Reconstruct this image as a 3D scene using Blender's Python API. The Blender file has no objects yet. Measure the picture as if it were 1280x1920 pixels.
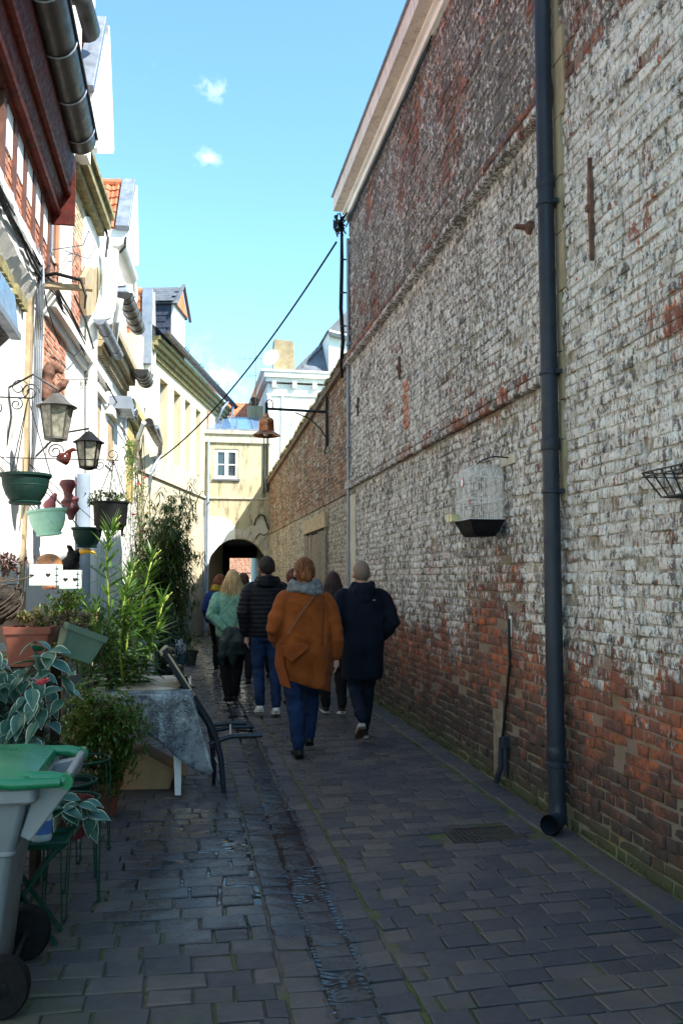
import bpy, math, random
from mathutils import Vector, Matrix, noise
R = random.Random(7)
S = bpy.context.scene
COL = S.collection
# ---------------------------------------------------------------- camera, world, sun, exposure
F = 1600.0
TH = math.atan(125 / F); PS = math.atan(295 / F * math.cos(TH)); EYE = Vector((0, 0, 1.52))
cd = bpy.data.cameras.new('camera'); cam = bpy.data.objects.new('camera', cd); COL.objects.link(cam)
cd.sensor_fit = 'VERTICAL'; cd.sensor_height = 36; cd.sensor_width = 24; cd.lens = 36 * F / 1920
cd.clip_start = .05; cd.clip_end = 4000
FW = Vector((math.sin(PS) * math.cos(TH), math.cos(PS) * math.cos(TH), math.sin(TH)))
RT = Vector((math.cos(PS), -math.sin(PS), 0)); UP = RT.cross(FW)
cam.matrix_world = Matrix(((RT.x, UP.x, -FW.x, 0), (RT.y, UP.y, -FW.y, 0), (RT.z, UP.z, -FW.z, EYE.z), (0, 0, 0, 1)))
S.camera = cam
SUN = Vector((1, -.98, 1.55)).normalized()
W = bpy.data.worlds.new('World'); S.world = W; W.use_nodes = True
nt = W.node_tree; nt.nodes.clear()
o_ = nt.nodes.new('ShaderNodeOutputWorld'); bg = nt.nodes.new('ShaderNodeBackground')
sky = nt.nodes.new('ShaderNodeTexSky'); sky.sky_type = 'NISHITA'; sky.sun_disc = False
sky.sun_elevation = math.asin(SUN.z); sky.sun_rotation = math.atan2(SUN.x, SUN.y)
sky.air_density = 1.0; sky.dust_density = .6; sky.ozone_density = 1.6
bg.inputs[1].default_value = .14
tc = nt.nodes.new('ShaderNodeTexCoord')
def ray(px, py): return FW + RT * (px - 640) / F + UP * (960 - py) / F
cn = nt.nodes.new('ShaderNodeTexNoise'); cn.inputs['Scale'].default_value = 60; cn.inputs['Detail'].default_value = 7; cn.inputs['Roughness'].default_value = .62
nt.links.new(tc.outputs['Generated'], cn.inputs['Vector'])
def mth(t, op, a, b=None, c=None, clamp=False):
    n = t.nodes.new('ShaderNodeMath'); n.operation = op; n.use_clamp = clamp
    for i, v in enumerate((a, b, c)):
        if v is None: continue
        if isinstance(v, (int, float)): n.inputs[i].default_value = v
        else: t.links.new(v, n.inputs[i])
    return n.outputs[0]
acc = None
for (px, py, w, s) in [(400, 168, .030, .95), (392, 298, .026, 1.0), (487, 250, .03, .45), (415, 712, .07, .8), (360, 660, .06, .6), (300, 140, .03, .25)]:
    d = ray(px, py).normalized()
    sub = nt.nodes.new('ShaderNodeVectorMath'); sub.operation = 'SUBTRACT'; sub.inputs[1].default_value = d
    nt.links.new(tc.outputs['Generated'], sub.inputs[0])
    mu = nt.nodes.new('ShaderNodeVectorMath'); mu.operation = 'MULTIPLY'; mu.inputs[1].default_value = (1, 1, 1.7)
    nt.links.new(sub.outputs[0], mu.inputs[0])
    ln = nt.nodes.new('ShaderNodeVectorMath'); ln.operation = 'LENGTH'; nt.links.new(mu.outputs[0], ln.inputs[0])
    v = mth(nt, 'MULTIPLY_ADD', ln.outputs['Value'], -1 / w, 1, clamp=True)
    v = mth(nt, 'MULTIPLY', v, s)
    acc = v if acc is None else mth(nt, 'MAXIMUM', acc, v)
cm = mth(nt, 'MULTIPLY_ADD', cn.outputs['Fac'], 2.4, -1.55)
cm = mth(nt, 'ADD', cm, acc, clamp=True)
cm = mth(nt, 'MULTIPLY', cm, mth(nt, 'MULTIPLY', acc, .55, clamp=True), clamp=True)
mx = nt.nodes.new('ShaderNodeMix'); mx.data_type = 'RGBA'
nt.links.new(cm, mx.inputs[0]); nt.links.new(sky.outputs[0], mx.inputs[6]); mx.inputs[7].default_value = (7, 7, 7.2, 1)
tint = nt.nodes.new('ShaderNodeMix'); tint.data_type = 'RGBA'; tint.blend_type = 'MULTIPLY'; tint.inputs[0].default_value = 1; tint.inputs[7].default_value = (.77, 1.05, 1.0, 1)
nt.links.new(sky.outputs[0], tint.inputs[6]); nt.links.new(tint.outputs[2], mx.inputs[6])
nt.links.new(mx.outputs[2], bg.inputs[0]); nt.links.new(bg.outputs[0], o_.inputs[0])
sd = bpy.data.lights.new('sun', 'SUN'); sd.energy = 4.5; sd.angle = math.radians(.53); sd.color = (1, .95, .86)
so = bpy.data.objects.new('sun', sd); COL.objects.link(so); so.rotation_euler = SUN.to_track_quat('Z', 'Y').to_euler()
so.location = (10, -8, 20)
S.view_settings.view_transform = 'Standard'; S.view_settings.look = 'None'; S.view_settings.gamma = 1
S.view_settings.exposure = 1.58; S.view_settings.use_curve_mapping = False
S.render.engine = 'CYCLES'
S.cycles.max_bounces = 7; S.cycles.diffuse_bounces = 4; S.cycles.glossy_bounces = 3; S.cycles.transmission_bounces = 5
S.cycles.transparent_max_bounces = 8; S.cycles.caustics_reflective = False; S.cycles.caustics_refractive = False

# ---------------------------------------------------------------- where a line of sight meets a plane
def at_x(px, py, x): r = ray(px, py); return EYE + r * (x / r.x)
def at_y(px, py, y): r = ray(px, py); return EYE + r * (y / r.y)
def at_z(px, py, z=0.): r = ray(px, py); return EYE + r * ((z - EYE.z) / r.z)
def proj(p):
    v = Vector(p) - EYE; d = v.dot(FW)
    if d < .05: return None
    return (640 + F * v.dot(RT) / d, 960 - F * v.dot(UP) / d, d)
def on_plane(px, py, a, d, off=0):
    n = Vector((d[1], -d[0], 0)); r = ray(px, py); A = Vector((a[0], a[1], 0)) + n * off
    return EYE + r * ((A - EYE).dot(n) / r.dot(n))
LA = (-1.5, 9.3); LD = Vector((.5, 8.5)).normalized()       # the middle run of houses on the left
CA = (.53, 23.9); CDR = Vector((math.sin(.245), math.cos(.245)))   # the cream house
def at_l(px, py, off=0): return on_plane(px, py, LA, LD, off)
def at_c(px, py, off=0): return on_plane(px, py, CA, CDR, off)

# ---------------------------------------------------------------- mesh builder and linking
class MB:
    def __init__(s): s.v = []; s.f = []; s.a = []; s.mi = []
    def add(s, vs, fs, a=0., m=0):
        b = len(s.v); s.v += [Vector(p) for p in vs]
        if isinstance(a, (int, float)): s.a += [a] * len(vs)
        else: s.a += list(a)
        s.f += [tuple(b + i for i in f) for f in fs]; s.mi += [m] * len(fs); return s
    def box(s, lo, hi, a=0., m=0):
        x0, y0, z0 = lo; x1, y1, z1 = hi
        return s.add([(x0, y0, z0), (x1, y0, z0), (x1, y1, z0), (x0, y1, z0), (x0, y0, z1), (x1, y0, z1), (x1, y1, z1), (x0, y1, z1)],
                     [(0, 3, 2, 1), (4, 5, 6, 7), (0, 1, 5, 4), (1, 2, 6, 5), (2, 3, 7, 6), (3, 0, 4, 7)], a, m)
    def obox(s, c, u, v, w, a=0., m=0):        # half-axis vectors
        c, u, v, w = map(Vector, (c, u, v, w))
        P = [c + u * i + v * j + w * k for k in (-1, 1) for (i, j) in ((-1, -1), (1, -1), (1, 1), (-1, 1))]
        return s.add(P, [(0, 3, 2, 1), (4, 5, 6, 7), (0, 1, 5, 4), (1, 2, 6, 5), (2, 3, 7, 6), (3, 0, 4, 7)], a, m)
    def beam(s, p, q, w, h, a=0., m=0, up=(0, 0, 1)):
        p, q = Vector(p), Vector(q); d = q - p; u = d.cross(Vector(up))
        if u.length < 1e-5: u = Vector((1, 0, 0))
        u.normalize(); t = u.cross(d).normalized()
        return s.obox((p + q) / 2, d / 2, u * w / 2, t * h / 2, a, m)
    def tube(s, pts, r, n=8, a=0., m=0, cap=True):
        pts = [Vector(p) for p in pts]; k = len(pts)
        rs = r if isinstance(r, (list, tuple)) else [r] * k
        vs = []; u = None
        for i, p in enumerate(pts):
            d = (pts[min(i + 1, k - 1)] - pts[max(i - 1, 0)]).normalized()
            if u is None:
                u = d.cross(Vector((0, 0, 1)));
                if u.length < .05: u = d.cross(Vector((0, 1, 0)))
            u = (u - d * u.dot(d));
            if u.length < 1e-4: u = d.cross(Vector((.3, .8, .1)))
            u.normalize(); w = d.cross(u)
            vs += [p + (u * math.cos(t) + w * math.sin(t)) * rs[i] for t in [2 * math.pi * j / n for j in range(n)]]
        fs = [(i * n + j, i * n + (j + 1) % n, (i + 1) * n + (j + 1) % n, (i + 1) * n + j) for i in range(k - 1) for j in range(n)]
        if cap: fs += [tuple(range(n - 1, -1, -1)), tuple((k - 1) * n + j for j in range(n))]
        return s.add(vs, fs, a, m)
    def lathe(s, prof, c=(0, 0, 0), n=20, ax=(0, 0, 1), sx=1, a=0., m=0, capb=True, capt=True):
        c = Vector(c); q = Vector(ax).to_track_quat('Z', 'Y'); vs = []
        for (r, z) in prof:
            vs += [c + q @ Vector((r * math.cos(2 * math.pi * j / n) * sx, r * math.sin(2 * math.pi * j / n), z)) for j in range(n)]
        k = len(prof)
        fs = [(i * n + j, i * n + (j + 1) % n, (i + 1) * n + (j + 1) % n, (i + 1) * n + j) for i in range(k - 1) for j in range(n)]
        if capb: fs.append(tuple(range(n - 1, -1, -1)))
        if capt: fs.append(tuple((k - 1) * n + j for j in range(n)))
        return s.add(vs, fs, a, m)
    def prism(s, poly, ext, a=0., m=0):
        poly = [Vector(p) for p in poly]; ext = Vector(ext); n = len(poly)
        nn = Vector((0, 0, 0))
        for i in range(n): nn += poly[i].cross(poly[(i + 1) % n])
        if nn.dot(ext) > 0: poly.reverse()
        return s.add(poly + [p + ext for p in poly], [tuple(range(n)), tuple(range(2 * n - 1, n - 1, -1))] +
                     [((i + 1) % n, i, i + n, (i + 1) % n + n) for i in range(n)], a, m)
    def loft(s, rings, a=0., m=0, cap=True, closed=True):
        n = len(rings[0]); k = len(rings); vs = [p for r in rings for p in r]; e = n if closed else n - 1
        fs = [(i * n + j, i * n + (j + 1) % n, (i + 1) * n + (j + 1) % n, (i + 1) * n + j) for i in range(k - 1) for j in range(e)]
        if cap and closed: fs += [tuple(range(n - 1, -1, -1)), tuple((k - 1) * n + j for j in range(n))]
        return s.add(vs, fs, a, m)
    def sphere(s, c, r, n=12, k=8, a=0., m=0, sc=(1, 1, 1)):
        prof = [(math.sin(math.pi * i / k) * r + 1e-5, -math.cos(math.pi * i / k) * r) for i in range(k + 1)]
        b = len(s.v); s.lathe(prof, (0, 0, 0), n, a=a, m=m)
        for i in range(b, len(s.v)):
            p = s.v[i]; s.v[i] = Vector((p.x * sc[0], p.y * sc[1], p.z * sc[2])) + Vector(c)
        return s
    def mesh(s, name, mats, origin=(0, 0, 0), smooth=False, bev=0):
        me = bpy.data.meshes.new(name); o = Vector(origin)
        me.from_pydata([p - o for p in s.v], [], s.f)
        if not isinstance(mats, (list, tuple)): mats = [mats]
        for m in mats: me.materials.append(m)
        if len(mats) > 1: me.polygons.foreach_set('material_index', s.mi)
        if any(s.a):
            at = me.attributes.new('rnd', 'FLOAT', 'POINT'); at.data.foreach_set('value', s.a)
        if smooth:
            me.polygons.foreach_set('use_smooth', [True] * len(me.polygons))
            if isinstance(smooth, float): me.set_sharp_from_angle(angle=smooth)
        me.update(); return me
WP = {}
def obj(name, mb, mats, parent=None, smooth=False, label=None, cat=None, group=None, kind=None, bev=0):
    if parent is None:
        xs = [p.x for p in mb.v]; ys = [p.y for p in mb.v]; zs = [p.z for p in mb.v]
        org = Vector(((min(xs) + max(xs)) / 2, (min(ys) + max(ys)) / 2, min(zs)))
        if kind == 'structure': org = Vector((0, 0, 0))
    else: org = WP[parent.name]
    o = bpy.data.objects.new(name, mb.mesh(name, mats, org, smooth)); COL.objects.link(o)
    if parent is not None: o.parent = parent
    else: o.location = org
    WP[o.name] = org
    if bev:
        md = o.modifiers.new('bevel', 'BEVEL'); md.width = bev; md.segments = 2; md.limit_method = 'ANGLE'; md.angle_limit = .6
        md.harden_normals = False
    for k, v in (('label', label), ('category', cat), ('group', group), ('kind', kind)):
        if v: o[k] = v
    return o
def thing(name, label, cat, loc=(0, 0, 0), group=None):
    o = bpy.data.objects.new(name, None); COL.objects.link(o); o.location = loc; o.empty_display_size = .1
    WP[o.name] = Vector(loc); o['label'] = label; o['category'] = cat
    if group: o['group'] = group
    return o
def link_piece(name, me, loc, parent, rot=None, scale=None):
    o = bpy.data.objects.new(name, me); COL.objects.link(o); o.parent = parent
    o.location = Vector(loc) - (WP[parent.name] if parent else Vector((0, 0, 0)))
    if rot is not None: o.rotation_euler = rot
    if scale is not None: o.scale = scale
    WP[o.name] = Vector(loc)
    return o
def arc(c, r, a0, a1, n=10, ax='xz'):
    out = []
    for i in range(n + 1):
        t = math.radians(a0 + (a1 - a0) * i / n); u, v = r * math.cos(t), r * math.sin(t); c_ = Vector(c)
        out.append(c_ + (Vector((u, 0, v)) if ax == 'xz' else Vector((0, u, v)) if ax == 'yz' else Vector((u, v, 0))))
    return out
def scroll(c, r0, r1, a0, turns, n=24, U=(0, 1, 0), V=(0, 0, 1)):
    U, V = Vector(U), Vector(V); c = Vector(c)
    return [c + (U * math.cos(a0 + turns * 6.283 * i / n) + V * math.sin(a0 + turns * 6.283 * i / n)) * (r0 + (r1 - r0) * i / n) for i in range(n + 1)]

# ---------------------------------------------------------------- materials
class NT:
    def __init__(s, name):
        s.mt = bpy.data.materials.new(name); s.mt.use_nodes = True; s.t = s.mt.node_tree; s.n = s.t.nodes
        s.b = s.n['Principled BSDF']; s.geo = None
    def pos(s, kind='world', sc=(1, 1, 1)):
        if kind == 'world': v = s.n.new('ShaderNodeNewGeometry').outputs['Position']
        else: v = s.n.new('ShaderNodeTexCoord').outputs['Object']
        if sc != (1, 1, 1):
            m = s.n.new('ShaderNodeVectorMath'); m.operation = 'MULTIPLY'; m.inputs[1].default_value = sc
            s.t.links.new(v, m.inputs[0]); v = m.outputs[0]
        return v
    def noise(s, v, scale, det=4, rough=.6, dist=0):
        n = s.n.new('ShaderNodeTexNoise'); n.inputs['Scale'].default_value = scale; n.inputs['Detail'].default_value = det
        n.inputs['Roughness'].default_value = rough; n.inputs['Distortion'].default_value = dist; s.t.links.new(v, n.inputs['Vector']); return n.outputs['Fac']
    def vor(s, v, scale, feat='F1'):
        n = s.n.new('ShaderNodeTexVoronoi'); n.inputs['Scale'].default_value = scale; n.feature = feat; s.t.links.new(v, n.inputs['Vector']); return n.outputs['Distance']
    def m(s, op, a, b=None, c=None, clamp=False): return mth(s.t, op, a, b, c, clamp)
    def xyz(s, v):
        n = s.n.new('ShaderNodeSeparateXYZ'); s.t.links.new(v, n.inputs[0]); return n.outputs
    def ramp(s, v, a, b, lo=0, hi=1, smooth=True):
        n = s.n.new('ShaderNodeMapRange'); n.interpolation_type = 'SMOOTHSTEP' if smooth else 'LINEAR'
        s.t.links.new(v, n.inputs[0]); n.inputs[1].default_value = a; n.inputs[2].default_value = b
        n.inputs[3].default_value = lo; n.inputs[4].default_value = hi; return n.outputs[0]
    def mix(s, f, a, b, mode='MIX'):
        n = s.n.new('ShaderNodeMix'); n.data_type = 'RGBA'; n.blend_type = mode
        for i, v in ((0, f), (6, a), (7, b)):
            if isinstance(v, (int, float)): n.inputs[i].default_value = v
            elif isinstance(v, (tuple, list)): n.inputs[i].default_value = (*v[:3], 1)
            else: s.t.links.new(v, n.inputs[i])
        return n.outputs[2]
    def attr(s, name):
        n = s.n.new('ShaderNodeAttribute'); n.attribute_name = name; return n.outputs['Fac']
    def out(s, col=None, rough=None, bump=None, bs=.3, dist=.01, metal=None):
        if col is not None:
            if isinstance(col, tuple): s.b.inputs['Base Color'].default_value = (*col[:3], 1)
            else: s.t.links.new(col, s.b.inputs['Base Color'])
        if rough is not None:
            if isinstance(rough, (int, float)): s.b.inputs['Roughness'].default_value = rough
            else: s.t.links.new(rough, s.b.inputs['Roughness'])
        if metal is not None: s.b.inputs['Metallic'].default_value = metal
        if bump is not None:
            n = s.n.new('ShaderNodeBump'); n.inputs['Strength'].default_value = bs; n.inputs['Distance'].default_value = dist
            s.t.links.new(bump, n.inputs['Height']); s.t.links.new(n.outputs[0], s.b.inputs['Normal'])
        return s.mt
def mat(name, col, rough=.6, metal=0, var=.2, vs=6, bump=.25, bs=60, col2=None, dirt=0, dist=.004, kind='obj', trans=0, sss=0):
    x = NT(name); v = x.pos('world' if kind == 'world' else 'obj')
    n1 = x.noise(v, vs, 5, .6)
    c2 = col2 or tuple(min(1, c * (1 + var)) for c in col); c1 = tuple(c * (1 - var) for c in col)
    c = x.mix(x.ramp(n1, .3, .7), c1, c2)
    if dirt:
        n2 = x.noise(v, vs * 2.3, 6, .7); c = x.mix(x.ramp(n2, .52, .72, 0, dirt), c, (.06, .05, .035))
    r = x.ramp(x.noise(v, vs * 3, 3), .3, .7, max(.02, rough - .12), min(1, rough + .12))
    if max(col) < .09 and metal < .3: x.b.inputs['Specular IOR Level'].default_value = .22
    if trans: x.b.inputs['Transmission Weight'].default_value = trans
    return x.out(c, r, x.noise(v, bs, 4, .6), bump, dist, metal)

def brick_mat(name, kind):
    x = NT(name); P = x.pos(); X, Y, Z = x.xyz(P)
    rnd = x.attr('rnd')
    big = x.noise(P, .9, 6, .65); mid = x.noise(P, 4.5, 8, .72); fine = x.noise(x.pos('world', (1, 1, .55)), 38, 6, .7)
    drip = x.noise(x.pos('world', (1, 1, .25)), 30, 5, .65)
    red = x.mix(x.ramp(rnd, .2, .9), (.18, .06, .04), (.56, .13, .035))
    red = x.mix(x.ramp(x.noise(P, 9, 3), .35, .65), red, (.23, .075, .04))
    red = x.mix(x.ramp(fine, .45, .75, 0, .7), red, (.10, .06, .05))
    if kind == 'low':       # garden wall: warm brown brick, pale lime wash below the string course
        base = x.mix(x.ramp(rnd, .1, .9), (.16, .085, .05), (.42, .18, .085))
        base = x.mix(x.ramp(fine, .45, .75, 0, .7), base, (.33, .27, .19))
        white = (.52, .46, .36)
        h = x.ramp(Z, 2.4, 2.9, .36, -.10)
    else:
        base = red
        wn = x.mix(x.ramp(mid, .3, .75), (.80, .78, .74), (.56, .54, .51)); white = x.mix(x.ramp(drip, .52, .68, 0, .70), wn, (.20, .185, .17))
        h = x.ramp(Z, .3, 1.55, -.29, .14)                 # worn off near the ground
        up = x.ramp(Z, 4.5, 4.8, 0, -.13); h = x.m('ADD', h, up)
        # worn column of brick below the bird cage
        a = x.m('ABSOLUTE', x.m('SUBTRACT', Y, 6.35)); c = x.m('MULTIPLY', x.ramp(a, .3, 1.0, 1, 0), x.ramp(Z, 1.75, 2.15, 1, 0)); h = x.m('MULTIPLY_ADD', c, -.17, h)
        a = x.m('ABSOLUTE', x.m('SUBTRACT', Z, 4.69)); h = x.m('MULTIPLY_ADD', x.ramp(a, .035, .06, 1, 0), -.16, h)
        a = x.m('ABSOLUTE', x.m('SUBTRACT', Z, 2.86)); h = x.m('MULTIPLY_ADD', x.ramp(a, .05, .14, 1, 0), -.10, h)
        h = x.m('MULTIPLY_ADD', x.ramp(Y, 9, 12, 0, 1), .03, h)
    s = x.m('MULTIPLY_ADD', big, .95, x.m('MULTIPLY_ADD', mid, .72, -.25))
    s = x.m('MULTIPLY_ADD', fine, .60, s); s = x.m('MULTIPLY_ADD', drip, .60, s); s = x.m('MULTIPLY_ADD', rnd, .12, s); s = x.m('ADD', s, h)
    wf = x.ramp(s, 1.16, 1.28)
    flake = x.ramp(x.noise(P, 60, 5, .8), .555, .63, 0, .8); wf = x.m('MULTIPLY', wf, x.m('SUBTRACT', 1, flake))
    col = x.mix(wf, base, white)
    cav = x.m('ADD', x.noise(x.pos('world', (1, 1, .62)), 21, 7, .78), x.ramp(Z, 4.5, 4.8, 0, .05)); cav = x.m('MULTIPLY_ADD', mid, .25, cav); cav = x.m('ADD', cav, x.ramp(Y, 4.8, 5.2, -.035, 0))
    strk = x.noise(x.pos('world', (1, 1, .14)), 3.2, 6, .7); cav = x.m('MULTIPLY_ADD', x.m('SUBTRACT', strk, .5), .22, cav)
    col = x.mix(x.ramp(x.m('MULTIPLY_ADD', big, .18, cav), .695, .77, 0, .88), col, (.060, .046, .040)); col = x.mix(x.ramp(x.noise(P, 10, 6, .7), .655, .675, 0, .9), col, (.34, .095, .035))
    gr = x.ramp(x.m('MULTIPLY_ADD', x.noise(P, 3.2, 8, .78), 2.6, x.m('MULTIPLY', Z, -1.15)), .36, .92, 0, .88)
    col = x.mix(gr, col, (.028, .025, .022))
    dk = x.ramp(x.noise(x.pos('world', (1, 1, .6)), 7, 8, .8), .5, .68, 0, .65); col = x.mix(dk, col, (.09, .08, .07))
    ms = x.ramp(x.m('MULTIPLY_ADD', x.noise(P, 5, 5, .7), .5, x.m('MULTIPLY', Z, -1.9)), -.10, .14, 0, .7)
    col = x.mix(ms, col, (.045, .062, .018))
    if kind == 'mortar':
        col = x.mix(.42, col, x.mix(x.ramp(big, .4, .6), (.30, .26, .21), (.40, .35, .27)))
        lich = x.ramp(x.noise(P, 6, 5, .7), .5, .62, 0, .6); col = x.mix(lich, col, (.17, .135, .045))
    b = x.m('MULTIPLY_ADD', fine, .5, x.m('MULTIPLY', x.noise(P, 140, 4, .7), .5)); b = x.m('MULTIPLY_ADD', wf, .35, b); b = x.m('MULTIPLY_ADD', cav, -.8, b)
    return x.out(col, .88, b, .9, .012)
M = {}
M['brick'] = brick_mat('whitewashed_brick', 'tall'); M['mortar'] = brick_mat('lime_mortar', 'mortar'); M['lowbrick'] = brick_mat('brown_brick', 'low')

def sett_mat(joint=False):
    x = NT('joint_earth' if joint else 'dark_sett'); P = x.pos(); X, Y, Z = x.xyz(P); rnd = x.attr('rnd')
    c = x.mix(x.ramp(rnd, .1, .9), (.048, .047, .055), (.092, .082, .078))
    c = x.mix(x.ramp(x.noise(P, 1.3, 5, .6), .4, .65, 0, .6), c, (.035, .042, .06))
    c = x.mix(x.ramp(x.noise(P, 45, 5, .7), .5, .75, 0, .55), c, (.085, .072, .062))
    if joint: c = x.mix(x.ramp(x.m('ADD', x.noise(P, 4, 5, .7), x.ramp(x.m('ABSOLUTE', x.m('SUBTRACT', X, .875)), .02, .05, .03, 0)), .40, .58), (.085, .072, .062), (.055, .075, .014))
    moss = x.ramp(x.m('MULTIPLY_ADD', x.noise(P, 3.0, 6, .75), 1.0, x.m('ADD', x.ramp(Y, 2.8, 5.0, .16, 0), x.ramp(X, .5, -.9, -.06, .1))), .60, .78, 0, .42)
    c = x.mix(moss, c, (.045, .06, .02))
    far = x.ramp(Y, 16, 21, 0, .5); c = x.mix(far, c, (.15, .15, .06))  # sunlit paving by the arch put into the colour as a yellow-green tint
    # damp ground beside the channel and round the table
    dx = x.m('ABSOLUTE', x.m('SUBTRACT', X, .2)); dy = x.m('ABSOLUTE', x.m('SUBTRACT', Y, 4.9))
    wet = x.m('MULTIPLY', x.ramp(dx, .25, .75, 1, 0), x.ramp(dy, .7, 1.6, 1, 0))
    dc = x.m('ABSOLUTE', x.m('SUBTRACT', X, .64)); wet = x.m('MAXIMUM', wet, x.ramp(dc, .07, .17, .9, 0))
    far2 = x.m('MULTIPLY', x.ramp(Y, 8.5, 10.5, 0, .9), x.ramp(dc, .1, .45, 1, 0)); wet = x.m('MAXIMUM', wet, far2)
    wn = x.ramp(x.m('MULTIPLY_ADD', x.noise(P, 4.5, 5, .65), .9, x.m('MULTIPLY', wet, .62)), .70, .92)
    c = x.mix(x.m('MULTIPLY', wn, .45), c, (.018, .018, .022))
    r = x.m('MULTIPLY_ADD', wn, -.40, x.ramp(x.noise(P, 16, 4), .3, .7, .52, .72))
    b = x.m('MULTIPLY_ADD', x.noise(P, 60, 5, .7), .5, x.m('MULTIPLY', x.noise(P, 14, 3), .8))
    x.b.inputs['Specular IOR Level'].default_value = .35
    return x.out(c, r, b, .5 if not joint else .8, .008)
M['sett'] = sett_mat(); M['joint'] = sett_mat(True)

def plaster(name, col, stain=(.16, .13, .08), amt=.5, sc=1.0, dirty_low=0, bump=.35):
    x = NT(name); P = x.pos(); X, Y, Z = x.xyz(P)
    n = x.noise(P, 1.4 * sc, 6, .65); st = x.noise(x.pos('world', (1.4, 1.4, .35)), 3.2 * sc, 6, .7); f = x.noise(P, 26, 5, .7)
    c = x.mix(x.ramp(n, .35, .7), tuple(v * .9 for v in col), tuple(min(1, v * 1.06) for v in col))
    c = x.mix(x.ramp(st, .46, .70, 0, amt), c, stain)
    c = x.mix(x.ramp(f, .6, .75, 0, amt * .5), c, tuple(v * .45 for v in col))
    if dirty_low: c = x.mix(x.ramp(x.m('MULTIPLY_ADD', n, .8, x.m('MULTIPLY', Z, -1 / dirty_low)), -.5, .1, 0, .7), c, (.10, .095, .075))
    return x.out(c, .85, x.m('MULTIPLY_ADD', f, .4, n), bump, .02)
M['cream'] = plaster('cream_render', (.54, .48, .34), (.33, .27, .16), .6, dirty_low=2.2)
M['cream2'] = plaster('stained_cream_render', (.46, .40, .26), (.13, .115, .07), .85, 1.6, dirty_low=0)
M['stone'] = plaster('worn_pale_stone', (.50, .46, .37), (.16, .14, .10), .6, 2.0, dirty_low=1.6)
M['white'] = plaster('white_limewash', (.80, .79, .75), (.50, .46, .38), .30, dirty_low=.8)
M['white2'] = plaster('white_paint', (.80, .80, .78), (.55, .53, .47), .22)
M['oldwhite'] = plaster('flaking_white_paint', (.68, .60, .54), (.22, .16, .11), .55, 2.5)
M['ochre'] = plaster('ochre_render', (.36, .29, .18), (.16, .12, .07), .6, 3)
M['shadeocher'] = plaster('yellow_ochre_render', (.45, .36, .14), (.2, .15, .05), .5, 2)  # yellow of the bay wall; on the cornice it carries shade
M['zinc'] = mat('zinc_sheet', (.24, .27, .32), .5, .6, .10, 3, .08, 30, dirt=.08)
M['darkzinc'] = mat('dark_gutter_metal', (.038, .036, .035), .4, .4, .25, 4, .1, 30, dirt=.3)
M['pipe'] = mat('slate_blue_pipe_plastic', (.022, .028, .040), .42, 0, .15, 3, .12, 25, dirt=.35)
M['whitepvc'] = mat('white_pipe_plastic', (.78, .78, .76), .4, 0, .06, 4, .05, 20)
M['bluepipe'] = mat('grey_blue_pipe', (.25, .31, .40), .45, 0, .12, 4, .05, 20)
M['black'] = mat('black_plastic', (.004, .004, .005), .6, 0, .2, 5, .1, 40)
M['iron'] = mat('wrought_iron', (.02, .02, .022), .5, .4, .3, 20, .3, 90)
M['grate'] = mat('dark_cast_iron', (.045, .04, .04), .6, .3, .3, 15, .4, 60)
M['rust'] = mat('rusty_iron', (.12, .055, .035), .8, .1, .4, 15, .5, 60)
M['soffit'] = mat('oxblood_painted_wood', (.085, .010, .006), .6, 0, .4, 7, .4, 30, dirt=.7)
M['timber'] = mat('dark_brown_timber', (.10, .035, .02), .6, 0, .3, 8, .4, 30)
M['chimney'] = mat('tan_stone_chimney', (.30, .235, .14), .9, 0, .25, 3, .5, 30, kind='world', dirt=.3)
M['tanwood'] = mat('weathered_tan_wood', (.36, .27, .16), .75, 0, .25, 9, .4, 40, dirt=.3)
M['mosswood'] = mat('mossy_old_wood', (.22, .18, .09), .85, 0, .4, 9, .6, 40, col2=(.30, .27, .12), dirt=.6)
M['slate'] = mat('grey_slate', (.115, .125, .145), .5, 0, .25, 3, .2, 30, kind='world')
M['darkslate'] = mat('blue_black_slate', (.045, .052, .075), .42, 0, .25, 3, .2, 30, kind='world')
M['tile'] = mat('red_clay_tile', (.46, .13, .055), .7, 0, .25, 4, .3, 40, kind='world', dirt=.25)
M['orangetile'] = mat('orange_clay_tile', (.52, .17, .07), .7, 0, .22, 4, .3, 40, kind='world', dirt=.15)
M['plumtile'] = mat('plum_tile', (.17, .05, .05), .55, 0, .2, 4, .2, 40, kind='world')
M['redbrick'] = mat('bright_red_brick', (.42, .12, .065), .85, 0, .35, 9, .5, 70, col2=(.50, .24, .15), kind='world', dirt=.2)
M['buffbrick'] = mat('buff_brick', (.46, .36, .22), .85, 0, .25, 9, .5, 70, kind='world', dirt=.3)
M['palemortar'] = mat('pale_mortar', (.42, .38, .30), .9, 0, .2, 9, .5, 70, kind='world', dirt=.2)
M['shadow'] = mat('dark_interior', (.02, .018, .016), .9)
M['concrete'] = mat('grey_concrete', (.34, .30, .24), .9, 0, .2, 5, .5, 50, dirt=.3)
M['copper'] = mat('aged_copper', (.42, .13, .05), .26, .9, .35, 8, .08, 40, col2=(.50, .20, .09))
M['oldwood'] = mat('silvered_plank', (.20, .165, .12), .85, 0, .35, 14, .6, 50, kind='world', dirt=.5)
M['glass'] = NT('window_glass').out((.03, .04, .05), .05); 
M['glass'].node_tree.nodes['Principled BSDF'].inputs['Specular IOR Level'].default_value = .9
x = NT('rain_water'); M['water'] = x.out((.02, .025, .03), .035, x.noise(x.pos(), 60, 3), .12, .003)
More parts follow.
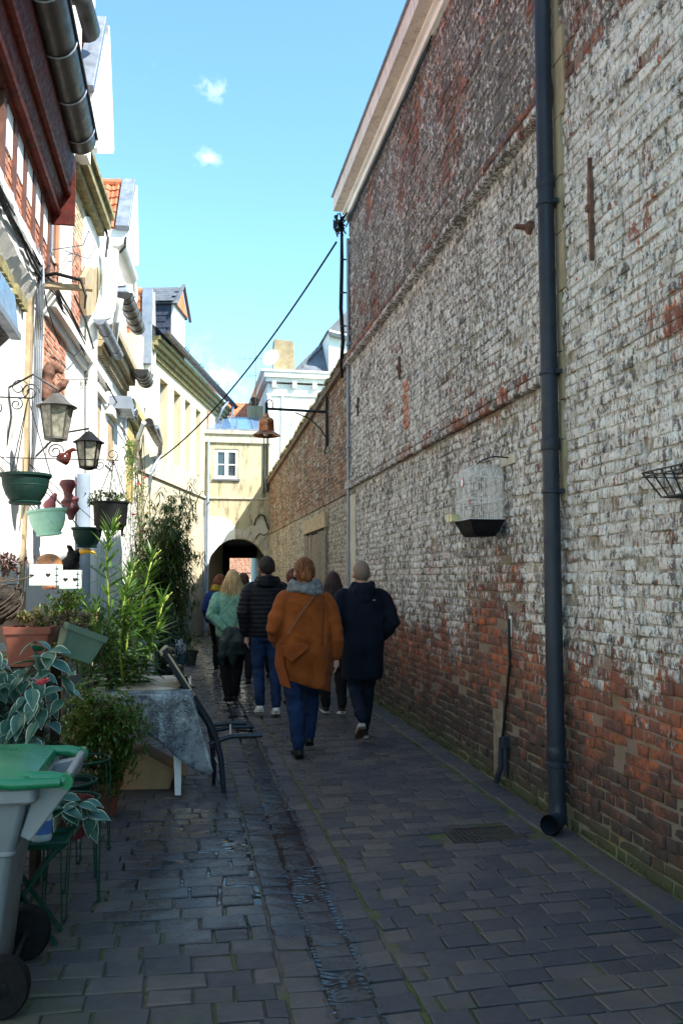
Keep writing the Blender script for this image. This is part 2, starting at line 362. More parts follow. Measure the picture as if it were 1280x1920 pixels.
# ================================================================ GROUND
def gz(x):                                   # shallow V towards the channel
    return -.030 + .030 * min(1, max(0, (abs(x - .63) - .08) / 1.3)) ** .8
def left_edge(y):                            # foot of the houses on the left
    if y < 9.3: return -1.5
    if y < 17.8: return -1.5 + (y - 9.3) * .5 / 8.5
    return .53 - (23.9 - y) * math.tan(.245)
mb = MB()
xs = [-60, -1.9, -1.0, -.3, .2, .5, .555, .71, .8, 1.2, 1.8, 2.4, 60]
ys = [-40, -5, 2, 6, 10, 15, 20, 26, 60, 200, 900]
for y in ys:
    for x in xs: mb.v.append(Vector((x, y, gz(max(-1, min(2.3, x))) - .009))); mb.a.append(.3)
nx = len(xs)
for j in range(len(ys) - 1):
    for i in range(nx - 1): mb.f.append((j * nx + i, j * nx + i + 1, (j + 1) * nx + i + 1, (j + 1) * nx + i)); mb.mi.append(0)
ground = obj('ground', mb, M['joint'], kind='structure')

def chip(mb, c, u, v, w, lu, lv, dome, jit, rn, a, depth=.02, sk=0):
    """one stone: top face towards w, bevelled edge, sides"""
    c, u, v, w = Vector(c), Vector(u), Vector(v), Vector(w)
    cor = [(-1, -1), (1, -1), (1, 1), (-1, 1)]; J = [(rn.uniform(-jit, jit), rn.uniform(-jit, jit), rn.uniform(-jit, jit) * .4) for _ in cor]
    ring = lambda k, h: [c + u * (i * (lu / 2 - k) + J[n][0]) + v * (j * (lv / 2 - k) + J[n][1]) + w * (h + J[n][2]) for n, (i, j) in enumerate(cor)]
    e = min(lu, lv) * (.09 if lv < .07 else .045)
    vs = ring(0, -depth) + ring(0, -e * .8) + ring(e, 0) + [c + w * dome]
    fs = [(0, 1, 5, 4), (1, 2, 6, 5), (2, 3, 7, 6), (3, 0, 4, 7), (4, 5, 9, 8), (5, 6, 10, 9), (6, 7, 11, 10), (7, 4, 8, 11), (8, 9, 12), (9, 10, 12), (10, 11, 12), (11, 8, 12)]
    mb.add(vs, fs, a)
def stones():
    out = []; rn = random.Random(3)
    def band(x0, x1, dy, lo, hi, y0=1.6, y1=24.0, single=False):
        y = y0; row = 0
        while y < y1:
            L = left_edge(y) - .1; h = dy * rn.uniform(.92, 1.08)
            if single: xs_ = [(x0, x1)]
            else:
                x = x0 - rn.uniform(0, hi * .8); xs_ = []
                while x < x1:
                    w = rn.uniform(lo, hi); a, b = max(x, x0), min(x + w, x1)
                    if b - a > .05: xs_.append((a, b))
                    x += w
            for a, b in xs_:
                if (a + b) / 2 > L: out.append(((a + b) / 2, y + h / 2, b - a, h))
            y += h
    band(-1.55, .39, .135, .14, .23); band(.40, .553, .125, 0, 0, single=True); band(.56, .705, .122, 0, 0, single=True)
    band(.712, .862, .125, 0, 0, single=True); band(.873, 2.11, .120, .13, .21)
    y = 1.6
    while y < 24:                                # long kerb stones against the wall
        l = rn.uniform(.34, .55); out.append((2.235, y + l / 2, .185, l)); y += l
    return out
ST = stones()
def area_px(c, pts):
    q = [proj(p) for p in pts]
    if any(k is None for k in q): return 0
    cx = sum(k[0] for k in q) / 4; cy = sum(k[1] for k in q) / 4
    if not (-20 < cx < 1300 and -20 < cy < 1940): return 0
    return abs(sum(q[i][0] * q[(i + 1) % 4][1] - q[(i + 1) % 4][0] * q[i][1] for i in range(4))) / 2
sc = []
for i, (x, y, w, h) in enumerate(ST):
    z = gz(x); hid = 1
    sc.append((area_px(0, [(x - w / 2, y - h / 2, z), (x + w / 2, y - h / 2, z), (x + w / 2, y + h / 2, z), (x - w / 2, y + h / 2, z)]) * (.0 if (x < -.55 or 1.0 > 2) else 1), i))
big = set(i for s, i in sorted(sc, reverse=True)[:296])
rest = MB(); rn = random.Random(11)
for i, (x, y, w, h) in enumerate(ST):
    if 1.55 < x < 2.02 and 4.86 < y < 5.16: continue        # the drain grating sits here
    sl = (gz(x + .05) - gz(x - .05)) / .1; u = Vector((1, 0, sl)).normalized(); wv = Vector((-sl, 0, 1)).normalized()
    g = .0045 if y < 12 else .006
    t = MB() if i in big else rest
    tilt = rn.uniform(-.03, .03); v = Vector((0, 1, tilt))
    chip(t, (x, y, gz(x) + rn.uniform(-.002, .004)), u, v, wv, w - 2 * g, h - 2 * g, .0015, .0065, rn, rn.random())
    if i in big: obj('paving_stone', t, M['sett'], ground)
obj('paving_stones', rest, M['sett'], ground, kind='stuff')
# water lying in the channel, and in the joints of the damp patch beside it
mb = MB()
def sheet(x0, x1, y0, y1, step, f):
    nx_, ny_ = max(1, int((x1 - x0) / step)), max(1, int((y1 - y0) / step)); b = len(mb.v)
    for j in range(ny_ + 1):
        for i in range(nx_ + 1): x, y = x0 + (x1 - x0) * i / nx_, y0 + (y1 - y0) * j / ny_; mb.v.append(Vector((x, y, f(x, y)))); mb.a.append(0)
    for j in range(ny_):
        for i in range(nx_): mb.f.append((b + j * (nx_ + 1) + i, b + j * (nx_ + 1) + i + 1, b + (j + 1) * (nx_ + 1) + i + 1, b + (j + 1) * (nx_ + 1) + i)); mb.mi.append(0)
zc = gz(.63)
def chan(x, y): e = max(0, abs(x - .6325) - .07) * .12; return zc - .0003 - (.010 if not 2.7 < y < 6.05 else 0) + .0022 * noise.noise((x * 2, y * 3.2, 0)) + .0018 * math.sin(y * 175 + 9 * noise.noise((x * 18, y * 8, 2))) + e * .3
sheet(.545, .722, 2.75, 6.0, .009, chan)
sheet(.46, .78, 8.3, 11.2, .03, lambda x, y: zc - .001 + .006 * noise.noise((x * 3, y * 1.4, 4)) - .03 * max(0, abs(x - .62) - .10))
def patch(x, y): d = max(abs(x - .08) / .45, abs(y - 4.95) / .72); return gz(x) - .0030 + .0050 * noise.noise((x * 9, y * 9, 9)) + .0022 * noise.noise((x * 2, y * 2, 3)) + .0008 * math.sin(y * 120 + 6 * noise.noise((x * 14, y * 9, 2))) - .016 * max(0, d - .55)
sheet(-.4, .39, 4.2, 5.7, .012, patch)
obj('water', mb, M['water'], kind='structure', smooth=True)
# drain grating
t = thing('drain_grate', 'dark square iron drain grating set flush in the paving near the blue downpipe foot', 'drain grate', (1.8, 5.0, gz(1.8)))
mb = MB(); z = gz(1.8)
for a in ((1.57, 4.88, 1.59, 5.14), (2.01, 4.88, 2.03, 5.14), (1.57, 4.865, 2.03, 4.88), (1.57, 5.14, 2.03, 5.155)): mb.box((a[0], a[1], z - .02), (a[2], a[3], z + .001))
obj('frame', mb, M['grate'], t)
mb = MB()
for i in range(14): mb.box((1.60 + i * .0295, 4.88, z - .02), (1.612 + i * .0295, 5.14, z - .002))
obj('bars', mb, M['grate'], t)
mb = MB()
for i in range(7): mb.box((1.59, 4.90 + i * .036, z - .018), (2.01, 4.908 + i * .036, z - .005))
obj('cross_bars', mb, M['grate'], t)

# ================================================================ BRICK WALLS ON THE RIGHT
XW = 2.33
VAR = {}
def brick_variants(mk):
    if mk in VAR: return VAR[mk]
    rn = random.Random(21); out = {'s': [], 'h': []}
    for k, l in (('s', .212), ('h', .100)):
        for i in range(14):
            b = MB(); chip(b, (0, 0, 0), (0, 1, 0), (0, 0, 1), (-1, 0, 0), l, .057, .0015, .0065, rn, (i + .5) / 14, .028)
            me = b.mesh('brick', M[mk], (0, 0, 0), .9); out[k].append(me)
    VAR[mk] = out; return out
def brick_face(parent, y0, y1, z0, z1, mk, nbig, seed, skip=None, proud=0, rowoff=0, xf=None):
    rn = random.Random(seed); V = brick_variants(mk); items = []
    z = z0 + .034; r = rowoff; H = .0677
    while z < z1 - .02:
        y = y0 - rn.uniform(0, .2); kind = 1 if rn.random() < .6 else 0
        while y < y1:
            k = 'h' if (kind and rn.random() < .8) or rn.random() < .12 else 's'
            l = .212 if k == 's' else .100; a, b = y, y + l
            yc = (max(a, y0) + min(b, y1)) / 2; ll = min(b, y1) - max(a, y0)
            if ll > .04 and not (skip and skip(yc, z)): items.append((yc, z + rn.uniform(-.005, .005), ll, k))
            y += l + .011
        z += H; r += 1
    sc = sorted([(area_px(0, [(XW, a - l / 2, z - .03), (XW, a + l / 2, z - .03), (XW, a + l / 2, z + .03), (XW, a - l / 2, z + .03)]) * (1 if l > .095 else 0), i) for i, (a, z, l, k) in enumerate(items)], reverse=True)
    big = set(i for s, i in sc[:nbig] if s > 60); rest = MB()
    for i, (y, z, l, k) in enumerate(items):
        x = XW - proud - rn.uniform(-.004, .009) - (.008 if rn.random() < .06 else 0) + (.012 if rn.random() < .06 else 0)
        full = abs(l - (.212 if k == 's' else .1)) < .001
        if i in big and full:
            o = link_piece('brick', rn.choice(V[k]), (x, y, z), parent, (rn.uniform(-.012, .012), rn.uniform(-.03, .03), rn.uniform(-.02, .02)))
        else:
            chip(rest, (x, y, z), (0, 1, rn.uniform(-.012, .012)), (rn.uniform(-.03, .03), 0, 1), (-1, rn.uniform(-.02, .02), 0), l, .057, .0015, .0065, rn, rn.random(), .028)
    obj('brickwork', rest, M[mk], parent, smooth=.9, kind='stuff')

near = thing('brick_building', 'whitewashed brick building wall right of the blue downpipe, paint worn to red brick low down', 'building', (4.5, 2.6, 0))
mb = MB(); mb.prism([(XW + .005, -3, -.05), (XW + .005, 5.0, -.05), (XW + .005, 5.0, 5.45), (XW + .005, 2.75, 3.85), (XW + .005, -3, 3.85)], (4.6, 0, 0)); obj('wall', mb, M['mortar'], near)  # unseen top slopes down so sunlight can reach the oleander
mb = MB(); mb.box((XW + .02, -3, 3.80), (7, 3.2, 6.15)); obj('upper_block', mb, M['mortar'], near)  # unseen taller block added to shade the near pots and bush
brick_face(near, 1.9, 4.985, .0, 5.45, 'brick', 298, 1, lambda y, z: z > 5.40 - (5 - y) * .711)
mb = MB(); rn = random.Random(6)                        # ochre rendered joint between the two buildings
z = 2.0
while z < 5.43:
    h = rn.uniform(.18, .45); w = rn.uniform(.07, .17) if z > 3.2 else rn.uniform(.04, .07)
    mb.box((XW - .016 - rn.uniform(0, .006), 4.985 - w, z), (XW + .02, 4.99, min(5.44, z + h - .008))); z += h
obj('render_strip', mb, M['ochre'], near)
mb = MB(); mb.prism([(XW - .03, 3.2, 4.17), (XW - .03, 5.0, 5.45), (XW - .03, 5.0, 5.50), (XW - .03, 3.2, 4.23)], (4.6, 0, 0)); obj('coping', mb, M['stone'], near)  # follows the unseen slope shaped to admit sun

tall = thing('brick_building', 'tall whitewashed brick building with two string courses and peeling pink eaves, beyond the blue downpipe', 'building', (5, 8.5, 0))
mb = MB(); mb.box((XW + .005, 5.0, -.05), (9, 12.05, 6.9)); obj('wall', mb, M['mortar'], tall)
def sk(y, z): return 4.60 < z < 4.74 or 2.80 < z < 2.93
brick_face(tall, 5.0, 12.05, .0, 6.85, 'brick', 298, 2, sk)
for zz, hh, pr, lab in ((4.60, .13, .085, None), (2.80, .125, .048, None)):
    mb = MB(); rn = random.Random(int(zz * 10)); mb.box((XW - pr + .012, 5.0, zz), (XW + .02, 12.06, zz + hh), a=.3)
    y = 5.0
    while y < 12.04:
        l = .105; 
        for q in range(2):
            chip(mb, (XW - pr - rn.uniform(0, .008), y + l / 2, zz + .033 + q * .066), (0, 1, 0), (0, 0, 1), (-1, 0, 0), l - .006, .056, .001, .004, rn, rn.random(), .03)
        y += l + .005
    obj('string_course', mb, M['brick'], tall, smooth=.9)
mb = MB(); mb.box((XW - .22, 3.0, 6.98), (XW + .2, 12.15, 7.2)); obj('eaves_box', mb, M['oldwhite'], tall)
mb = MB(); mb.box((XW - .05, 5.0, 6.84), (XW + .02, 12.13, 6.97)); mb.box((XW - .09, 5.0, 6.93), (XW - .05, 12.13, 6.975)); obj('eaves_moulding', mb, M['white2'], tall)
mb = MB(); mb.box((XW - .25, 3.0, 7.2), (XW + .2, 12.18, 7.225)); obj('drip_edge', mb, M['zinc'], tall)
mb = MB(); mb.prism([(XW - .2, 5, 7.23), (XW + 3.4, 5, 9.6), (XW + 6.8, 5, 7.0)], (0, 7.15, 0)); obj('roof', mb, M['slate'], tall)
# iron ties and fixings on the walls
def tie(y, z, l, lab, w=.035, par=tall):
    mb = MB(); mb.prism([(XW - .03, y - w * .3, z - l / 2), (XW - .03, y - w, z + l * .1), (XW - .03, y - w * .25, z + l / 2), (XW - .03, y + w * .25, z + l / 2), (XW - .03, y + w, z + l * .1), (XW - .03, y + w * .3, z - l / 2)], (.025, 0, 0))
    mb.box((XW - .05, y - .012, z - .02), (XW, y + .012, z + .02)); obj('wall_tie', mb, M['rust'], par)
for px, py, l in ((751, 690, .26), (673, 763, .26), (1112, 392, .62)):
    p = at_x(px, py, XW); tie(p.y, p.z, l, '', .035 if l < .5 else .02, near if px > 1100 else tall)
p = at_x(996, 427, XW); mb = MB(); mb.lathe([(.05, 0), (.045, .03), (.02, .05), (.018, .12), (.004, .13)], (XW, p.y, p.z), 10, (-1, 0, 0)); obj('iron_boss', mb, M['rust'], tall)
# red and white repaired patch
t = MB(); p0 = at_x(760, 805, XW); rn = random.Random(4)
for r in range(8):
    for q in range(2): chip(t, (XW - .012, p0.y - .12 + q * .11 + (r % 2) * .05, p0.z + .035 + r * .066), (0, 1, 0), (0, 0, 1), (-1, 0, 0), .10, .055, .001, .002, rn, rn.random(), .02)
obj('patch_bricks', t, M['redbrick'], tall)

low = thing('garden_wall', 'low brown brick wall with a ragged tiled coping, carrying the copper lamp', 'wall', (2.5, 18, 0))
def topz(y): return 4.78 - (y - 12.05) * .040
mb = MB(); mb.prism([(XW + .005, 12.06, -.05), (XW + .005, 24.2, -.05), (XW + .005, 24.2, topz(24.2)), (XW + .005, 12.06, topz(12.06))], (.4, 0, 0)); obj('wall', mb, M['mortar'], low)
dA, dB = at_x(577, 985, XW).y, at_x(613, 965, XW).y
def skl(y, z): return z > topz(y) - .05 or (dB - .05 < y < dA + .05 and z < 2.62) or 2.74 < z < 2.86
brick_face(low, 12.06, 23.9, 0, 4.8, 'lowbrick', 0, 9, skl)
mb = MB(); rn = random.Random(3); y = 12.1
while y < 23.9:
    chip(mb, (XW - .03, y + .05, 2.80), (0, 1, 0), (0, 0, 1), (-1, 0, 0), .10, .10, .001, .005, rn, rn.random(), .05); y += .105
obj('string_course', mb, M['lowbrick'], low, smooth=.9)
mb = MB(); y = 12.1
while y < 24.1:                                  # ragged coping of tiles and mortar
    w = .15; z = topz(y); d = rn.uniform(.05, .12)
    mb.prism([(XW - d, y, z - .02), (XW - d + .01, y, z + .03 + rn.uniform(0, .02)), (XW + .18, y, z + .13 + rn.uniform(-.01, .02)), (XW + .45, y, z + .03), (XW + .45, y, z - .03)], (0, w - .012, 0)); y += w
obj('coping', mb, M['mosswood'], low)
mb = MB(); mb.prism([(XW - .07, 12.1, topz(12.1) - .13), (XW + .02, 12.1, topz(12.1) - .13), (XW + .02, 12.1, topz(12.1) - .03), (XW - .07, 12.1, topz(12.1) - .03)], (0, 12, -.48)); obj('coping_corbel', mb, M['lowbrick'], low)
# plank door in the low wall
d = obj('plank_door', MB().box((XW - .006, dB, 0), (XW + .05, dA, 2.36)), M['shadow'], low)
n = 9; w = (dA - dB) / n
for i in range(n):
    mb = MB(); z1 = 2.34 + R.uniform(-.04, .02); mb.box((XW - .035 - R.uniform(0, .012), dB + i * w + .012, .03), (XW - .008, dB + (i + 1) * w - .012, z1)); obj('plank', mb, M['oldwood'], d)
mb = MB(); mb.box((XW - .07, dB - .2, 2.37), (XW + .01, dA + .15, 2.62)); obj('lintel', mb, M['tanwood'], low)
mb = MB(); mb.box((XW - .05, dB - .12, 0), (XW + .01, dB - .004, 2.37)); mb.box((XW - .05, dA + .004, 0), (XW + .01, dA + .12, 2.37)); obj('door_frame', mb, M['oldwood'], low)

# ================================================================ ARCH BUILDING AT THE END OF THE ALLEY
FY = 23.9
arch = thing('archway_building', 'cream rendered building with a white window over a dark round archway, closing the alley', 'building', (1.4, 26, 0))
ac, ar, az = 1.475, .815, 1.80                   # arch centre x, radius, spring height
def arch_pts(r, n=22): return [(ac + r * math.cos(math.pi * i / n), az + r * 1.02 * math.sin(math.pi * i / n)) for i in range(n + 1)]
def ragged(a):
    return [(x + .02 * noise.noise((x * 5, z * 5, 1)), z + .02 * noise.noise((x * 5, z * 5, 4))) for x, z in a]
AP = ragged(arch_pts(ar))
ztop = 5.56
# facade around arch and window
wx0, wx1, wz0, wz1 = .79, 1.465, 4.30, 5.15
mb = MB()
def strip(x0, x1, z0, z1): mb.box((x0, FY, z0), (x1, FY + .3, z1))
right, left = XW + .02, .35
top = az + ar * 1.02 + .25
poly = [(left, 0), (AP[-1][0], 0)] + [p for p in reversed(AP)] + [(AP[0][0], 0), (right, 0), (right, top), (left, top)]
# as triangles fan-free pieces: columns between arch and top line
for i in range(len(AP) - 1):
    (xa, za), (xb, zb) = AP[i], AP[i + 1]
    mb.add([(xa, FY, za), (xb, FY, zb), (xb, FY, top), (xa, FY, top), (xa, FY + .3, za), (xb, FY + .3, zb)], [(0, 1, 2, 3)[::-1], (0, 4, 5, 1)])
mb.box((left, FY, -.1), (AP[-1][0], FY + .3, top)); mb.box((AP[0][0], FY, -.1), (right, FY + .3, top))
strip(left, right, top, wz0); strip(left, wx0, wz0, wz1); strip(wx1, right, wz0, wz1); strip(left, right, wz1, ztop)
obj('wall', mb, M['cream2'], arch)
# whiter lower render with a broken edge, and the stone ring of the arch
def slab(name, pts, y, th, m, par=arch): return obj(name, MB().prism([(x, y, z) for x, z in pts], (0, th, 0)), m, par)
edge = [(.40, 3.26), (.62, 3.22), (.75, 3.25), (.92, 3.21), (1.05, 3.23), (1.17, 3.15), (1.27, 3.12), (1.33, 3.02), (1.38, 2.98)]
low_l = [(.40, .02)] + [(AP[-1][0] - .004, .02)] + [(x - .0, z + .001) for x, z in reversed(AP) if x < 1.38] + [(1.385, AP[9][1] + .0)] + list(reversed(edge))
slab('white_render', low_l, FY - .035, .033, M['white'])
ring = []
for i in range(15):
    a0, a1 = math.pi * i / 15 + .012, math.pi * (i + 1) / 15 - .012
    if a0 > 1.75: continue
    q = [(ac + r * math.cos(a), az + r * 1.02 * math.sin(a)) for r, a in ((ar + .012, a0), (ar + .26, a0), (ar + .26, a1), (ar + .012, a1))]
    q = [(min(x, right - .01), z) for x, z in q]
    slab('arch_stone', q, FY - .025 - .006 * (i % 2), .03, M['stone'])
slab('arch_stone', [(2.0, 2.75), (2.12, 2.6), (2.27, 2.72), (2.33, 2.95), (2.22, 3.12), (2.08, 3.2), (1.98, 3.1), (1.8, 2.98), (1.7, 2.92), (1.75, 2.86)], FY - .022, .02, M['stone'])
# damaged black cable over the arch
mb = MB(); mb.tube([(1.9, FY - .05, 3.0), (1.96, FY - .05, 3.2), (2.08, FY - .05, 3.32), (2.2, FY - .05, 3.25), (2.25, FY - .05, 3.05), (2.31, FY - .05, 2.9)], .02, 6); obj('black_cable', mb, M['black'], arch)
mb = MB(); mb.tube([(1.95, FY - .05, 2.62), (2.05, FY - .05, 2.78), (2.18, FY - .05, 2.72), (2.3, FY - .05, 2.8)], .012, 6); obj('black_cable', mb, M['black'], arch)
mb = MB(); mb.box((left, FY - .04, 3.74), (right, FY, 3.78)); obj('string_course', mb, M['stone'], arch)
mb = MB(); mb.box((left + .1, FY - .10, ztop), (right, FY + .35, ztop + .10)); mb.box((left + .1, FY - .05, ztop - .24), (right, FY - .002, ztop - .002)); obj('parapet', mb, M['stone'], arch)
# passage: vault, side walls, low beam, brick wall beyond
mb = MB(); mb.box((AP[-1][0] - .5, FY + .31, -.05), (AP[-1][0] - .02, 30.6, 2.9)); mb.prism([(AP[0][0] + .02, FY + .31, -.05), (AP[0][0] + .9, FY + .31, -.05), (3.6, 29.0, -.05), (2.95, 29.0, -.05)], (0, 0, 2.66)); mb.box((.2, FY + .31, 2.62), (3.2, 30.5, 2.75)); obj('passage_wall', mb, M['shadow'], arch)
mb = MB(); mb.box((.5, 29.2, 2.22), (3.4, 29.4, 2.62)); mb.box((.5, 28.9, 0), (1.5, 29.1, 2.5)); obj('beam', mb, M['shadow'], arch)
mb = MB(); mb.box((-.3, FY + .31, 2.76), (right - .02, 27.4, ztop)); mb.box((-.3, 27.4, 2.76), (3.3, 30.5, 2.9)); obj('upper_block', mb, M['cream2'], arch)
# window
wf = obj('window', MB().box((wx0, FY + .10, wz0), (wx1, FY + .14, wz1)), M['shadow'], arch)
mb = MB(); f_ = .045
for a in ((wx0, wz0, wx1, wz0 + .09), (wx0, wz1 - .09, wx1, wz1), (wx0, wz0 + .09, wx0 + .09, wz1 - .09), (wx1 - .09, wz0 + .09, wx1, wz1 - .09), ((wx0 + wx1) / 2 - .05, wz0 + .09, (wx0 + wx1) / 2 + .05, wz1 - .09)):
    mb.box((a[0], FY + .03, a[1]), (a[2], FY + .098, a[3]))
obj('frame', mb, M['white2'], wf)
mb = MB()
for a, b in ((wx0 + .09, (wx0 + wx1) / 2 - .05), ((wx0 + wx1) / 2 + .05, wx1 - .09)): mb.box((a, FY + .05, (wz0 + wz1) / 2 - .03), (b, FY + .09, (wz0 + wz1) / 2 + .0))
obj('glazing_bar', mb, M['white2'], wf)
for a, b in ((wx0 + .09, (wx0 + wx1) / 2 - .05), ((wx0 + wx1) / 2 + .05, wx1 - .09)):
    for z0, z1 in ((wz0 + .09, (wz0 + wz1) / 2 - .03), ((wz0 + wz1) / 2, wz1 - .09)): obj('pane', MB().box((a + .001, FY + .075, z0 + .001), (b - .001, FY + .08, z1 - .001)), M['glass'], wf)
obj('sill', MB().box((wx0 - .04, FY - .05, wz0 - .05), (wx1 + .04, FY + .09, wz0 - .002)), M['slate'], wf)
# glazed roof
mb = MB(); a = at_y(390, 822, FY + .0); g0 = Vector((.45, FY - .02, 5.70)); 
mb.add([(.42, FY, 5.67), (2.4, FY, 5.70), (2.4, FY + 2.6, 6.55), (.75, FY + 2.6, 6.55)], [(0, 1, 2, 3)]); obj('glass_roof', mb, mat('blue_roof_glazing', (.10, .19, .34), .12, 0, .1, 2, .02), arch)
mb = MB()
for i in range(5):
    k = i / 4; mb.beam((.42 + 1.98 * k, FY, 5.685), (.75 + 1.65 * k, FY + 2.6, 6.56), .035, .03)
mb.beam((.42, FY - .02, 5.68), (2.4, FY - .02, 5.71), .05, .05); obj('glazing_bar', mb, M['zinc'], arch)
mb = MB(); mb.add([(.42, FY + .01, 5.60), (.42, FY + .01, 5.69), (.75, FY + 2.6, 6.54), (.75, FY + 2.6, 5.6)], [(0, 1, 2, 3)]); obj('roof_cheek', mb, M['stone'], arch)
mb = MB(); mb.tube([(.62, FY - .06, .1), (.62, FY - .06, 5.35)], .035, 8); obj('downpipe', mb, M['bluepipe'], arch)
mb = MB(); mb.tube([(.50, FY - .05, .1), (.50, FY - .05, 5.45)], .015, 6); mb.tube([(2.17, FY - .04, 3.9), (2.17, FY - .04, 5.5)], .02, 6); mb.tube([(2.27, FY - .04, 3.95), (2.27, FY - .04, 5.9)], .03, 6); obj('drain_pipe', mb, M['darkzinc'], arch)
# sunlit brick wall beyond the passage
bw = thing('courtyard_wall', 'sunlit pink brick wall seen through the dark archway', 'wall', (3, 40.2, 0))
mb = MB(); mb.box((-2, 40.02, 0), (8, 40.3, 3.2)); obj('wall', mb, M['palemortar'], bw)
mb = MB(); rn = random.Random(8); z = .03
while z < 3.1:
    x = 1.4 - rn.uniform(0, .2)
    while x < 4.6: chip(mb, (x + .1, 40.01, z), (1, 0, 0), (0, 0, 1), (0, -1, 0), .2, .06, .001, .002, rn, rn.random(), .01); x += .225
    z += .078
obj('brickwork', mb, M['redbrick'], bw, kind='stuff')
mb = MB(); mb.box((1.4, 39.9, .0), (4.6, 40.0, 1.5)); obj('white_base', mb, M['white2'], bw)
mb = MB(); mb.tube([(2.2, 39.8, 1.78), (3.2, 39.8, 1.78), (3.25, 39.8, 1.66), (4.4, 39.8, 1.66)], .03, 6); obj('rail', mb, M['iron'], bw)

# ================================================================ WHITE TOWNHOUSE BEHIND
WY = 25.6
wh = thing('townhouse', 'white classical townhouse with a dentil cornice, slate roof and stone chimney behind the low wall', 'building', (4.5, 28, 0))
mb = MB(); mb.box((2.42, WY, 0), (8.5, WY + 6, 7.45)); obj('wall', mb, M['white2'], wh)
mb = MB(); mb.box((2.30, WY - .22, 7.62), (8.6, WY + 6, 7.78)); mb.box((2.36, WY - .13, 7.5), (8.6, WY - .003, 7.62)); mb.box((2.40, WY - .05, 7.08), (8.5, WY - .003, 7.14)); mb.box((2.2, WY - .26, 7.78), (8.6, WY + 6, 7.84)); obj('cornice', mb, M['white2'], wh)
for i in range(7): obj('bracket', MB().box((2.55 + i * .62, WY - .16, 7.32), (2.67 + i * .62, WY - .004, 7.5)), M['white2'], wh)
mb = MB(); mb.box((2.42, WY - .04, 0), (2.52, WY - .003, 7.08)); mb.box((2.84, WY - .05, 0), (2.90, WY - .003, 7.08)); obj('pilaster', mb, M['white2'], wh)
w_ = obj('window', MB().box((3.15, WY - .03, 4.6), (3.95, WY - .004, 6.3)), M['white2'], wh)
obj('pane', MB().box((3.22, WY - .034, 4.7), (3.88, WY - .031, 6.2)), mat('dim_white_blind', (.62, .62, .58), .5), w_)
mb = MB(); mb.add([(3.3, WY - .1, 7.85), (8.6, WY - .1, 7.85), (8.6, WY + 2.8, 10.6), (5.6, WY + 2.8, 10.6), (3.3, WY + 5.8, 7.85)], [(0, 1, 2, 3), (0, 3, 4)]); obj('roof', mb, M['slate'], wh)
mb = MB()
for i in range(16):
    k = i / 16; mb.beam((3.3 + 2.3 * k, WY - .1 + 2.9 * k, 7.87 + 2.75 * k), (3.3 + 2.3 * (k + .055), WY - .1 + 2.9 * (k + .055), 7.90 + 2.75 * (k + .055)), .16, .05)
obj('hip_tiles', mb, M['slate'], wh)
mb = MB(); mb.prism([(2.62, WY + .2, 7.85), (3.28, WY + .2, 7.85), (3.24, WY + .2, 8.78), (3.20, WY + .2, 8.86), (2.64, WY + .2, 8.9)], (0, .5, 0)); obj('chimney', mb, M['chimney'], wh)
dm = obj('dormer', MB().box((4.28, WY - .2, 7.85), (5.6, WY + 2, 9.1)), M['white2'], wh)
obj('dormer_roof', MB().prism([(4.2, WY - .3, 9.1), (5.7, WY - .3, 9.1), (4.95, WY - .3, 9.9)], (0, 2.4, 0)), M['slate'], dm)
obj('gutter', MB().tube([(4.25, WY - .32, 9.05), (5.6, WY - .32, 8.8)], .09, 8), M['zinc'], dm)
# background chimney, tiled roof, aerial, satellite dish
bg_ = thing('brick_house', 'distant house with a red tiled roof and small brick chimney beside the television aerial', 'house', (1.5, 30, 0))
mb = MB(); mb.box((.2, 27.5, 2.8), (2.72, 30.4, 6.3)); obj('wall', mb, M['redbrick'], bg_)
mb = MB(); mb.add([(.1, 27.3, 6.35), (2.75, 27.3, 6.35), (2.75, 29.3, 7.55), (.1, 29.3, 7.55)], [(0, 1, 2, 3)])
obj('roof', mb, M['tile'], bg_)
mb = MB()
for r in range(10):
    for q in range(12):
        c = Vector((.1 + q * .22 + (r % 2) * .11, 27.35 + r * .2, 6.42 + r * .12)); mb.obox(c, (.10, 0, 0), (0, .11, .066), (0, -.008, .014))
obj('roof_tile', mb, M['tile'], bg_, kind='stuff')
s_ = obj('chimney', MB().box((1.95, 27.1, 6.2), (2.45, 27.6, 7.05)), M['cream2'], bg_)
obj('chimney_pot', MB().lathe([(.10, 0), (.10, .22), (.13, .23), (.13, .27), (.07, .33)], (2.15, 27.35, 7.05), 12), M['rust'], s_)
ae = thing('television_aerial', 'thin television aerial mast rising beside the copper lamp against the sky', 'aerial', (2.18, 27.0, 6.6))
mb = MB(); mb.tube([(2.18, 27, 5.8), (2.18, 27, 9.05)], .015, 5); obj('mast', mb, M['zinc'], ae)
for z, L in ((8.55, .55), (8.0, .30)):
    mb = MB(); mb.tube([(2.18 - L, 26.9, z - .04), (2.18 + L, 27.1, z + .08)], .010, 4)
    for i in range(7): x = 2.18 - L + i * L / 3; mb.tube([(x, 26.9 + i * .03, z - .11 + i * .02), (x, 26.9 + i * .03, z + .07 + i * .02)], .006, 4)
    obj('antenna_array', mb, M['zinc'], ae)
ds = thing('satellite_dish', 'pale satellite dish beside the stone chimney of the townhouse', 'satellite dish', (2.6, 25.5, 7.85))
mb = MB(); mb.lathe([(.02, 0), (.2, .03), (.27, .07), (.28, .08), (.27, .085), (.02, .02)], (2.55, 25.75, 8.25), 20, (-.5, -.8, .3)); obj('reflector', mb, M['white2'], ds, smooth=True)
mb = MB(); mb.tube([(2.62, 25.8, 7.85), (2.6, 25.8, 8.25)], .02, 6); obj('mount', mb, M['zinc'], ds)
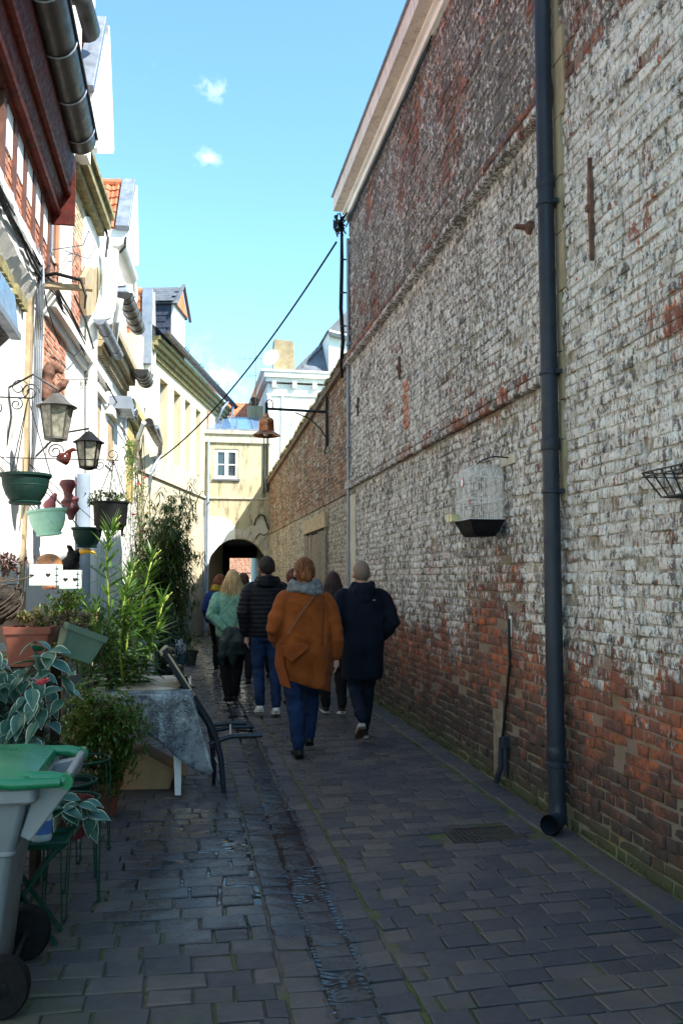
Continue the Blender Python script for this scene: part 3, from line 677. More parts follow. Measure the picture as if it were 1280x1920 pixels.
# ================================================================ HOUSES ON THE LEFT
LN = Vector((LD.y, -LD.x, 0)); LD3 = Vector((LD.x, LD.y, 0))
def lp(y, z, off=0):                          # point on the middle run at depth y, height z
    k = (y - LA[1]) / LD.y; return Vector((LA[0] + LD.x * k, y, z)) + LN * off
def lbox(mb, y0, y1, z0, z1, o0, o1):
    P = []
    for z in (z0, z1):
        for (y, o) in ((y0, o0), (y0, o1), (y1, o1), (y1, o0)): P.append(lp(y, z, o))
    return mb.add(P, [(0, 3, 2, 1), (4, 5, 6, 7), (0, 1, 5, 4), (1, 2, 6, 5), (2, 3, 7, 6), (3, 0, 4, 7)])
def half_gutter(mb, a, b, r, n=10, wall=.012):
    a, b = Vector(a), Vector(b); d = (b - a).normalized(); u = Vector((d.y, -d.x, 0)).normalized()
    pr = [u * (math.cos(t) * r) + Vector((0, 0, math.sin(t) * r)) for t in [math.pi + math.pi * i / n for i in range(n + 1)]]
    pi = [p * ((r - wall) / r) for p in reversed(pr)]
    rings = [[a + p for p in pr + pi], [b + p for p in pr + pi]]
    return mb.loft(rings)
def hcap(mb, c, r, d):
    d = Vector(d); u = Vector((d.y, -d.x, 0)).normalized(); mb.prism([Vector(c) + u * (r * math.cos(t)) + Vector((0, 0, r * math.sin(t))) for t in [math.pi + math.pi * i / 12 for i in range(13)]], d * .012)
def bricks_on(parent, y0, y1, z0, z1, m, fn, seed, name='brick', joined=False):
    """individual bricks on a facade; fn(y, z, off) gives the point"""
    rn = random.Random(seed); z = z0 + .034; r = 0; rest = MB()
    while z < z1:
        y = y0 + (r % 2) * -.11
        while y < y1:
            a, b = max(y, y0), min(y + .21, y1)
            if b - a > .05:
                t = MB() if not joined else rest
                c = fn((a + b) / 2, z, .012 + rn.uniform(-.003, .004)); u = (fn(b, z, 0) - fn(a, z, 0)).normalized(); w = Vector((u.y, -u.x, 0))
                chip(t, c, u, (0, 0, 1), w, b - a, .056, .001, .003, rn, rn.random(), .02)
                if not joined: obj(name, t, m, parent)
            y += .222
        z += .068; r += 1
    if joined: obj('brickwork', rest, m, parent, kind='stuff')

# --- house A: white ground floor, timber and painted brick under an oxblood cove and a big dark gutter
A = thing('timbered_house', 'old house at the left edge with dark red coved eaves and big dark gutter', 'house', (-3, 6, 0))
mb = MB(); mb.box((-6, 1.0, -.05), (-1.5, 9.25, 5.5)); obj('wall', mb, M['white'], A)
mb = MB(); mb.box((-1.5, 1.0, 4.62), (-1.47, 9.24, 5.45)); obj('brick_panel', mb, M['palemortar'], A)
bricks_on(A, 6.9, 9.2, 4.64, 5.44, M['redbrick'], lambda y, z, o: Vector((-1.47 + o, y, z)), 31)
for i in range(9):
    y = 5.4 + i * .46; mb = MB(); mb.box((-1.47, y, 4.62), (-1.435, y + .11, 5.45)); obj('timber_stud', mb, M['timber'], A)
for i in range(5): mb = MB(); mb.box((-1.47, 6.98 + i * .46, 4.98), (-1.446, 7.2 + i * .46, 5.44)); obj('white_panel', mb, M['white2'], A)
# broken ledge
mb = MB(); rings = []
for i in range(39):
    y = 4.0 + i * .116; j = .035 * noise.noise((y * 5, 0, 0)); k = .05 * noise.noise((y * 7, 3, 0))
    rings.append([Vector((-1.5, y, 4.60)), Vector((-1.38 + j * .6, y, 4.56)), Vector((-1.375 + j * .6, y, 4.46)), Vector((-1.41 + k * .6, y, 4.38 + k)), Vector((-1.42, y, 4.26 + k)), Vector((-1.5, y, 4.10 + k))])
mb.loft(rings); obj('broken_ledge', mb, M['white'], A)
mb = MB()
for i in range(31):
    y = 4.2 + i * .132
    if noise.noise((y * 3, 9, 0)) > -.1: mb.box((-1.5, y, 3.98 + .04 * noise.noise((y * 9, 0, 1))), (-1.455 + .02 * noise.noise((y * 8, 1, 1)), y + .10, 4.08))
obj('broken_corbel', mb, M['mosswood'], A, kind='stuff')
# cove and rafters
cove = [(-1.5, 5.30), (-1.42, 5.36), (-1.34, 5.48), (-1.30, 5.60), (-1.24, 5.72), (-1.2, 5.86), (-1.2, 5.98), (-1.5, 6.0)]
mb = MB(); mb.prism([(x, 2.0, z) for x, z in cove], (0, 7.2, 0)); obj('coved_eaves', mb, M['soffit'], A)
for x, z in ((-1.38, 5.40), (-1.28, 5.62)): mb = MB(); mb.tube([(x, 2, z), (x, 9.22, z)], .045, 8); obj('moulding', mb, M['soffit'], A)
mb = MB(); rn = random.Random(2)
for i in range(60): y = 2.2 + i * .117; mb.box((-1.43, y, 5.40), (-1.37, y + .06, 5.44 + rn.uniform(0, .02)))
obj('lath', mb, M['soffit'], A, kind='stuff')
mb = MB(); mb.box((-1.46, 9.2, 5.28), (-1.2, 9.24, 5.98)); obj('end_board', mb, M['soffit'], A)
g = MB(); half_gutter(g, (-1.13, 2.0, 6.08), (-1.13, 8.9, 6.08), .165, 14); hcap(g, (-1.13, 8.9, 6.08), .165, (0, 1, 0)); obj('gutter', g, M['darkzinc'], A, smooth=.7)
for i in range(9):
    y = 2.6 + i * .72 + .3; mb = MB(); mb.tube([(-1.13 + .172 * math.cos(t), y, 6.08 + .172 * math.sin(t)) for t in [math.pi * (1 + k / 12) for k in range(13)]], .008, 6); obj('gutter_bracket', mb, M['zinc'], A)
mb = MB(); mb.tube([(-.955, 2.0, 6.09), (-.955, 8.9, 6.09)], .014, 8); obj('gutter_bead', mb, M['darkzinc'], A)
mb = MB(); mb.prism([(-1.0, 1.0, 6.22), (-1.1, 1.0, 6.30), (-3.6, 1.0, 8.4), (-6, 1.0, 6.1)], (0, 8.2, 0)); obj('roof', mb, M['tile'], A)
mb = MB(); mb.box((-1.5, 8.3, .9), (-1.455, 8.46, 4.3)); obj('corner_board', mb, M['tanwood'], A)
mb = MB(); mb.box((-1.46, 8.42, 4.33), (-1.20, 8.50, 4.38)); mb.box((-1.2, 8.42, 4.33), (-.92, 8.50, 4.37)); obj('bracket_board', mb, M['tanwood'], A)
# stainless extractor box
ex = thing('metal_hood', 'shiny steel extractor box on the white wall at the left edge', 'extractor hood', (-1.35, 5.6, 3.0))
mb = MB(); mb.prism([(-1.5, 5.0, 3.45), (-1.13, 5.0, 3.40), (-1.10, 5.0, 3.16), (-1.14, 5.0, 3.12), (-1.30, 5.0, 2.95), (-1.5, 5.0, 2.92)], (0, .85, 0)); obj('casing', mb, mat('brushed_steel', (.42, .43, .45), .3, .9, .1, 4, .05), ex, bev=.006)
mb = MB(); mb.box((-1.15, 5.0, 3.10), (-1.085, 5.86, 3.14)); obj('lip', mb, M['zinc'], ex)

# --- house B: red and buff brick, white square pipe, mossy eaves board
B = thing('brick_house', 'narrow red and buff brick house with white square pipe and mossy eaves board', 'house', (-3, 10.3, 0))
mb = MB(); lbox(mb, 9.26, 11.35, -.05, 6.75, -5, 0); obj('wall', mb, M['white'], B)
mb = MB(); lbox(mb, 9.28, 11.34, 4.66, 6.6, -.05, .008); lbox(mb, 9.28, 10.5, 3.5, 4.35, -.05, .008); obj('mortar', mb, M['palemortar'], B)
bricks_on(B, 9.30, 11.3, 4.62, 5.75, M['redbrick'], lp, 32); bricks_on(B, 9.30, 10.42, 3.55, 4.32, M['redbrick'], lp, 33)
bricks_on(B, 9.9, 11.32, 5.78, 6.55, M['buffbrick'], lp, 34)
mb = MB(); lbox(mb, 9.26, 13.4, 4.40, 4.52, 0, .13); lbox(mb, 9.26, 13.4, 4.52, 4.58, 0, .09); lbox(mb, 9.26, 13.4, 4.3, 4.40, 0, .05); obj('ledge', mb, M['white'], B)
mb = MB(); lbox(mb, 9.85, 10.06, 4.6, 6.9, .02, .13); obj('square_pipe', mb, M['whitepvc'], B, bev=.01)
mb = MB(); lbox(mb, 10.3, 12.35, 6.52, 6.66, -.1, .22); lbox(mb, 10.3, 12.35, 6.66, 6.74, -.1, .27); lbox(mb, 10.3, 12.35, 6.42, 6.52, -.1, .13); obj('eaves_board', mb, M['mosswood'], B, bev=.008)
mb = MB(); lbox(mb, 10.1, 10.35, 6.5, 6.95, -.1, .26); obj('white_block', mb, M['white2'], B)
wb = MB(); lbox(wb, 9.32, 9.72, 5.0, 5.9, 0, .03); w_ = obj('window', wb, M['white2'], B)
wb = MB(); lbox(wb, 9.37, 9.67, 5.05, 5.85, .028, .034); obj('pane', wb, M['glass'], w_)
mb = MB(); lbox(mb, 9.62, 9.70, 5.0, 5.95, 0, .06); obj('painted_reveal', mb, mat('salmon_paint', (.60, .25, .15), .6), B)
mb = MB(); P = [lp(9.3, 6.76, .1), lp(11.3, 6.76, .1), lp(11.3, 9.0, -2.2), lp(9.3, 9.0, -2.2)]; mb.add(P, [(0, 1, 2, 3)]); obj('roof', mb, M['tile'], B)

# --- houses C and D: limewashed white
Cc = thing('white_house', 'white limewashed house with fat white drainpipes in the middle of the left row', 'house', (-3, 12.4, 0))
mb = MB(); lbox(mb, 11.36, 13.6, -.05, 6.75, -5, .0); obj('wall', mb, M['white'], Cc)
D = thing('white_house', 'white house with dark round gutters and shaded ochre cornice, next to the cream house', 'house', (-3, 15.6, 0))
mb = MB(); lbox(mb, 13.62, 17.85, -.05, 5.4, -5, .0); obj('wall', mb, M['white'], D)
# shaped plaster gable return with a corbel, its shade put into ochre colour
mb = MB(); pts = [(150, 398), (205, 415), (222, 436), (205, 470), (200, 520), (165, 590), (162, 520), (158, 450)]
mb.prism([at_l(x, y, .04) for x, y in [(160, 405), (195, 412), (210, 430), (200, 470), (190, 540), (176, 590), (163, 590)]], -LN * .12); obj('plaster_pilaster', mb, M['white'], Cc)
mb = MB(); mb.prism([at_l(x, y, .10) for x, y in [(160, 520), (170, 500), (176, 505), (184, 500), (192, 520), (186, 550), (176, 590), (163, 592)]], -LN * .08); obj('plaster_bracket', mb, M['ochre'], Cc)
# pipes of house C
W1 = mb = MB(); mb.tube([at_l(212, 470, .28), at_l(211, 500, .28), at_l(209, 560, .28), at_l(206, 580, .27), at_l(200, 590, .24), at_l(190, 594, .18), at_l(180, 598, .14), at_l(173, 612, .10), at_l(172, 640, .09), at_l(172, 760, .09), at_l(172, 1005, .09), at_l(172, 1180, .09)], .078, 12); obj('drainpipe', mb, M['whitepvc'], Cc, smooth=.7)
mb = MB(); mb.tube([at_l(199, 485, .22), at_l(198, 540, .22), at_l(196, 580, .22), at_l(192, 590, .2)], .055, 10); obj('drainpipe', mb, M['whitepvc'], Cc, smooth=.7)
mb = MB(); a = at_l(219, 446, .30); half_gutter(mb, a, a + LD3 * 1.6, .125, 12); hcap(mb, a, .125, LD3); obj('gutter', mb, M['whitepvc'], Cc, smooth=.7)
mb = MB(); mb.tube([a + Vector((0, 0, .02)) + LN * .13, a + Vector((0, 0, -.12)) + LN * .12, a + Vector((0, 0, -.22)) + LN * .05], .018, 6); mb.tube([a - LN * .16 + Vector((0, 0, .12)), a - LN * .12, a - LN * .14 - Vector((0, 0, .3))], .022, 6); obj('gutter_bracket', mb, M['iron'], Cc)
# wire diamond ornament
mb = MB(); mb.tube([at_l(*p, .18) for p in ((100, 468), (156, 460), (167, 433), (180, 462), (167, 486), (122, 470))], .006, 5); obj('wire_diamond', mb, M['iron'], Cc)
# cornices of house D, shade put into their ochre colour
mb = MB(); lbox(mb, 12.6, 15.6, 4.88, 4.98, 0, .12); lbox(mb, 12.6, 15.6, 4.98, 5.10, 0, .22); lbox(mb, 12.6, 15.6, 5.10, 5.22, 0, .30); obj('cornice', mb, M['ochre'], D, bev=.01)
for i in range(22): mb = MB(); lbox(mb, 12.65 + i * .135, 12.72 + i * .135, 4.78, 4.88, 0, .09); obj('dentil', mb, M['ochre'], D)
mb = MB(); lbox(mb, 15.6, 17.8, 4.5, 4.62, 0, .10); lbox(mb, 15.6, 17.8, 4.62, 4.76, 0, .2); obj('cornice', mb, M['shadeocher'], D)
mb = MB(); lbox(mb, 16.3, 17.6, 3.0, 4.5, 0, .02); obj('ochre_bay', mb, M['shadeocher'], D)
def gut(par, p0, p1, off, r, n, m='darkzinc'):
    a, b = at_l(*p0, off), at_l(*p1, off); b.z = a.z
    mb = MB(); half_gutter(mb, a, b, r, 12); hcap(mb, b, r, LD3); hcap(mb, a, r, LD3); obj('gutter', mb, M[m], par, smooth=.7)
    for i in range(n):
        c = a.lerp(b, (i + .6) / n); mb = MB()
        mb.tube([c + LN * (r * 1.05 * math.cos(t)) + Vector((0, 0, r * 1.05 * math.sin(t))) for t in [math.pi * (1 + k / 10) for k in range(11)]], .009, 5); obj('gutter_bracket', mb, M['zinc'], par)
gut(D, (233, 548), (258, 655), .42, .12, 5); gut(D, (264, 692), (273, 790), .40, .13, 4, 'darkzinc'); gut(Cc, (187, 598), (222, 640), .22, .085, 2, 'zinc')
mb = MB(); mb.tube([at_l(279, 792, .40), at_l(285, 805, .42), at_l(292, 820, .42), at_l(299, 832, .40)], [.09, .085, .08, .08], 10); obj('ribbed_elbow', mb, M['darkzinc'], D, smooth=.7)
mb = MB(); mb.tube([at_l(294, 800, .45), at_l(301, 826, .44), at_l(300, 850, .36), at_l(290, 872, .26), at_l(281, 890, .2), at_l(278, 930, .16), at_l(277, 1100, .16)], .05, 8); obj('swan_neck_pipe', mb, M['zinc'], D, smooth=.7)
mb = MB(); mb.tube([at_l(270, 792, .35), at_l(262, 815, .25), at_l(255, 830, .14), at_l(253, 860, .08), at_l(252, 1100, .08)], .045, 8); obj('downpipe', mb, M['whitepvc'], D, smooth=.7)
mb = MB(); mb.tube([at_l(214, 645, .2), at_l(219, 600, .34), at_l(226, 560, .4)], .05, 8); obj('downpipe', mb, M['whitepvc'], D, smooth=.7)

# dormers
def dormer(par, near, apex, far, low_, off, tm, tiles, front='white2', back=1.5):
    N, A_, F_, Lw = [at_l(*p, off) for p in (near, apex, far, low_)]; b = -LN
    d = obj('dormer', MB().prism([N, A_, F_, Lw], b * .1), M[front], par)
    up_ = (A_ - N).cross(b).normalized();
    if up_.z < 0: up_ = -up_
    mb = MB(); mb.obox((N + A_) / 2 + b * back / 2 - up_ * .03, (A_ - N) / 2, b * back / 2, up_ * .03); obj('roof_slope', mb, M[tm], d)
    mb = MB(); u2 = b.cross(F_ - A_).normalized()
    if u2.z < 0: u2 = -u2
    mb.obox((F_ + A_) / 2 + b * back / 2 - u2 * .03, (A_ - F_) / 2, b * back / 2, u2 * .03); obj('roof_slope', mb, M['zinc'], d)
    sl = (A_ - N); L = sl.length; s = sl.normalized()
    rows = max(2, int(L / .19)); ts = MB()
    for i in range(rows):
        for j in range(tiles):
            c = N + s * (L * (i + .5) / rows) + b * (.26 + j * .19) + up_ * (.012)
            P = []
            for e in (-1, 1):
                for k in range(7):
                    t = -1 + 2 * k / 6; h = .022 * math.cos(t * 4.2) + (.012 if t > .6 else 0)
                    P.append(c + b * t * .094 + s * (e * L / rows * .56) + up_ * (h + (.026 if e < 0 else 0)))
            q = MB(); fs = [(k, k + 1, 7 + k + 1, 7 + k) for k in range(6)]
            low = [p - up_ * .018 for p in P[:7]]
            q.add(P + low, fs + [(k + 1, k, 14 + k, 14 + k + 1) for k in range(6)]); obj('roof_tile', q, M[tm], d)
    mb = MB(); mb.tube([A_ + b * .2 + up_ * .01, A_ + b * back], .075, 10)
    for k in range(5): mb.tube([A_ + b * (.25 + k * .33), A_ + b * (.31 + k * .33)], .095, 10)
    obj('ridge_tile', mb, M[tm], d)
    mb = MB(); mb.obox((N + A_) / 2 + up_ * .05 + b * .09, (A_ - N) * .53, b * .11, up_ * .05); obj('barge_flashing', mb, M['zinc'], d, bev=.006)
    mb = MB(); mb.beam(A_ + LN * .02, F_ + LN * .02 , .06, .10); mb.beam(Lw + LN * .02, F_ + LN * .02, .05, .07); obj('bargeboard', mb, M['white2'], d)
    mb = MB(); e = N + b * .3 - Vector((0, 0, .3)); P = [N + b * .02, N + b * back, N + b * back - Vector((0, 0, 1.2)), N + b * .02 - Vector((0, 0, .95))]; mb.prism(P, LD3 * .05); obj('cheek', mb, M[front], d)
    return d
dormer(B, (175, 170), (198, 48), (207, 282), (177, 282), .22, 'tile', 3)
dormer(Cc, (241, 430), (252, 347), (255, 494), (241, 494), .22, 'tile', 4)
dormer(Cc, (240, 552), (244, 492), (254, 560), (243, 575), .22, 'orangetile', 2)
dormer(D, (283, 680), (286, 548), (288, 698), (284, 698), .22, 'orangetile', 3)
dormer(D, (300, 755), (302, 665), (305, 775), (300, 775), .25, 'plumtile', 2)
mb = MB(); lbox(mb, 9.9, 10.35, 6.9, 8.2, -.9, .12); obj('upper_wall', mb, M['white2'], B)
ub = thing('rooftop_box', 'dark rounded rooftop vent above the gutter at the top left corner', 'roof vent', tuple(at_l(150, 40, .1)))
mb = MB(); a = at_l(150, 8, .1); mb.tube([a + LD3 * -.4 - LN * .3, a + LD3 * -.1, a + LD3 * .5], .17, 14); obj('vent', mb, M['darkzinc'], ub, smooth=.7)
mb = MB(); mb.obox(at_l(167, 12, .1) + LD3 * .1, (0, .06, .22), (.05, 0, 0), (0, .05, -.02)); obj('trim', mb, M['white2'], ub)
# panelled white door and shutters, grey blue pipe
def panelled(y0, y1, z0, z1, n, nm, par, m='white2'):
    mb = MB(); lbox(mb, y0, y1, z0, z1, 0, .035); d = obj(nm, mb, M[m], par)
    w = (y1 - y0) / n
    for i in range(n):
        mb = MB(); lbox(mb, y0 + i * w + .04, y0 + (i + 1) * w - .04, z0 + .1, z1 - .1, .03, .055); obj('panel', mb, M[m], d, bev=.006)
panelled(12.5, 13.6, .08, 2.35, 4, 'door', Cc); panelled(13.9, 15.6, .08, 2.5, 5, 'shutter', D)
mb = MB(); mb.tube([at_l(157, 888, .1), at_l(157, 1000, .1), at_l(157, 1180, .1)], .085, 12); obj('blue_pipe', mb, M['bluepipe'], Cc, smooth=.7)
mb = MB(); lbox(mb, 12.4, 17.8, 0, .75, 0, .03); obj('shade_strip', mb, M['bluepipe'], Cc)  # grey-blue strip stands in for the sun-shadowed foot of the wall
for i, (y0, y1, z0, z1) in enumerate([(12.3, 13.1, 3.35, 4.15), (13.7, 14.5, 3.3, 4.1)]):
    mb = MB(); lbox(mb, y0, y1, z0, z1, 0, .02); w_ = obj('window', mb, M['white2'], D)
    mb = MB(); lbox(mb, y0 - .08, y1 + .08, z1, z1 + .12, 0, .11); obj('window_head', mb, M['white'], w_)
    mb = MB(); lbox(mb, y0 + .08, y1 - .08, z0 + .1, z1 - .08, .021, .024); obj('pane', mb, M['tanwood'], w_)

# --- cream house, turned across the end of the row
CN = Vector((CDR.y, -CDR.x, 0)); CD3 = Vector((CDR.x, CDR.y, 0)); CA3 = Vector((CA[0], CA[1], 0))
def cpnt(s, z, off=0): return CA3 + CD3 * s + CN * off + Vector((0, 0, z))
def cbox(mb, s0, s1, z0, z1, o0, o1):
    P = [cpnt(s, z, o) for z in (z0, z1) for (s, o) in ((s0, o0), (s0, o1), (s1, o1), (s1, o0))]
    return mb.add(P, [(0, 3, 2, 1), (4, 5, 6, 7), (0, 1, 5, 4), (1, 2, 6, 5), (2, 3, 7, 6), (3, 0, 4, 7)])
cr = thing('cream_house', 'cream rendered house with tall blind recesses, dark eaves gutter and a slate dormer', 'house', (-1.5, 21, 0))
mb = MB(); nz0, nz1 = 4.25, 6.05
cbox(mb, -6.3, 2.6, -.05, nz0, -4, 0); cbox(mb, -6.3, 2.6, nz1, 6.6, -4, 0); cbox(mb, -6.3, 2.6, nz0, nz1, -4, -.26)
ed = [-6.3, -4.62, -3.95, -3.40, -2.75, -2.32, -1.75, -1.14, -.58, 2.6]
for i in range(0, len(ed), 2): cbox(mb, ed[i], ed[i + 1], nz0, nz1, -.26, 0)
obj('wall', mb, M['cream'], cr)
mb = MB(); cbox(mb, -6.3, -.02, 3.74, 3.80, 0, .05); obj('string_course', mb, M['stone'], cr)
mb = MB(); cbox(mb, -6.3, -.02, 0, 1.3, 0, .02); obj('stone_base', mb, M['stone'], cr)
for i in range(3):
    s0 = -4.3 + i * 1.1; mb = MB(); cbox(mb, s0, s0 + .36, 2.62, 2.84, 0, .02); cbox(mb, s0 - .03, s0 + .39, 2.84, 2.87, 0, .08); obj('vent_opening', mb, M['ochre'], cr)
for k, (z0, z1, o) in enumerate([(6.34, 6.44, .06), (6.44, 6.54, .12), (6.54, 6.66, .20), (6.66, 6.74, .26)]):
    mb = MB(); cbox(mb, -5.6, 2.5, z0, z1 - .004, -.2, o); obj('eaves_board', mb, M['mosswood'], cr)
mb = MB(); half_gutter(mb, cpnt(-5.6, 6.86, .34), cpnt(2.6, 6.86, .34), .09, 10); obj('gutter', mb, M['darkzinc'], cr, smooth=.7)
mb = MB(); P = [cpnt(-5.7, 6.80, .30), cpnt(2.6, 6.80, .30), cpnt(2.6, 9.0, -2.2), cpnt(-5.7, 9.0, -2.2)]; mb.add(P, [(0, 1, 2, 3)]); obj('roof', mb, M['darkslate'], cr)
mb = MB()
for s in (-3.0, -1.4, .6): a = cpnt(s, 6.95, .2); mb.tube([a, a + Vector((0, 0, .16)) + CN * .05, a + Vector((0, 0, .24)) - CN * .03, a + Vector((0, 0, .2)) - CN * .08], .012, 5)
obj('roof_hook', mb, M['iron'], cr)
mb = MB(); mb.tube([cpnt(2.2, 6.8, .34), cpnt(2.25, 6.5, .3), cpnt(2.1, 6.1, .12), cpnt(1.9, 5.9, .05)], .045, 8); mb.tube([cpnt(1.4, 6.75, .34), cpnt(1.2, 6.5, .22), cpnt(1.25, 6.2, .08), cpnt(1.7, 5.75, .05)], .045, 8); obj('swan_neck_pipe', mb, M['zinc'], cr, smooth=.7)
bricks_on(cr, .15, .4, 5.75, 6.3, M['redbrick'], lambda s, z, o: cpnt(s, z, o), 41, joined=True)
mb = MB(); mb.tube([cpnt(-.12, .1, .06), cpnt(-.12, 3.7, .06)], .03, 6); obj('drain_pipe', mb, M['zinc'], cr)
# slate hung dormer, each slate its own course edge
sdm = thing('slate_dormer', 'slate hung dormer with a white front and orange gable tiles on the cream house roof', 'dormer', tuple(cpnt(-4.6, 6.9, -.3)))
q0, q1, qt = cpnt(-5.15, 6.8, -.05), cpnt(-3.35, 6.8, -.05), 8.55
def sbox(mb, s0, s1, z0, z1, o0, o1): return cbox(mb, s0, s1, z0, z1, o0, o1)
sY0, sY1 = -4.15, -3.0
mb = MB(); sbox(mb, sY0, sY1, 6.6, 7.92, -2.2, .10); obj('core', mb, M['darkslate'], sdm)
rn = random.Random(17)
for r in range(8):
    for j in range(8):
        z = 6.75 + r * .148; o = .08 - j * .19 - (r % 2) * .095
        P = [cpnt(sY0 - .014 - .010, z, o), cpnt(sY0 - .024, z, o - .18), cpnt(sY0 - .008, z + .17, o - .18), cpnt(sY0 - .008, z + .17, o)]
        q = MB(); q.prism(P, CD3 * .006); obj('slate', q, M['darkslate'], sdm)
for r in range(6):
    for j in range(9):
        k = r / 6; z = 7.93 + k * .55; o = .18 - j * .19 - (r % 2) * .09; s = sY0 - .12 + k * .68
        P = [cpnt(s, z + .03, o), cpnt(s, z + .03, o - .18), cpnt(s + .13, z + .125, o - .18), cpnt(s + .13, z + .125, o)]
        q = MB(); q.prism(P, Vector((0, 0, -.012))); obj('slate', q, M['slate'], sdm)
mb = MB(); ap = (sY0 + sY1) / 2; mb.prism([cpnt(sY0 - .1, 7.90, .18), cpnt(ap, 8.5, .18), cpnt(sY1 + .1, 7.90, .18)], -CN * 2.4); obj('roof', mb, M['slate'], sdm)
mb = MB(); mb.prism([cpnt(sY0 + .02, 7.92, .19), cpnt(ap, 8.42, .19), cpnt(sY1 - .02, 7.92, .19)], CN * .02); obj('gable_tiles', mb, M['orangetile'], sdm)
mb = MB(); sbox(mb, sY0 + .02, sY1 - .02, 6.8, 7.9, .10, .14); obj('front', mb, M['white2'], sdm)
mb = MB(); mb.beam(cpnt(sY1 + .14, 7.86, .24), cpnt(ap, 8.56, .24), .07, .05); mb.beam(cpnt(sY0 - .14, 7.86, .24), cpnt(ap, 8.56, .24), .07, .05); obj('bargeboard', mb, M['slate'], sdm)

# ================================================================ PIPES, CABLES, LAMP, CAGE ON THE RIGHT
px_, py_ = XW - .085, 4.98
dp = thing('drainpipe', 'slate blue downpipe running the full height of the right wall down to an open elbow', 'drainpipe', (px_, py_, 0))
mb = MB(); mb.tube([(px_, py_, .17), (px_, py_, 5.62)], .053, 20); obj('pipe', mb, M['pipe'], dp, smooth=.7)
for z in (.42, 2.32, 4.02, 5.3): mb = MB(); mb.lathe([(.055, 0), (.060, .01), (.060, .07), (.055, .08)], (px_, py_, z), 20); obj('socket', mb, M['pipe'], dp, smooth=.7)
for z in (.38, 2.05, 2.8, 3.9): mb = MB(); mb.lathe([(.058, 0), (.062, .004), (.062, .022), (.058, .026)], (px_, py_, z), 20); mb.box((px_ + .05, py_ - .015, z), (XW, py_ + .015, z + .025)); mb.box((px_ + .02, py_ - .085, z), (px_ + .05, py_ - .05, z + .025)); obj('pipe_bracket', mb, M['pipe'], dp)
mb = MB(); mb.tube([(px_, py_, .20), (px_, py_, .12), (px_ - .01, py_ - .02, .075), (px_ - .05, py_ - .06, .06), (px_ - .10, py_ - .11, .065)], [.053, .053, .055, .057, .060], 18, cap=False)
mb.tube([(px_ - .10, py_ - .11, .065), (px_ - .05, py_ - .06, .06), (px_ - .01, py_ - .02, .075), (px_, py_, .12)], [.052, .05, .048, .045], 18, cap=False); obj('open_elbow', mb, M['pipe'], dp, smooth=.7)
cp = thing('corner_pipe', 'thin grey pipe down the corner between the tall building and the low brick wall', 'pipe', (XW - .03, 12.0, 0))
mb = MB(); mb.tube([(XW - .03, 11.95, .05), (XW - .035, 11.97, 6.5)], .022, 8); obj('pipe', mb, M['zinc'], cp)
for z in (1.6, 2.8, 3.4, 4.9): obj('clip', MB().box((XW - .06, 11.91, z), (XW, 12.0, z + .04)), M['zinc'], cp)
mb = MB(); mb.box((XW - .015, 11.55, .3), (XW + .01, 12.04, 2.7)); obj('pale_quoin', mb, M['stone'], tall)
ck = thing('black_cable', 'thick black cable hanging beside the far corner of the tall building below the eaves', 'cable', (XW - .12, 12.1, 4.6))
mb = MB(); mb.tube([(XW - .12, 12.0, 6.7), (XW - .10, 12.1, 6.2), (XW - .11, 12.12, 5.5), (XW - .08, 12.12, 5.0), (XW - .1, 12.15, 4.7), (XW - .06, 12.3, 4.5)], [.02, .028, .03, .03, .03, .02], 8); obj('sheath', mb, M['black'], ck)
mb = MB()
for z in (6.2, 5.7, 5.2): mb.box((XW - .12, 12.03, z), (XW, 12.05, z + .02))
obj('clamp', mb, M['iron'], ck)
ec = thing('cable_bundle', 'bundle of black cables clipped below the eaves of the tall building', 'cable', (XW - .04, 8.5, 6.75)); rn = random.Random(12)
for k in range(4):
    mb = MB(); mb.tube([(XW - .03 - .012 * k + .01 * noise.noise((y, k, 0)), y * .62 + 1.9 * 0 + 4.55 + 0, 6.80 - .045 * k + .03 * noise.noise((y * .8, k * 3, 5))) for y in [5 + i * .33 for i in range(22)]], .010, 5); obj('cable', mb, M['black'], ec)
mb = MB()
for k in range(14):
    c = Vector((XW - .08, 12.0, 6.72)); mb.tube([c + Vector((rn.uniform(-.14, .02), rn.uniform(-.2, .2), rn.uniform(-.14, .16))) for _ in range(4)], .012, 5)
obj('junction', mb, M['black'], ec)
# overhead cable to the cream house
a, b = Vector((XW - .2, 12.0, 6.45)), at_c(298, 862, .05)
oc = MB(); oc.tube([a.lerp(b, i / 24) - Vector((0, 0, .35 * 4 * (i / 24) * (1 - i / 24))) for i in range(25)], .016, 6)
obj('overhead_cable', oc, M['black'], label='black overhead cable sagging across the sky from the tall building to the cream house', cat='cable')
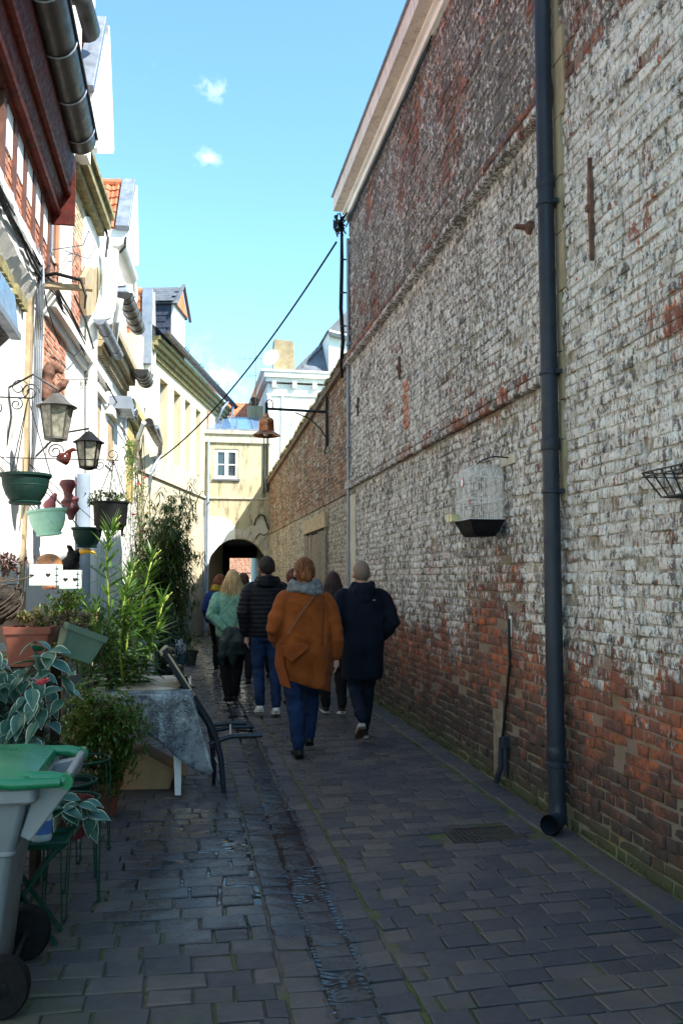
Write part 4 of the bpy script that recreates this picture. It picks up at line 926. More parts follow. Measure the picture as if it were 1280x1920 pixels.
# copper lamp
ly = at_x(615, 770, XW).y; lz = 4.30; lx = 1.30
lm = thing('street_lamp', 'copper bell shaped street lamp hanging from an iron arm on the low brick wall', 'street lamp', (XW - .02, ly, 3.7))
mb = MB(); mb.box((XW - .05, ly - .03, 3.72), (XW - .0, ly + .03, 4.55)); mb.tube([(XW - .04, ly, 3.72), (XW - .05, ly, 3.66), (XW - .07, ly, 3.62), (XW - .05, ly, 3.58), (XW - .03, ly, 3.62)], .015, 6); obj('wall_plate', mb, M['iron'], lm)
mb = MB(); mb.tube([(XW - .03, ly, lz), (lx, ly, lz + .02)], .024, 8); obj('arm', mb, M['iron'], lm)
mb = MB(); mb.tube([(XW - .03, ly, 3.85), (XW - .12, ly, 4.0), (XW - .3, ly, 4.17), (XW - .55, ly, 4.27)], .012, 6); obj('brace', mb, M['iron'], lm)
mb = MB(); mb.tube([(lx, ly, lz - .1), (lx, ly, lz + .12)], .028, 8); mb.tube(arc((lx + .05, ly, lz + .12), .05, 180, 0, 8) + [(lx + .10, ly, lz)], .012, 6); obj('hanger', mb, M['iron'], lm)
mb = MB(); mb.lathe([(.015, 0), (.04, -.01), (.05, -.06), (.10, -.08), (.125, -.12), (.13, -.26), (.135, -.30), (.17, -.325), (.225, -.36), (.232, -.375), (.22, -.38), (.15, -.35), (.10, -.30), (.02, -.28)], (lx, ly, lz - .06), 32); obj('shade', mb, M['copper'], lm, smooth=.8)
mb = MB(); mb.sphere((lx, ly, lz - .39), .055, 14, 8); obj('bulb', mb, mat('frosted_bulb', (.7, .68, .6), .2), lm, smooth=True)
# bird cage, facing the alley, hung on a white block
cy0, cy1, cz, cdp = 5.88, 6.22, 1.93, .25
bc = thing('bird_cage', 'white wire bird cage with black tray hanging on the whitewashed wall', 'bird cage', (XW - .2, 6.1, cz))
cx0, cx1 = XW - .05 - cdp, XW - .05
mb = MB(); mb.loft([[Vector(p) for p in ((cx0 + .05, cy0 + .05, cz - .10), (cx1 - .05, cy0 + .05, cz - .10), (cx1 - .05, cy1 - .05, cz - .10), (cx0 + .05, cy1 - .05, cz - .10))], [Vector(p) for p in ((cx0 + .03, cy0 + .03, cz - .07), (cx1 - .03, cy0 + .03, cz - .07), (cx1 - .03, cy1 - .03, cz - .07), (cx0 + .03, cy1 - .03, cz - .07))], [Vector(p) for p in ((cx0 - .01, cy0 - .01, cz + .02), (cx1 + .01, cy0 - .01, cz + .02), (cx1 + .01, cy1 + .01, cz + .02), (cx0 - .01, cy1 + .01, cz + .02))]]); obj('tray', mb, M['black'], bc)
wire = mat('white_wire', (.75, .74, .71), .4, 0, .08, 9, .05)
ht = .33
def cage_side(name, p, q, n, apex):
    mb = MB(); p, q = Vector(p), Vector(q)
    for i in range(n + 1):
        a = p.lerp(q, i / n); mb.tube([a, a + Vector((0, 0, ht)), a + Vector((0, 0, ht + .02)) + (apex - a) * .1, Vector((a.x + (apex.x - a.x) * .5, a.y, cz + ht + .09))], .0013, 4, cap=False)
    for z in (0.02, .17, ht): mb.tube([p + Vector((0, 0, z)), q + Vector((0, 0, z))], .0035, 4)
    obj(name, mb, wire, bc)
ap = Vector(((cx0 + cx1) / 2, (cy0 + cy1) / 2, cz + ht + .12))
for q in (((cx0, cy0, cz), (cx0, cy1, cz), 15), ((cx0, cy0, cz), (cx1, cy0, cz), 17), ((cx0, cy1, cz), (cx1, cy1, cz), 13), ((cx1, cy0, cz), (cx1, cy1, cz), 20)): cage_side('cage_wires', *q, ap)
mb = MB()
for i in range(13): x = cx0 + (cx1 - cx0) * i / 12; mb.tube([(x, cy0, cz + ht), (x, (cy0 + cy1) / 2, cz + ht + .12), (x, cy1, cz + ht)], .0013, 4, cap=False)
obj('roof_wires', mb, wire, bc)
mb = MB(); mb.tube([(cx0 - .02, cy0 + .1, cz + .12), (cx1, cy0 + .3, cz + .16)], .006, 5)
for i in range(5): mb.tube([(cx0 + .03, cy0 + .34, cz + .02 + i * .03), (cx0 + .03, cy0 + .42, cz + .02 + i * .03)], .004, 4)
for y in (cy0 + .34, cy0 + .42): mb.tube([(cx0 + .03, y, cz), (cx0 + .03, y, cz + .16)], .004, 4)
obj('ladder_and_perch', mb, wire, bc)
mb = MB(); mb.lathe([(.001, 0), (.03, 0), (.03, .006), (.001, .006)], (cx0 - .006, cy0 + .16, cz + .30), 16, (-1, 0, 0)); obj('round_mirror', mb, mat('pale_blue_mirror', (.55, .65, .75), .2), bc)
mb = MB(); mb.tube([(cx0 - .01, cy0 + .16 + .032 * math.cos(t), cz + .30 + .032 * math.sin(t)) for t in [k / 16 * 6.283 for k in range(17)]], .004, 5); mb.box((cx0 + .06, cy0 + .22, cz + .13), (cx0 + .075, cy0 + .235, cz + .20)); obj('red_rim', mb, mat('red_plastic', (.5, .03, .04), .4), bc)
mb = MB(); 
for y in (cy1 - .02, cy1 + .06): mb.box((cx0 - .06, y - .06, cz + .02), (cx0 - .004, y, cz + .075))
obj('seed_cup', mb, mat('yellowed_plastic', (.50, .46, .24), .4), bc)
mb = MB(); p = at_x(940, 878, XW); mb.box((XW - .016, 5.74, 2.35), (XW + .005, 6.02, 2.42)); obj('painted_block', mb, M['stone'], tall)
mb = MB(); mb.tube([(XW, 5.86, 2.40), (XW - .12, 5.88, 2.41), (XW - .16, 6.0, 2.40), ((cx0 + cx1) / 2, 6.1, cz + ht + .12)], .006, 6); obj('hook', mb, M['iron'], bc)
# wire basket at the right edge
wbk = thing('wire_basket', 'empty dark wire planter basket on the whitewashed wall at the right edge', 'wire basket', (XW - .1, 3.5, 1.9))
y0, y1, z0, z1 = 3.30, 3.70, 1.90, 2.02; mb = MB(); r_ = .0045
top_ = [(XW - .01, y0, z1), (XW - .20, y0, z1), (XW - .20, y1, z1), (XW - .01, y1, z1), (XW - .01, y0, z1)]; bot = [(XW - .02, y0 + .06, z0), (XW - .14, y0 + .06, z0), (XW - .14, y1 - .06, z0), (XW - .02, y1 - .06, z0), (XW - .02, y0 + .06, z0)]
mb.tube(top_, r_, 5); mb.tube([(x, y, z - .02) for x, y, z in top_], r_, 5); mb.tube(bot, r_, 5)
obj('hoops', mb, M['iron'], wbk); mb = MB()
for i in range(6): k = i / 5; mb.tube([(XW - .20, y0 + (y1 - y0) * k, z1), (XW - .14, y0 + .06 + (y1 - y0 - .12) * k, z0), (XW - .02, y0 + .06 + (y1 - y0 - .12) * k, z0)], r_, 5)
mb.tube([(XW - .01, 3.4, 2.10), (XW - .03, 3.5, 2.10), (XW - .02, 3.6, 2.07)], .006, 5); obj('ribs', mb, M['iron'], wbk)
# old conduit, tap box and vent at the wall foot
cd_ = thing('conduit', 'thin dark conduit with a blue grey foot and small tap on the worn brick', 'conduit', (XW - .02, 5.8, 0))
p = at_x(958, 1160, XW); q = at_x(948, 1440, XW)
mb = MB(); mb.tube([(XW - .02, p.y, p.z), (XW - .022, p.y - .01, .9), (XW - .02, q.y + .02, .32)], .011, 6); obj('pipe', mb, M['iron'], cd_)
mb = MB(); mb.tube([(XW - .03, q.y, .36), (XW - .035, q.y + .01, .15), (XW - .06, q.y + .05, .03)], .022, 8); mb.tube([(XW - .03, q.y - .07, .36), (XW - .03, q.y - .07, .1)], .018, 8); mb.box((XW - .05, q.y - .1, .3), (XW, q.y - .04, .38)); obj('foot', mb, M['pipe'], cd_)
mb = MB(); mb.box((XW - .006, p.y - .01, p.z - .13), (XW, p.y + .035, p.z + .02)); obj('white_plate', mb, M['white2'], cd_)
mb = MB(); mb.box((XW - .012, q.y + .02, .05), (XW + .01, q.y + .22, .62)); obj('rotten_hatch', mb, M['oldwood'], cd_)
# ================================================================ THINGS ALONG THE LEFT
M['bingrey'] = mat('grey_bin_plastic', (.19, .215, .235), .45, 0, .08, 2, .08, 80, dirt=.3)
M['bingreen'] = mat('green_lid_plastic', (.008, .15, .07), .35, 0, .12, 2, .06, 60, dirt=.15)
M['greenpot'] = mat('bottle_green_plastic', (.003, .022, .018), .6, 0, .15, 4, .08, 40, dirt=.2)
M['mintpot'] = mat('sun_faded_mint_plastic', (.36, .62, .50), .5, 0, .1, 5, .15, 40, dirt=.25)
M['terracotta'] = mat('terracotta', (.17, .05, .03), .8, 0, .15, 5, .2, 50, dirt=.25)
M['greenmetal'] = mat('green_painted_metal', (.006, .05, .035), .4, .1, .2, 8, .1, 50, dirt=.2)
M['soil'] = mat('potting_soil', (.045, .03, .02), .95, 0, .4, 30, .9, 60)
# wheelie bin
bn = thing('wheelie_bin', 'grey wheelie bin with a green lid standing at the bottom left of the alley', 'bin', (-.8, 3.4, 0))
def rect(x0, x1, y0, y1, z, r=.03):
    P = []
    for (cx, cy, a) in ((x1 - r, y1 - r, 0), (x0 + r, y1 - r, 90), (x0 + r, y0 + r, 180), (x1 - r, y0 + r, 270)):
        for k in range(4): t = math.radians(a + k * 30); P.append(Vector((cx + r * math.cos(t), cy + r * math.sin(t), z)))
    return P
mb = MB(); mb.loft([rect(-1.02, -.64, 3.20, 3.56, .07), rect(-1.03, -.62, 3.18, 3.58, .30), rect(-1.045, -.585, 3.155, 3.60, .54), rect(-1.055, -.575, 3.15, 3.605, .55), rect(-1.07, -.53, 3.13, 3.62, .73)]); obj('body', mb, M['bingrey'], bn, smooth=.6)
mb = MB(); mb.loft([rect(-1.048, -.582, 3.152, 3.603, .535), rect(-1.056, -.574, 3.145, 3.61, .54), rect(-1.056, -.574, 3.145, 3.61, .55), rect(-1.05, -.58, 3.15, 3.605, .555)]); obj('moulded_ridge', mb, M['bingrey'], bn, smooth=.6)
mb = MB(); mb.loft([rect(-1.09, -.50, 3.11, 3.64, .725), rect(-1.10, -.49, 3.10, 3.65, .735), rect(-1.10, -.49, 3.10, 3.65, .775), rect(-1.09, -.50, 3.11, 3.64, .785)]); obj('rim', mb, M['bingrey'], bn, smooth=.6)
for y in (3.17, 3.53): mb = MB(); mb.prism([(-.56, y, .60), (-.52, y, .58), (-.37, y, .76), (-.37, y, .80), (-.50, y, .78)], (0, .05, 0)); obj('handle_bracket', mb, M['bingrey'], bn, bev=.006)
mb = MB(); mb.tube([(-.38, 3.12, .80), (-.38, 3.63, .80)], .019, 12); obj('handle', mb, M['bingrey'], bn, smooth=.8)
mb = MB(); mb.loft([rect(-1.10, -.50, 3.09, 3.66, .787, .05), rect(-1.11, -.49, 3.08, 3.67, .80, .05), rect(-1.10, -.50, 3.09, 3.66, .825, .05), rect(-1.03, -.56, 3.16, 3.59, .85, .05), rect(-.98, -.62, 3.2, 3.55, .858, .05)]); lid = obj('lid', mb, M['bingreen'], bn, smooth=.6)
mb = MB(); mb.tube([(-1.1, 3.10, .815), (-.75, 3.09, .825), (-.58, 3.09, .80), (-.40, 3.10, .80)], [.022, .022, .02, .018], 10); obj('lid_edge', mb, M['bingreen'], bn, smooth=.8)
for y in (3.12, 3.60): mb = MB(); mb.tube([(-.55, y, .82), (-.44, y, .815), (-.385, y, .80)], [.02, .022, .026], 10); mb.lathe([(.028, -.02), (.028, .02)], (-.38, y, .80), 14, (0, 1, 0)); obj('hinge', mb, M['bingreen'], bn, smooth=.8)
for y in (3.13, 3.60):
    c = (-.60, y, .105); w = obj('wheel', MB().lathe([(.07, -.028), (.095, -.028), (.103, -.018), (.105, 0), (.103, .018), (.095, .028), (.07, .028)], c, 32, (0, 1, 0)), mat('tyre_rubber', (.006, .006, .007), .8, 0, .2, 9, .2), bn, smooth=.6)
    mb = MB(); mb.lathe([(.078, -.015), (.072, -.024), (.065, -.015), (.03, -.018), (.028, -.032), (.012, -.034), (.012, .03), (.078, .015)], c, 24, (0, 1, 0))
    for k in range(6): t = k * math.pi / 3; mb.beam((c[0] + .02 * math.cos(t), y - .017, c[2] + .02 * math.sin(t)), (c[0] + .075 * math.cos(t), y - .017, c[2] + .075 * math.sin(t)), .014, .01)
    obj('hub', mb, M['black'], w, smooth=.5)
mb = MB(); mb.tube([(-.60, 3.13, .105), (-.60, 3.6, .105)], .012, 8); obj('axle', mb, M['iron'], bn)

bn.location = Vector(bn.location) + Vector((.02, .12, 0)); bn.scale = (.9, 1, 1)
M['bark0'] = mat('dry_twig', (.06, .045, .035), .9)
# pots
def pot_bowl(name, c, r, h, m, label, cat='hanging basket', chain=None, group=None, tilt=0, prof=None):
    t = thing(name, label, cat, c, group)
    p = prof or [(.60, 0), (.62, .0), (.66, .07), (.60, .10), (.78, .32), (.90, .60), (.94, .86), (.97, .87), (1.03, .92), (1.03, 1.0), (.96, 1.0), (.93, .95), (.88, .62), (.4, .58)]
    mb = MB(); mb.lathe([(a * r, b * h) for a, b in p], c, 36, capt=True); o = obj('bowl', mb, m, t, smooth=.7)
    mb = MB(); mb.lathe([(.90 * r * 1.008, h * .6), (.905 * r * 1.01, h * .62), (.90 * r, h * .64)], c, 36, capb=False, capt=False); obj('moulded_band', mb, m, t, smooth=True)
    mb = MB(); mb.lathe([(.001, 0), (r * .9, 0), (r * .9, .005), (.001, .012)], (c[0], c[1], c[2] + h * .72), 20); obj('soil', mb, M['soil'], t)
    if chain:
        for k in range(3):
            a = chain[1] + k * 2.094; q = (c[0] + r * math.cos(a), c[1] + r * math.sin(a), c[2] + h * .97)
            mb = MB(); mb.tube([q, Vector(chain[0]) + (Vector(q) - Vector(chain[0])) * .1, chain[0]], .0035, 5); obj('hanger_wire', mb, M['iron'], t)
        if tilt:
            pass
    return t
b1 = pot_bowl('hanging_basket', (-.985, 5.6, 1.985), .152, .19, M['greenpot'], 'dark green hanging bowl at the left edge, biggest of the hanging planters', chain=((-.985, 5.6, 2.66), .3))
b2 = pot_bowl('hanging_basket', (-.955, 6.4, 1.83), .137, .185, M['mintpot'], 'sun faded mint green hanging bowl below the big dark green one', chain=((-1.42, 6.4, 2.62), .2))
b2.rotation_euler = (0, -.12, 0)
b3 = pot_bowl('hanging_basket', (-.865, 8.0, 1.80), .137, .18, M['greenpot'], 'small green hanging bowl in front of the grey blue pipe', chain=((-1.38, 8.0, 2.55), .1))
bp_prof = [(.72, 0), (.74, .0), (.80, .12), (.90, .16), (.93, .5), (.97, .93), (1.02, .94), (1.03, 1.0), (.97, 1.0), (.92, .6), (.4, .58)]
b4 = pot_bowl('hanging_basket', (-.615, 7.4, 1.93), .148, .235, M['black'], 'black hanging pot planted with trailing stonecrop', chain=((-.60, 7.4, 2.52), .5), prof=bp_prof)
mb = MB()
for k in range(4): a = k * 1.57 + .3; mb.box((-.615 + .1 * math.cos(a) - .01, 7.4 + .1 * math.sin(a) - .01, 1.88), (-.615 + .1 * math.cos(a) + .01, 7.4 + .1 * math.sin(a) + .01, 1.94))
obj('foot', mb, M['black'], b4)
# wrought brackets
def bracket(label, wall, tip, rs=.07, U=(1, 0, 0)):
    t = thing('scroll_bracket', label, 'wall bracket', wall); mb = MB(); w, p = Vector(wall), Vector(tip)
    mb.tube([w, p], .005, 6); obj('bar', mb, M['iron'], t)
    d = (p - w).normalized(); mb = MB()
    mb.tube(scroll(p - d * rs + Vector((0, 0, rs * .9)), rs, .012, -1.57, 1.4, U=d), .0042, 6); mb.tube(scroll(p - d * rs * 3 - Vector((0, 0, rs * .9)), rs * .95, .012, 1.57, 1.5, U=d), .0042, 6)
    mb.tube(scroll(p - d * rs * 1.2 - Vector((0, 0, rs * .6)), rs * .6, .01, 1.57, -1.4, U=d), .0042, 6); obj('scroll', mb, M['iron'], t)
bracket('iron scroll bracket carrying the big dark green hanging bowl', (-1.5, 5.6, 2.66), (-.97, 5.6, 2.66))
bracket('iron scroll bracket over the black hanging pot', (-1.5, 7.4, 2.52), (-.56, 7.4, 2.52), .05)
bracket('ornate iron bracket on the white house above the second lantern', tuple(at_l(110, 712, .03)), tuple(at_l(165, 712, .50)), .06)
# cables on the left wall
rn = random.Random(14)
lc = thing('cable_bundle', 'tangled bundle of black cables running along the left houses', 'cable', (-1.45, 8, 4.5))
path = [(-30, 280), (0, 345), (40, 425), (75, 492), (105, 530), (130, 575), (160, 640)]
for k in range(7):
    pts = []
    for i, (x, y) in enumerate(path):
        o = .09 + rn.uniform(0, .06); p = at_x(x, y + k * 5 + rn.uniform(-4, 4), -1.5 + o) if i < 4 else at_l(x, y + k * 4 + rn.uniform(-4, 4), o)
        pts.append(p)
    mb = MB(); mb.tube([q for i in range(len(pts) - 1) for q in (pts[i], pts[i].lerp(pts[i + 1], .5) - Vector((0, 0, rn.uniform(0, .04))))] + [pts[-1]], .009, 5); obj('cable', mb, M['black'], lc)
mb = MB(); pts = [at_l(140, 555, .15), at_l(160, 600, .14), at_l(180, 668, .12), at_l(200, 720, .12), at_l(225, 765, .12), at_l(245, 790, .12), at_l(258, 830, .15), at_l(268, 880, .15)]; mb.tube(pts, .013, 6); obj('cable', mb, M['black'], lc)
mb = MB(); mb.tube([at_l(x, y, .06) for x, y in ((160, 640), (180, 705), (205, 760), (228, 800), (250, 838), (262, 870))], .009, 5); mb.tube([at_l(x, y, .05) for x, y in ((160, 642), (182, 712), (208, 768), (232, 812), (245, 850))], .007, 5); obj('cable', mb, M['iron'], lc)
mb = MB(); mb.tube([at_l(x, y, .1) for x, y in ((75, 500), (90, 580), (112, 645), (140, 668), (150, 658), (160, 645))], .007, 5); obj('cable', mb, M['iron'], lc)
mb = MB()
for k in range(12): c = at_l(248, 775, .15); mb.tube([c + Vector((rn.uniform(-.12, .12), rn.uniform(-.3, .3), rn.uniform(-.2, .1))) for _ in range(4)], .008, 5)
mb.box(tuple(at_l(212, 765, .05) - Vector((.1, .1, .02))), tuple(at_l(252, 765, .3) + Vector((0, 0, .03)))); obj('tangle', mb, M['zinc'], lc, kind='stuff')
mb = MB()
for k in range(5): mb.tube([(-1.44 + .02 * k, 8.42 - .03 * k, 4.75 - .05 * k), (-1.42 + .02 * k, 8.40 - .04 * k, 4.3), (-1.44 + .018 * k, 8.42, 3.8), (-1.43 + .015 * k, 8.44, 3.2), (-1.45 + .01 * k, 8.4 - .05 * k, 2.5 - .1 * k)], .008, 5)
obj('hanging_cables', mb, M['zinc'], lc)
mb = MB(); mb.tube([(-1.40, 8.4, 4.42), (-1.25, 8.38, 4.45), (-1.02, 8.38, 4.40), (-.97, 8.38, 4.25), (-.98, 8.38, 4.12)], [.02, .018, .018, .014, .008], 6); obj('cable_loop', mb, M['black'], lc)
for (x, y, z) in ((-1.45, 8.0, 2.3), (-1.45, 8.35, 2.5), (-1.45, 7.2, 2.4)):
    mb = MB(); mb.tube([(x, y, z + .9), (x + .02, y + .02, z), (x, y, z - 1.1)], .006, 5); obj('thin_cable', mb, M['white2'], lc)
# lanterns
def lantern(c, w, h, label, m, wall):
    t = thing('lantern', label, 'lantern', c); c = Vector(c); r = w * .36
    mb = MB(); mb.lathe([(r * 1.38, h * .70), (r * 1.42, h * .71), (r * 1.25, h * .735), (r * .9, h * .80), (r * .52, h * .92), (r * .40, h * .95), (r * .3, h * .985), (r * .08, h)], c, 24); obj('roof', mb, m, t, smooth=.7)
    g = MB()
    for k in range(6):
        a0, a1 = k * math.pi / 3 + .3, (k + 1) * math.pi / 3 + .3; P = []
        for (rr, z) in ((r * .74, h * .06), (r * 1.10, h * .70)): P.append([c + Vector((rr * math.cos(a), rr * math.sin(a), z)) for a in (a0, a1)])
        q = MB(); q.add([P[0][0], P[0][1], P[1][1], P[1][0]], [(0, 1, 2, 3)]); obj('pane', q, M['lampglass'], t)
        g.beam(P[0][0], P[1][0], .013, .013)
    g.lathe([(r * .7, h * .03), (r * .80, h * .03), (r * .80, h * .07), (r * .6, h * .075), (r * .5, 0), (r * .2, -h * .02)], c, 12); obj('frame', g, m, t)
    b = thing('lantern_bracket', 'scrolled iron arm holding the ' + label[:label.index(' lantern')] + ' lantern', 'wall bracket', tuple(wall)); w_ = Vector(wall); top = c + Vector((0, 0, h))
    mb = MB(); mb.tube([w_, (w_ + top) / 2 + Vector((0, 0, .14)), top + Vector((0, 0, .03)), top], .010, 6); mb.tube(scroll(w_.lerp(top, .45) + Vector((0, 0, -.02)), .08, .02, 0, 1.6, U=(1, 0, 0)), .007, 6)
    mb.tube([w_ - Vector((0, 0, .5)), w_ - Vector((-.03, 0, .25)), w_], .009, 6); obj('arm', mb, M['iron'], b)
x = NT('frosted_lantern_glass'); M['lampglass'] = x.out(x.mix(x.ramp(x.noise(x.pos('obj'), 18, 4), .35, .65), (.12, .115, .09), (.28, .265, .21)), .25)
M['galv'] = mat('dull_galvanised_metal', (.09, .085, .08), .55, .4, .25, 8, .2, 40, dirt=.3)
lantern((-1.10, 7.6, 2.70), .34, .42, 'grey metal lantern above the faded mint bowl', M['galv'], (-1.5, 7.6, 3.15))
lantern((-.935, 8.6, 2.585), .30, .375, 'black iron lantern in front of the grey blue pipe', M['black'], (-1.5, 8.6, 2.62))
# ornaments on the wall
def hull(name, label, cat, mat_, blobs, extra=None):
    t = thing(name, label, cat, tuple(blobs[0][0])); mb = MB()
    for (a, b, ra, rb) in [(q[0], q[1], q[2], q[3]) for q in blobs]: mb.tube([a, Vector(a).lerp(Vector(b), .33), Vector(a).lerp(Vector(b), .66), b], [ra * .8, ra, rb, rb * .7], 12)
    o = obj('body', mb, mat_, t, smooth=True); md = o.modifiers.new('r', 'REMESH'); md.mode = 'VOXEL'; md.voxel_size = .012; md.use_smooth_shade = True
    return t
rr = lambda px, py, y=8.55: tuple(at_y(px, py, y))
hull('horse_ornament', 'rusty brown horse head ornament on the wall above the grey lantern', 'ornament', M['rust'], [(rr(84, 752), rr(88, 708), .085, .07), (rr(88, 710), rr(97, 680), .07, .055), (rr(97, 682), rr(108, 690), .05, .045), (rr(105, 688), rr(118, 700), .045, .03), (rr(97, 672), rr(101, 664), .02, .008), (rr(88, 735), rr(112, 728), .06, .05), (rr(112, 728), rr(128, 712), .045, .03)])
hull('jug_ornament', 'glossy maroon jug ornament fixed to the wall beside the black lantern', 'ornament', mat('maroon_glaze', (.06, .012, .01), .2, 0, .2, 4, .05), [(rr(115, 868, 9), rr(124, 852, 9), .07, .065), (rr(124, 852, 9), rr(136, 842, 9), .03, .022), (rr(136, 842, 9), rr(146, 846, 9), .02, .012), (rr(128, 866, 9), rr(134, 850, 9), .015, .012)])
hull('rose_figure', 'dusty rose vase shaped ornament left of the grey blue pipe', 'ornament', mat('dusty_rose_paint', (.13, .035, .042), .6, 0, .2, 4, .1), [(rr(128, 900, 9), rr(128, 925, 9), .09, .06), (rr(128, 925, 9), rr(133, 945, 9), .05, .10), (rr(133, 945, 9), rr(134, 975, 9), .09, .04)])
hull('pink_bottle', 'pink bottle shaped ornament between the dark green and mint bowls', 'ornament', mat('pink_glaze', (.30, .07, .075), .4, 0, .2, 4, .1), [(rr(90, 955, 6.9), rr(98, 938, 6.9), .05, .045), (rr(98, 938, 6.9), rr(106, 924, 6.9), .03, .02)])
tc_ = hull('toucan_figure', 'black toucan figure with a long yellow bill against the grey blue pipe', 'figurine', M['black'], [(rr(128, 1072, 8), rr(135, 1048, 8), .09, .085), (rr(135, 1048, 8), rr(145, 1036, 8), .07, .05), (rr(145, 1036, 8), rr(151, 1036, 8), .045, .032), (rr(128, 1030, 8), rr(136, 1026, 8), .04, .03)])
mb = MB(); mb.tube([rr(150, 1036, 7.98), rr(160, 1033, 7.98), rr(172, 1034, 7.98), rr(180, 1038, 7.98)], [.028, .026, .018, .005], 10); obj('bill', mb, mat('yellow_bill', (.70, .36, .03), .35), tc_, smooth=True)
ch = thing('clay_bust', 'clay bust with brown hair behind the mint heart boxes', 'ornament', rr(92, 1140, 6.6))
mb = MB(); mb.sphere(rr(93, 1070, 6.6), .085, 16, 12, sc=(.9, .9, 1.15)); mb.lathe([(.05, 0), (.05, .06)], rr(93, 1105, 6.6), 12); obj('face', mb, mat('clay_skin', (.45, .20, .12), .7), ch, smooth=True)
mb = MB(); mb.sphere(rr(92, 1060, 6.63), .098, 16, 12, sc=(1, .9, .9)); obj('hair', mb, mat('painted_brown_hair', (.30, .13, .05), .5, 0, .4, 30, .5), ch, smooth=True)
M['mintwood'] = mat('pale_mint_paint', (.60, .72, .62), .55, 0, .06, 5, .1, 40, dirt=.15)
for i, (pa, pb, yy, lab) in enumerate((((56, 1058), (112, 1098), 6.05, 'larger pale mint box with a heart hole, left of the pair on the wall'), ((112, 1069), (151, 1104), 6.35, 'smaller pale mint box with two heart holes, right of the pair'))):
    a, b = at_y(*pa, yy), at_y(*pb, yy); t = thing('heart_box', lab, 'wall box', tuple(b)); mb = MB(); mb.box((a.x, yy, b.z), (b.x, yy + .14, a.z)); obj('box', mb, M['mintwood'], t, bev=.004)
    for k in ((.62,) if i == 0 else (.3, .75)):
        cx, cz = a.x + (b.x - a.x) * k, (a.z + b.z) / 2; P = []
        for q in range(20): s = q / 20 * 6.283; P.append((cx + .00105 * 16 * math.sin(s) ** 3, yy - .002, cz + .00105 * (13 * math.cos(s) - 5 * math.cos(2 * s) - 2 * math.cos(3 * s) - math.cos(4 * s))))
        obj('heart_hole', MB().prism(P, (0, .0015, 0)), M['shadow'], t)
    mb = MB()
    for z in (.2, .5, .8): mb.box((b.x - .03, yy - .004, a.z + (b.z - a.z) * z - .002), (b.x - .005, yy - .001, a.z + (b.z - a.z) * z + .002))
    mb.box((b.x - .02, yy - .004, b.z), (b.x - .017, yy - .001, a.z)); obj('inked_lines', mb, M['iron'], t)
# dark planter shelf, terracotta and green troughs
sh = thing('plant_shelf', 'dark weathered wooden shelf holding the terracotta and green troughs', 'plant stand', (-1.0, 4.9, 0))
dw = mat('blackened_wood', (.03, .022, .017), .8, 0, .4, 9, .5, 40)
for i in range(4): mb = MB(); mb.box((-1.35 + i * .17, 4.55, 1.04), (-1.35 + i * .17 + .155, 5.25, 1.07)); obj('board', mb, dw, sh)
for x in (-1.32, -.74):
    for y in (4.6, 5.18): obj('leg', MB().box((x, y, 0), (x + .05, y + .05, 1.04)), dw, sh)
for i in range(3): obj('slat', MB().box((-1.35, 5.26, .75 + i * .2), (-.7, 5.28, .90 + i * .2)), dw, sh)
def trough(name, x0, x1, y0, y1, z0, z1, m, label, taper=.03):
    t = thing(name, label, 'planter', ((x0 + x1) / 2, (y0 + y1) / 2, z0))
    mb = MB(); mb.loft([rect(x0 + taper, x1 - taper, y0 + taper, y1 - taper, z0, .015), rect(x0 + .008, x1 - .008, y0 + .008, y1 - .008, z1 - .035, .015)]); obj('body', mb, m, t, smooth=.5)
    mb = MB(); mb.loft([rect(x0, x1, y0, y1, z1 - .035, .015), rect(x0 - .003, x1 + .003, y0 - .003, y1 + .003, z1, .015), rect(x0 + .012, x1 - .012, y0 + .012, y1 - .012, z1, .01), rect(x0 + .014, x1 - .014, y0 + .014, y1 - .014, z1 - .03, .01)]); obj('rim', mb, m, t, smooth=.5)
    return t
trough('terracotta_trough', -.895, -.66, 4.56, 4.78, 1.075, 1.275, M['terracotta'], 'terracotta trough of succulents on the dark wooden shelf')
gp = trough('green_trough', -.10, .14, -.10, .12, 0, .17, mat('faded_green_plastic', (.10, .16, .11), .6, 0, .2, 5, .1), 'faded green trough tilted on the shelf edge beside the terracotta one')
gp.location = (-.60, 4.98, 1.08); gp.rotation_euler = (0, .38, .3)
bk = thing('wicker_basket', 'dark wicker basket of purple succulents at the left edge', 'basket', (-.98, 4.7, 1.32))
mb = MB(); mb.sphere((0, 0, 0), 1, 40, 26)
for i, v in enumerate(mb.v): d = 1 + .10 * noise.noise(v * 4) + .09 * noise.noise(v * 13) + .05 * noise.noise(v * 30); mb.v[i] = Vector((-.98 + v.x * d * .155, 4.65 + v.y * d * .13, 1.42 + min(.06, v.z * d * .14)))
obj('weave', mb, mat('dark_wicker', (.022, .018, .014), .9, 0, .5, 20, .9, 60), bk)
mb = MB(); rw = random.Random(5)
for k in range(60):
    a, f = rw.uniform(0, 6.283), rw.uniform(-.9, .4); P = []
    for q in range(5): f2_ = f + q * .12; a2 = a + q * .15; P.append((-.98 + .165 * math.cos(f2_) * math.cos(a2), 4.65 + .14 * math.cos(f2_) * math.sin(a2), 1.42 + min(.07, .15 * math.sin(f2_))))
    mb.tube(P, .003, 4)
obj('twigs', mb, M['bark0'], bk, kind='stuff')
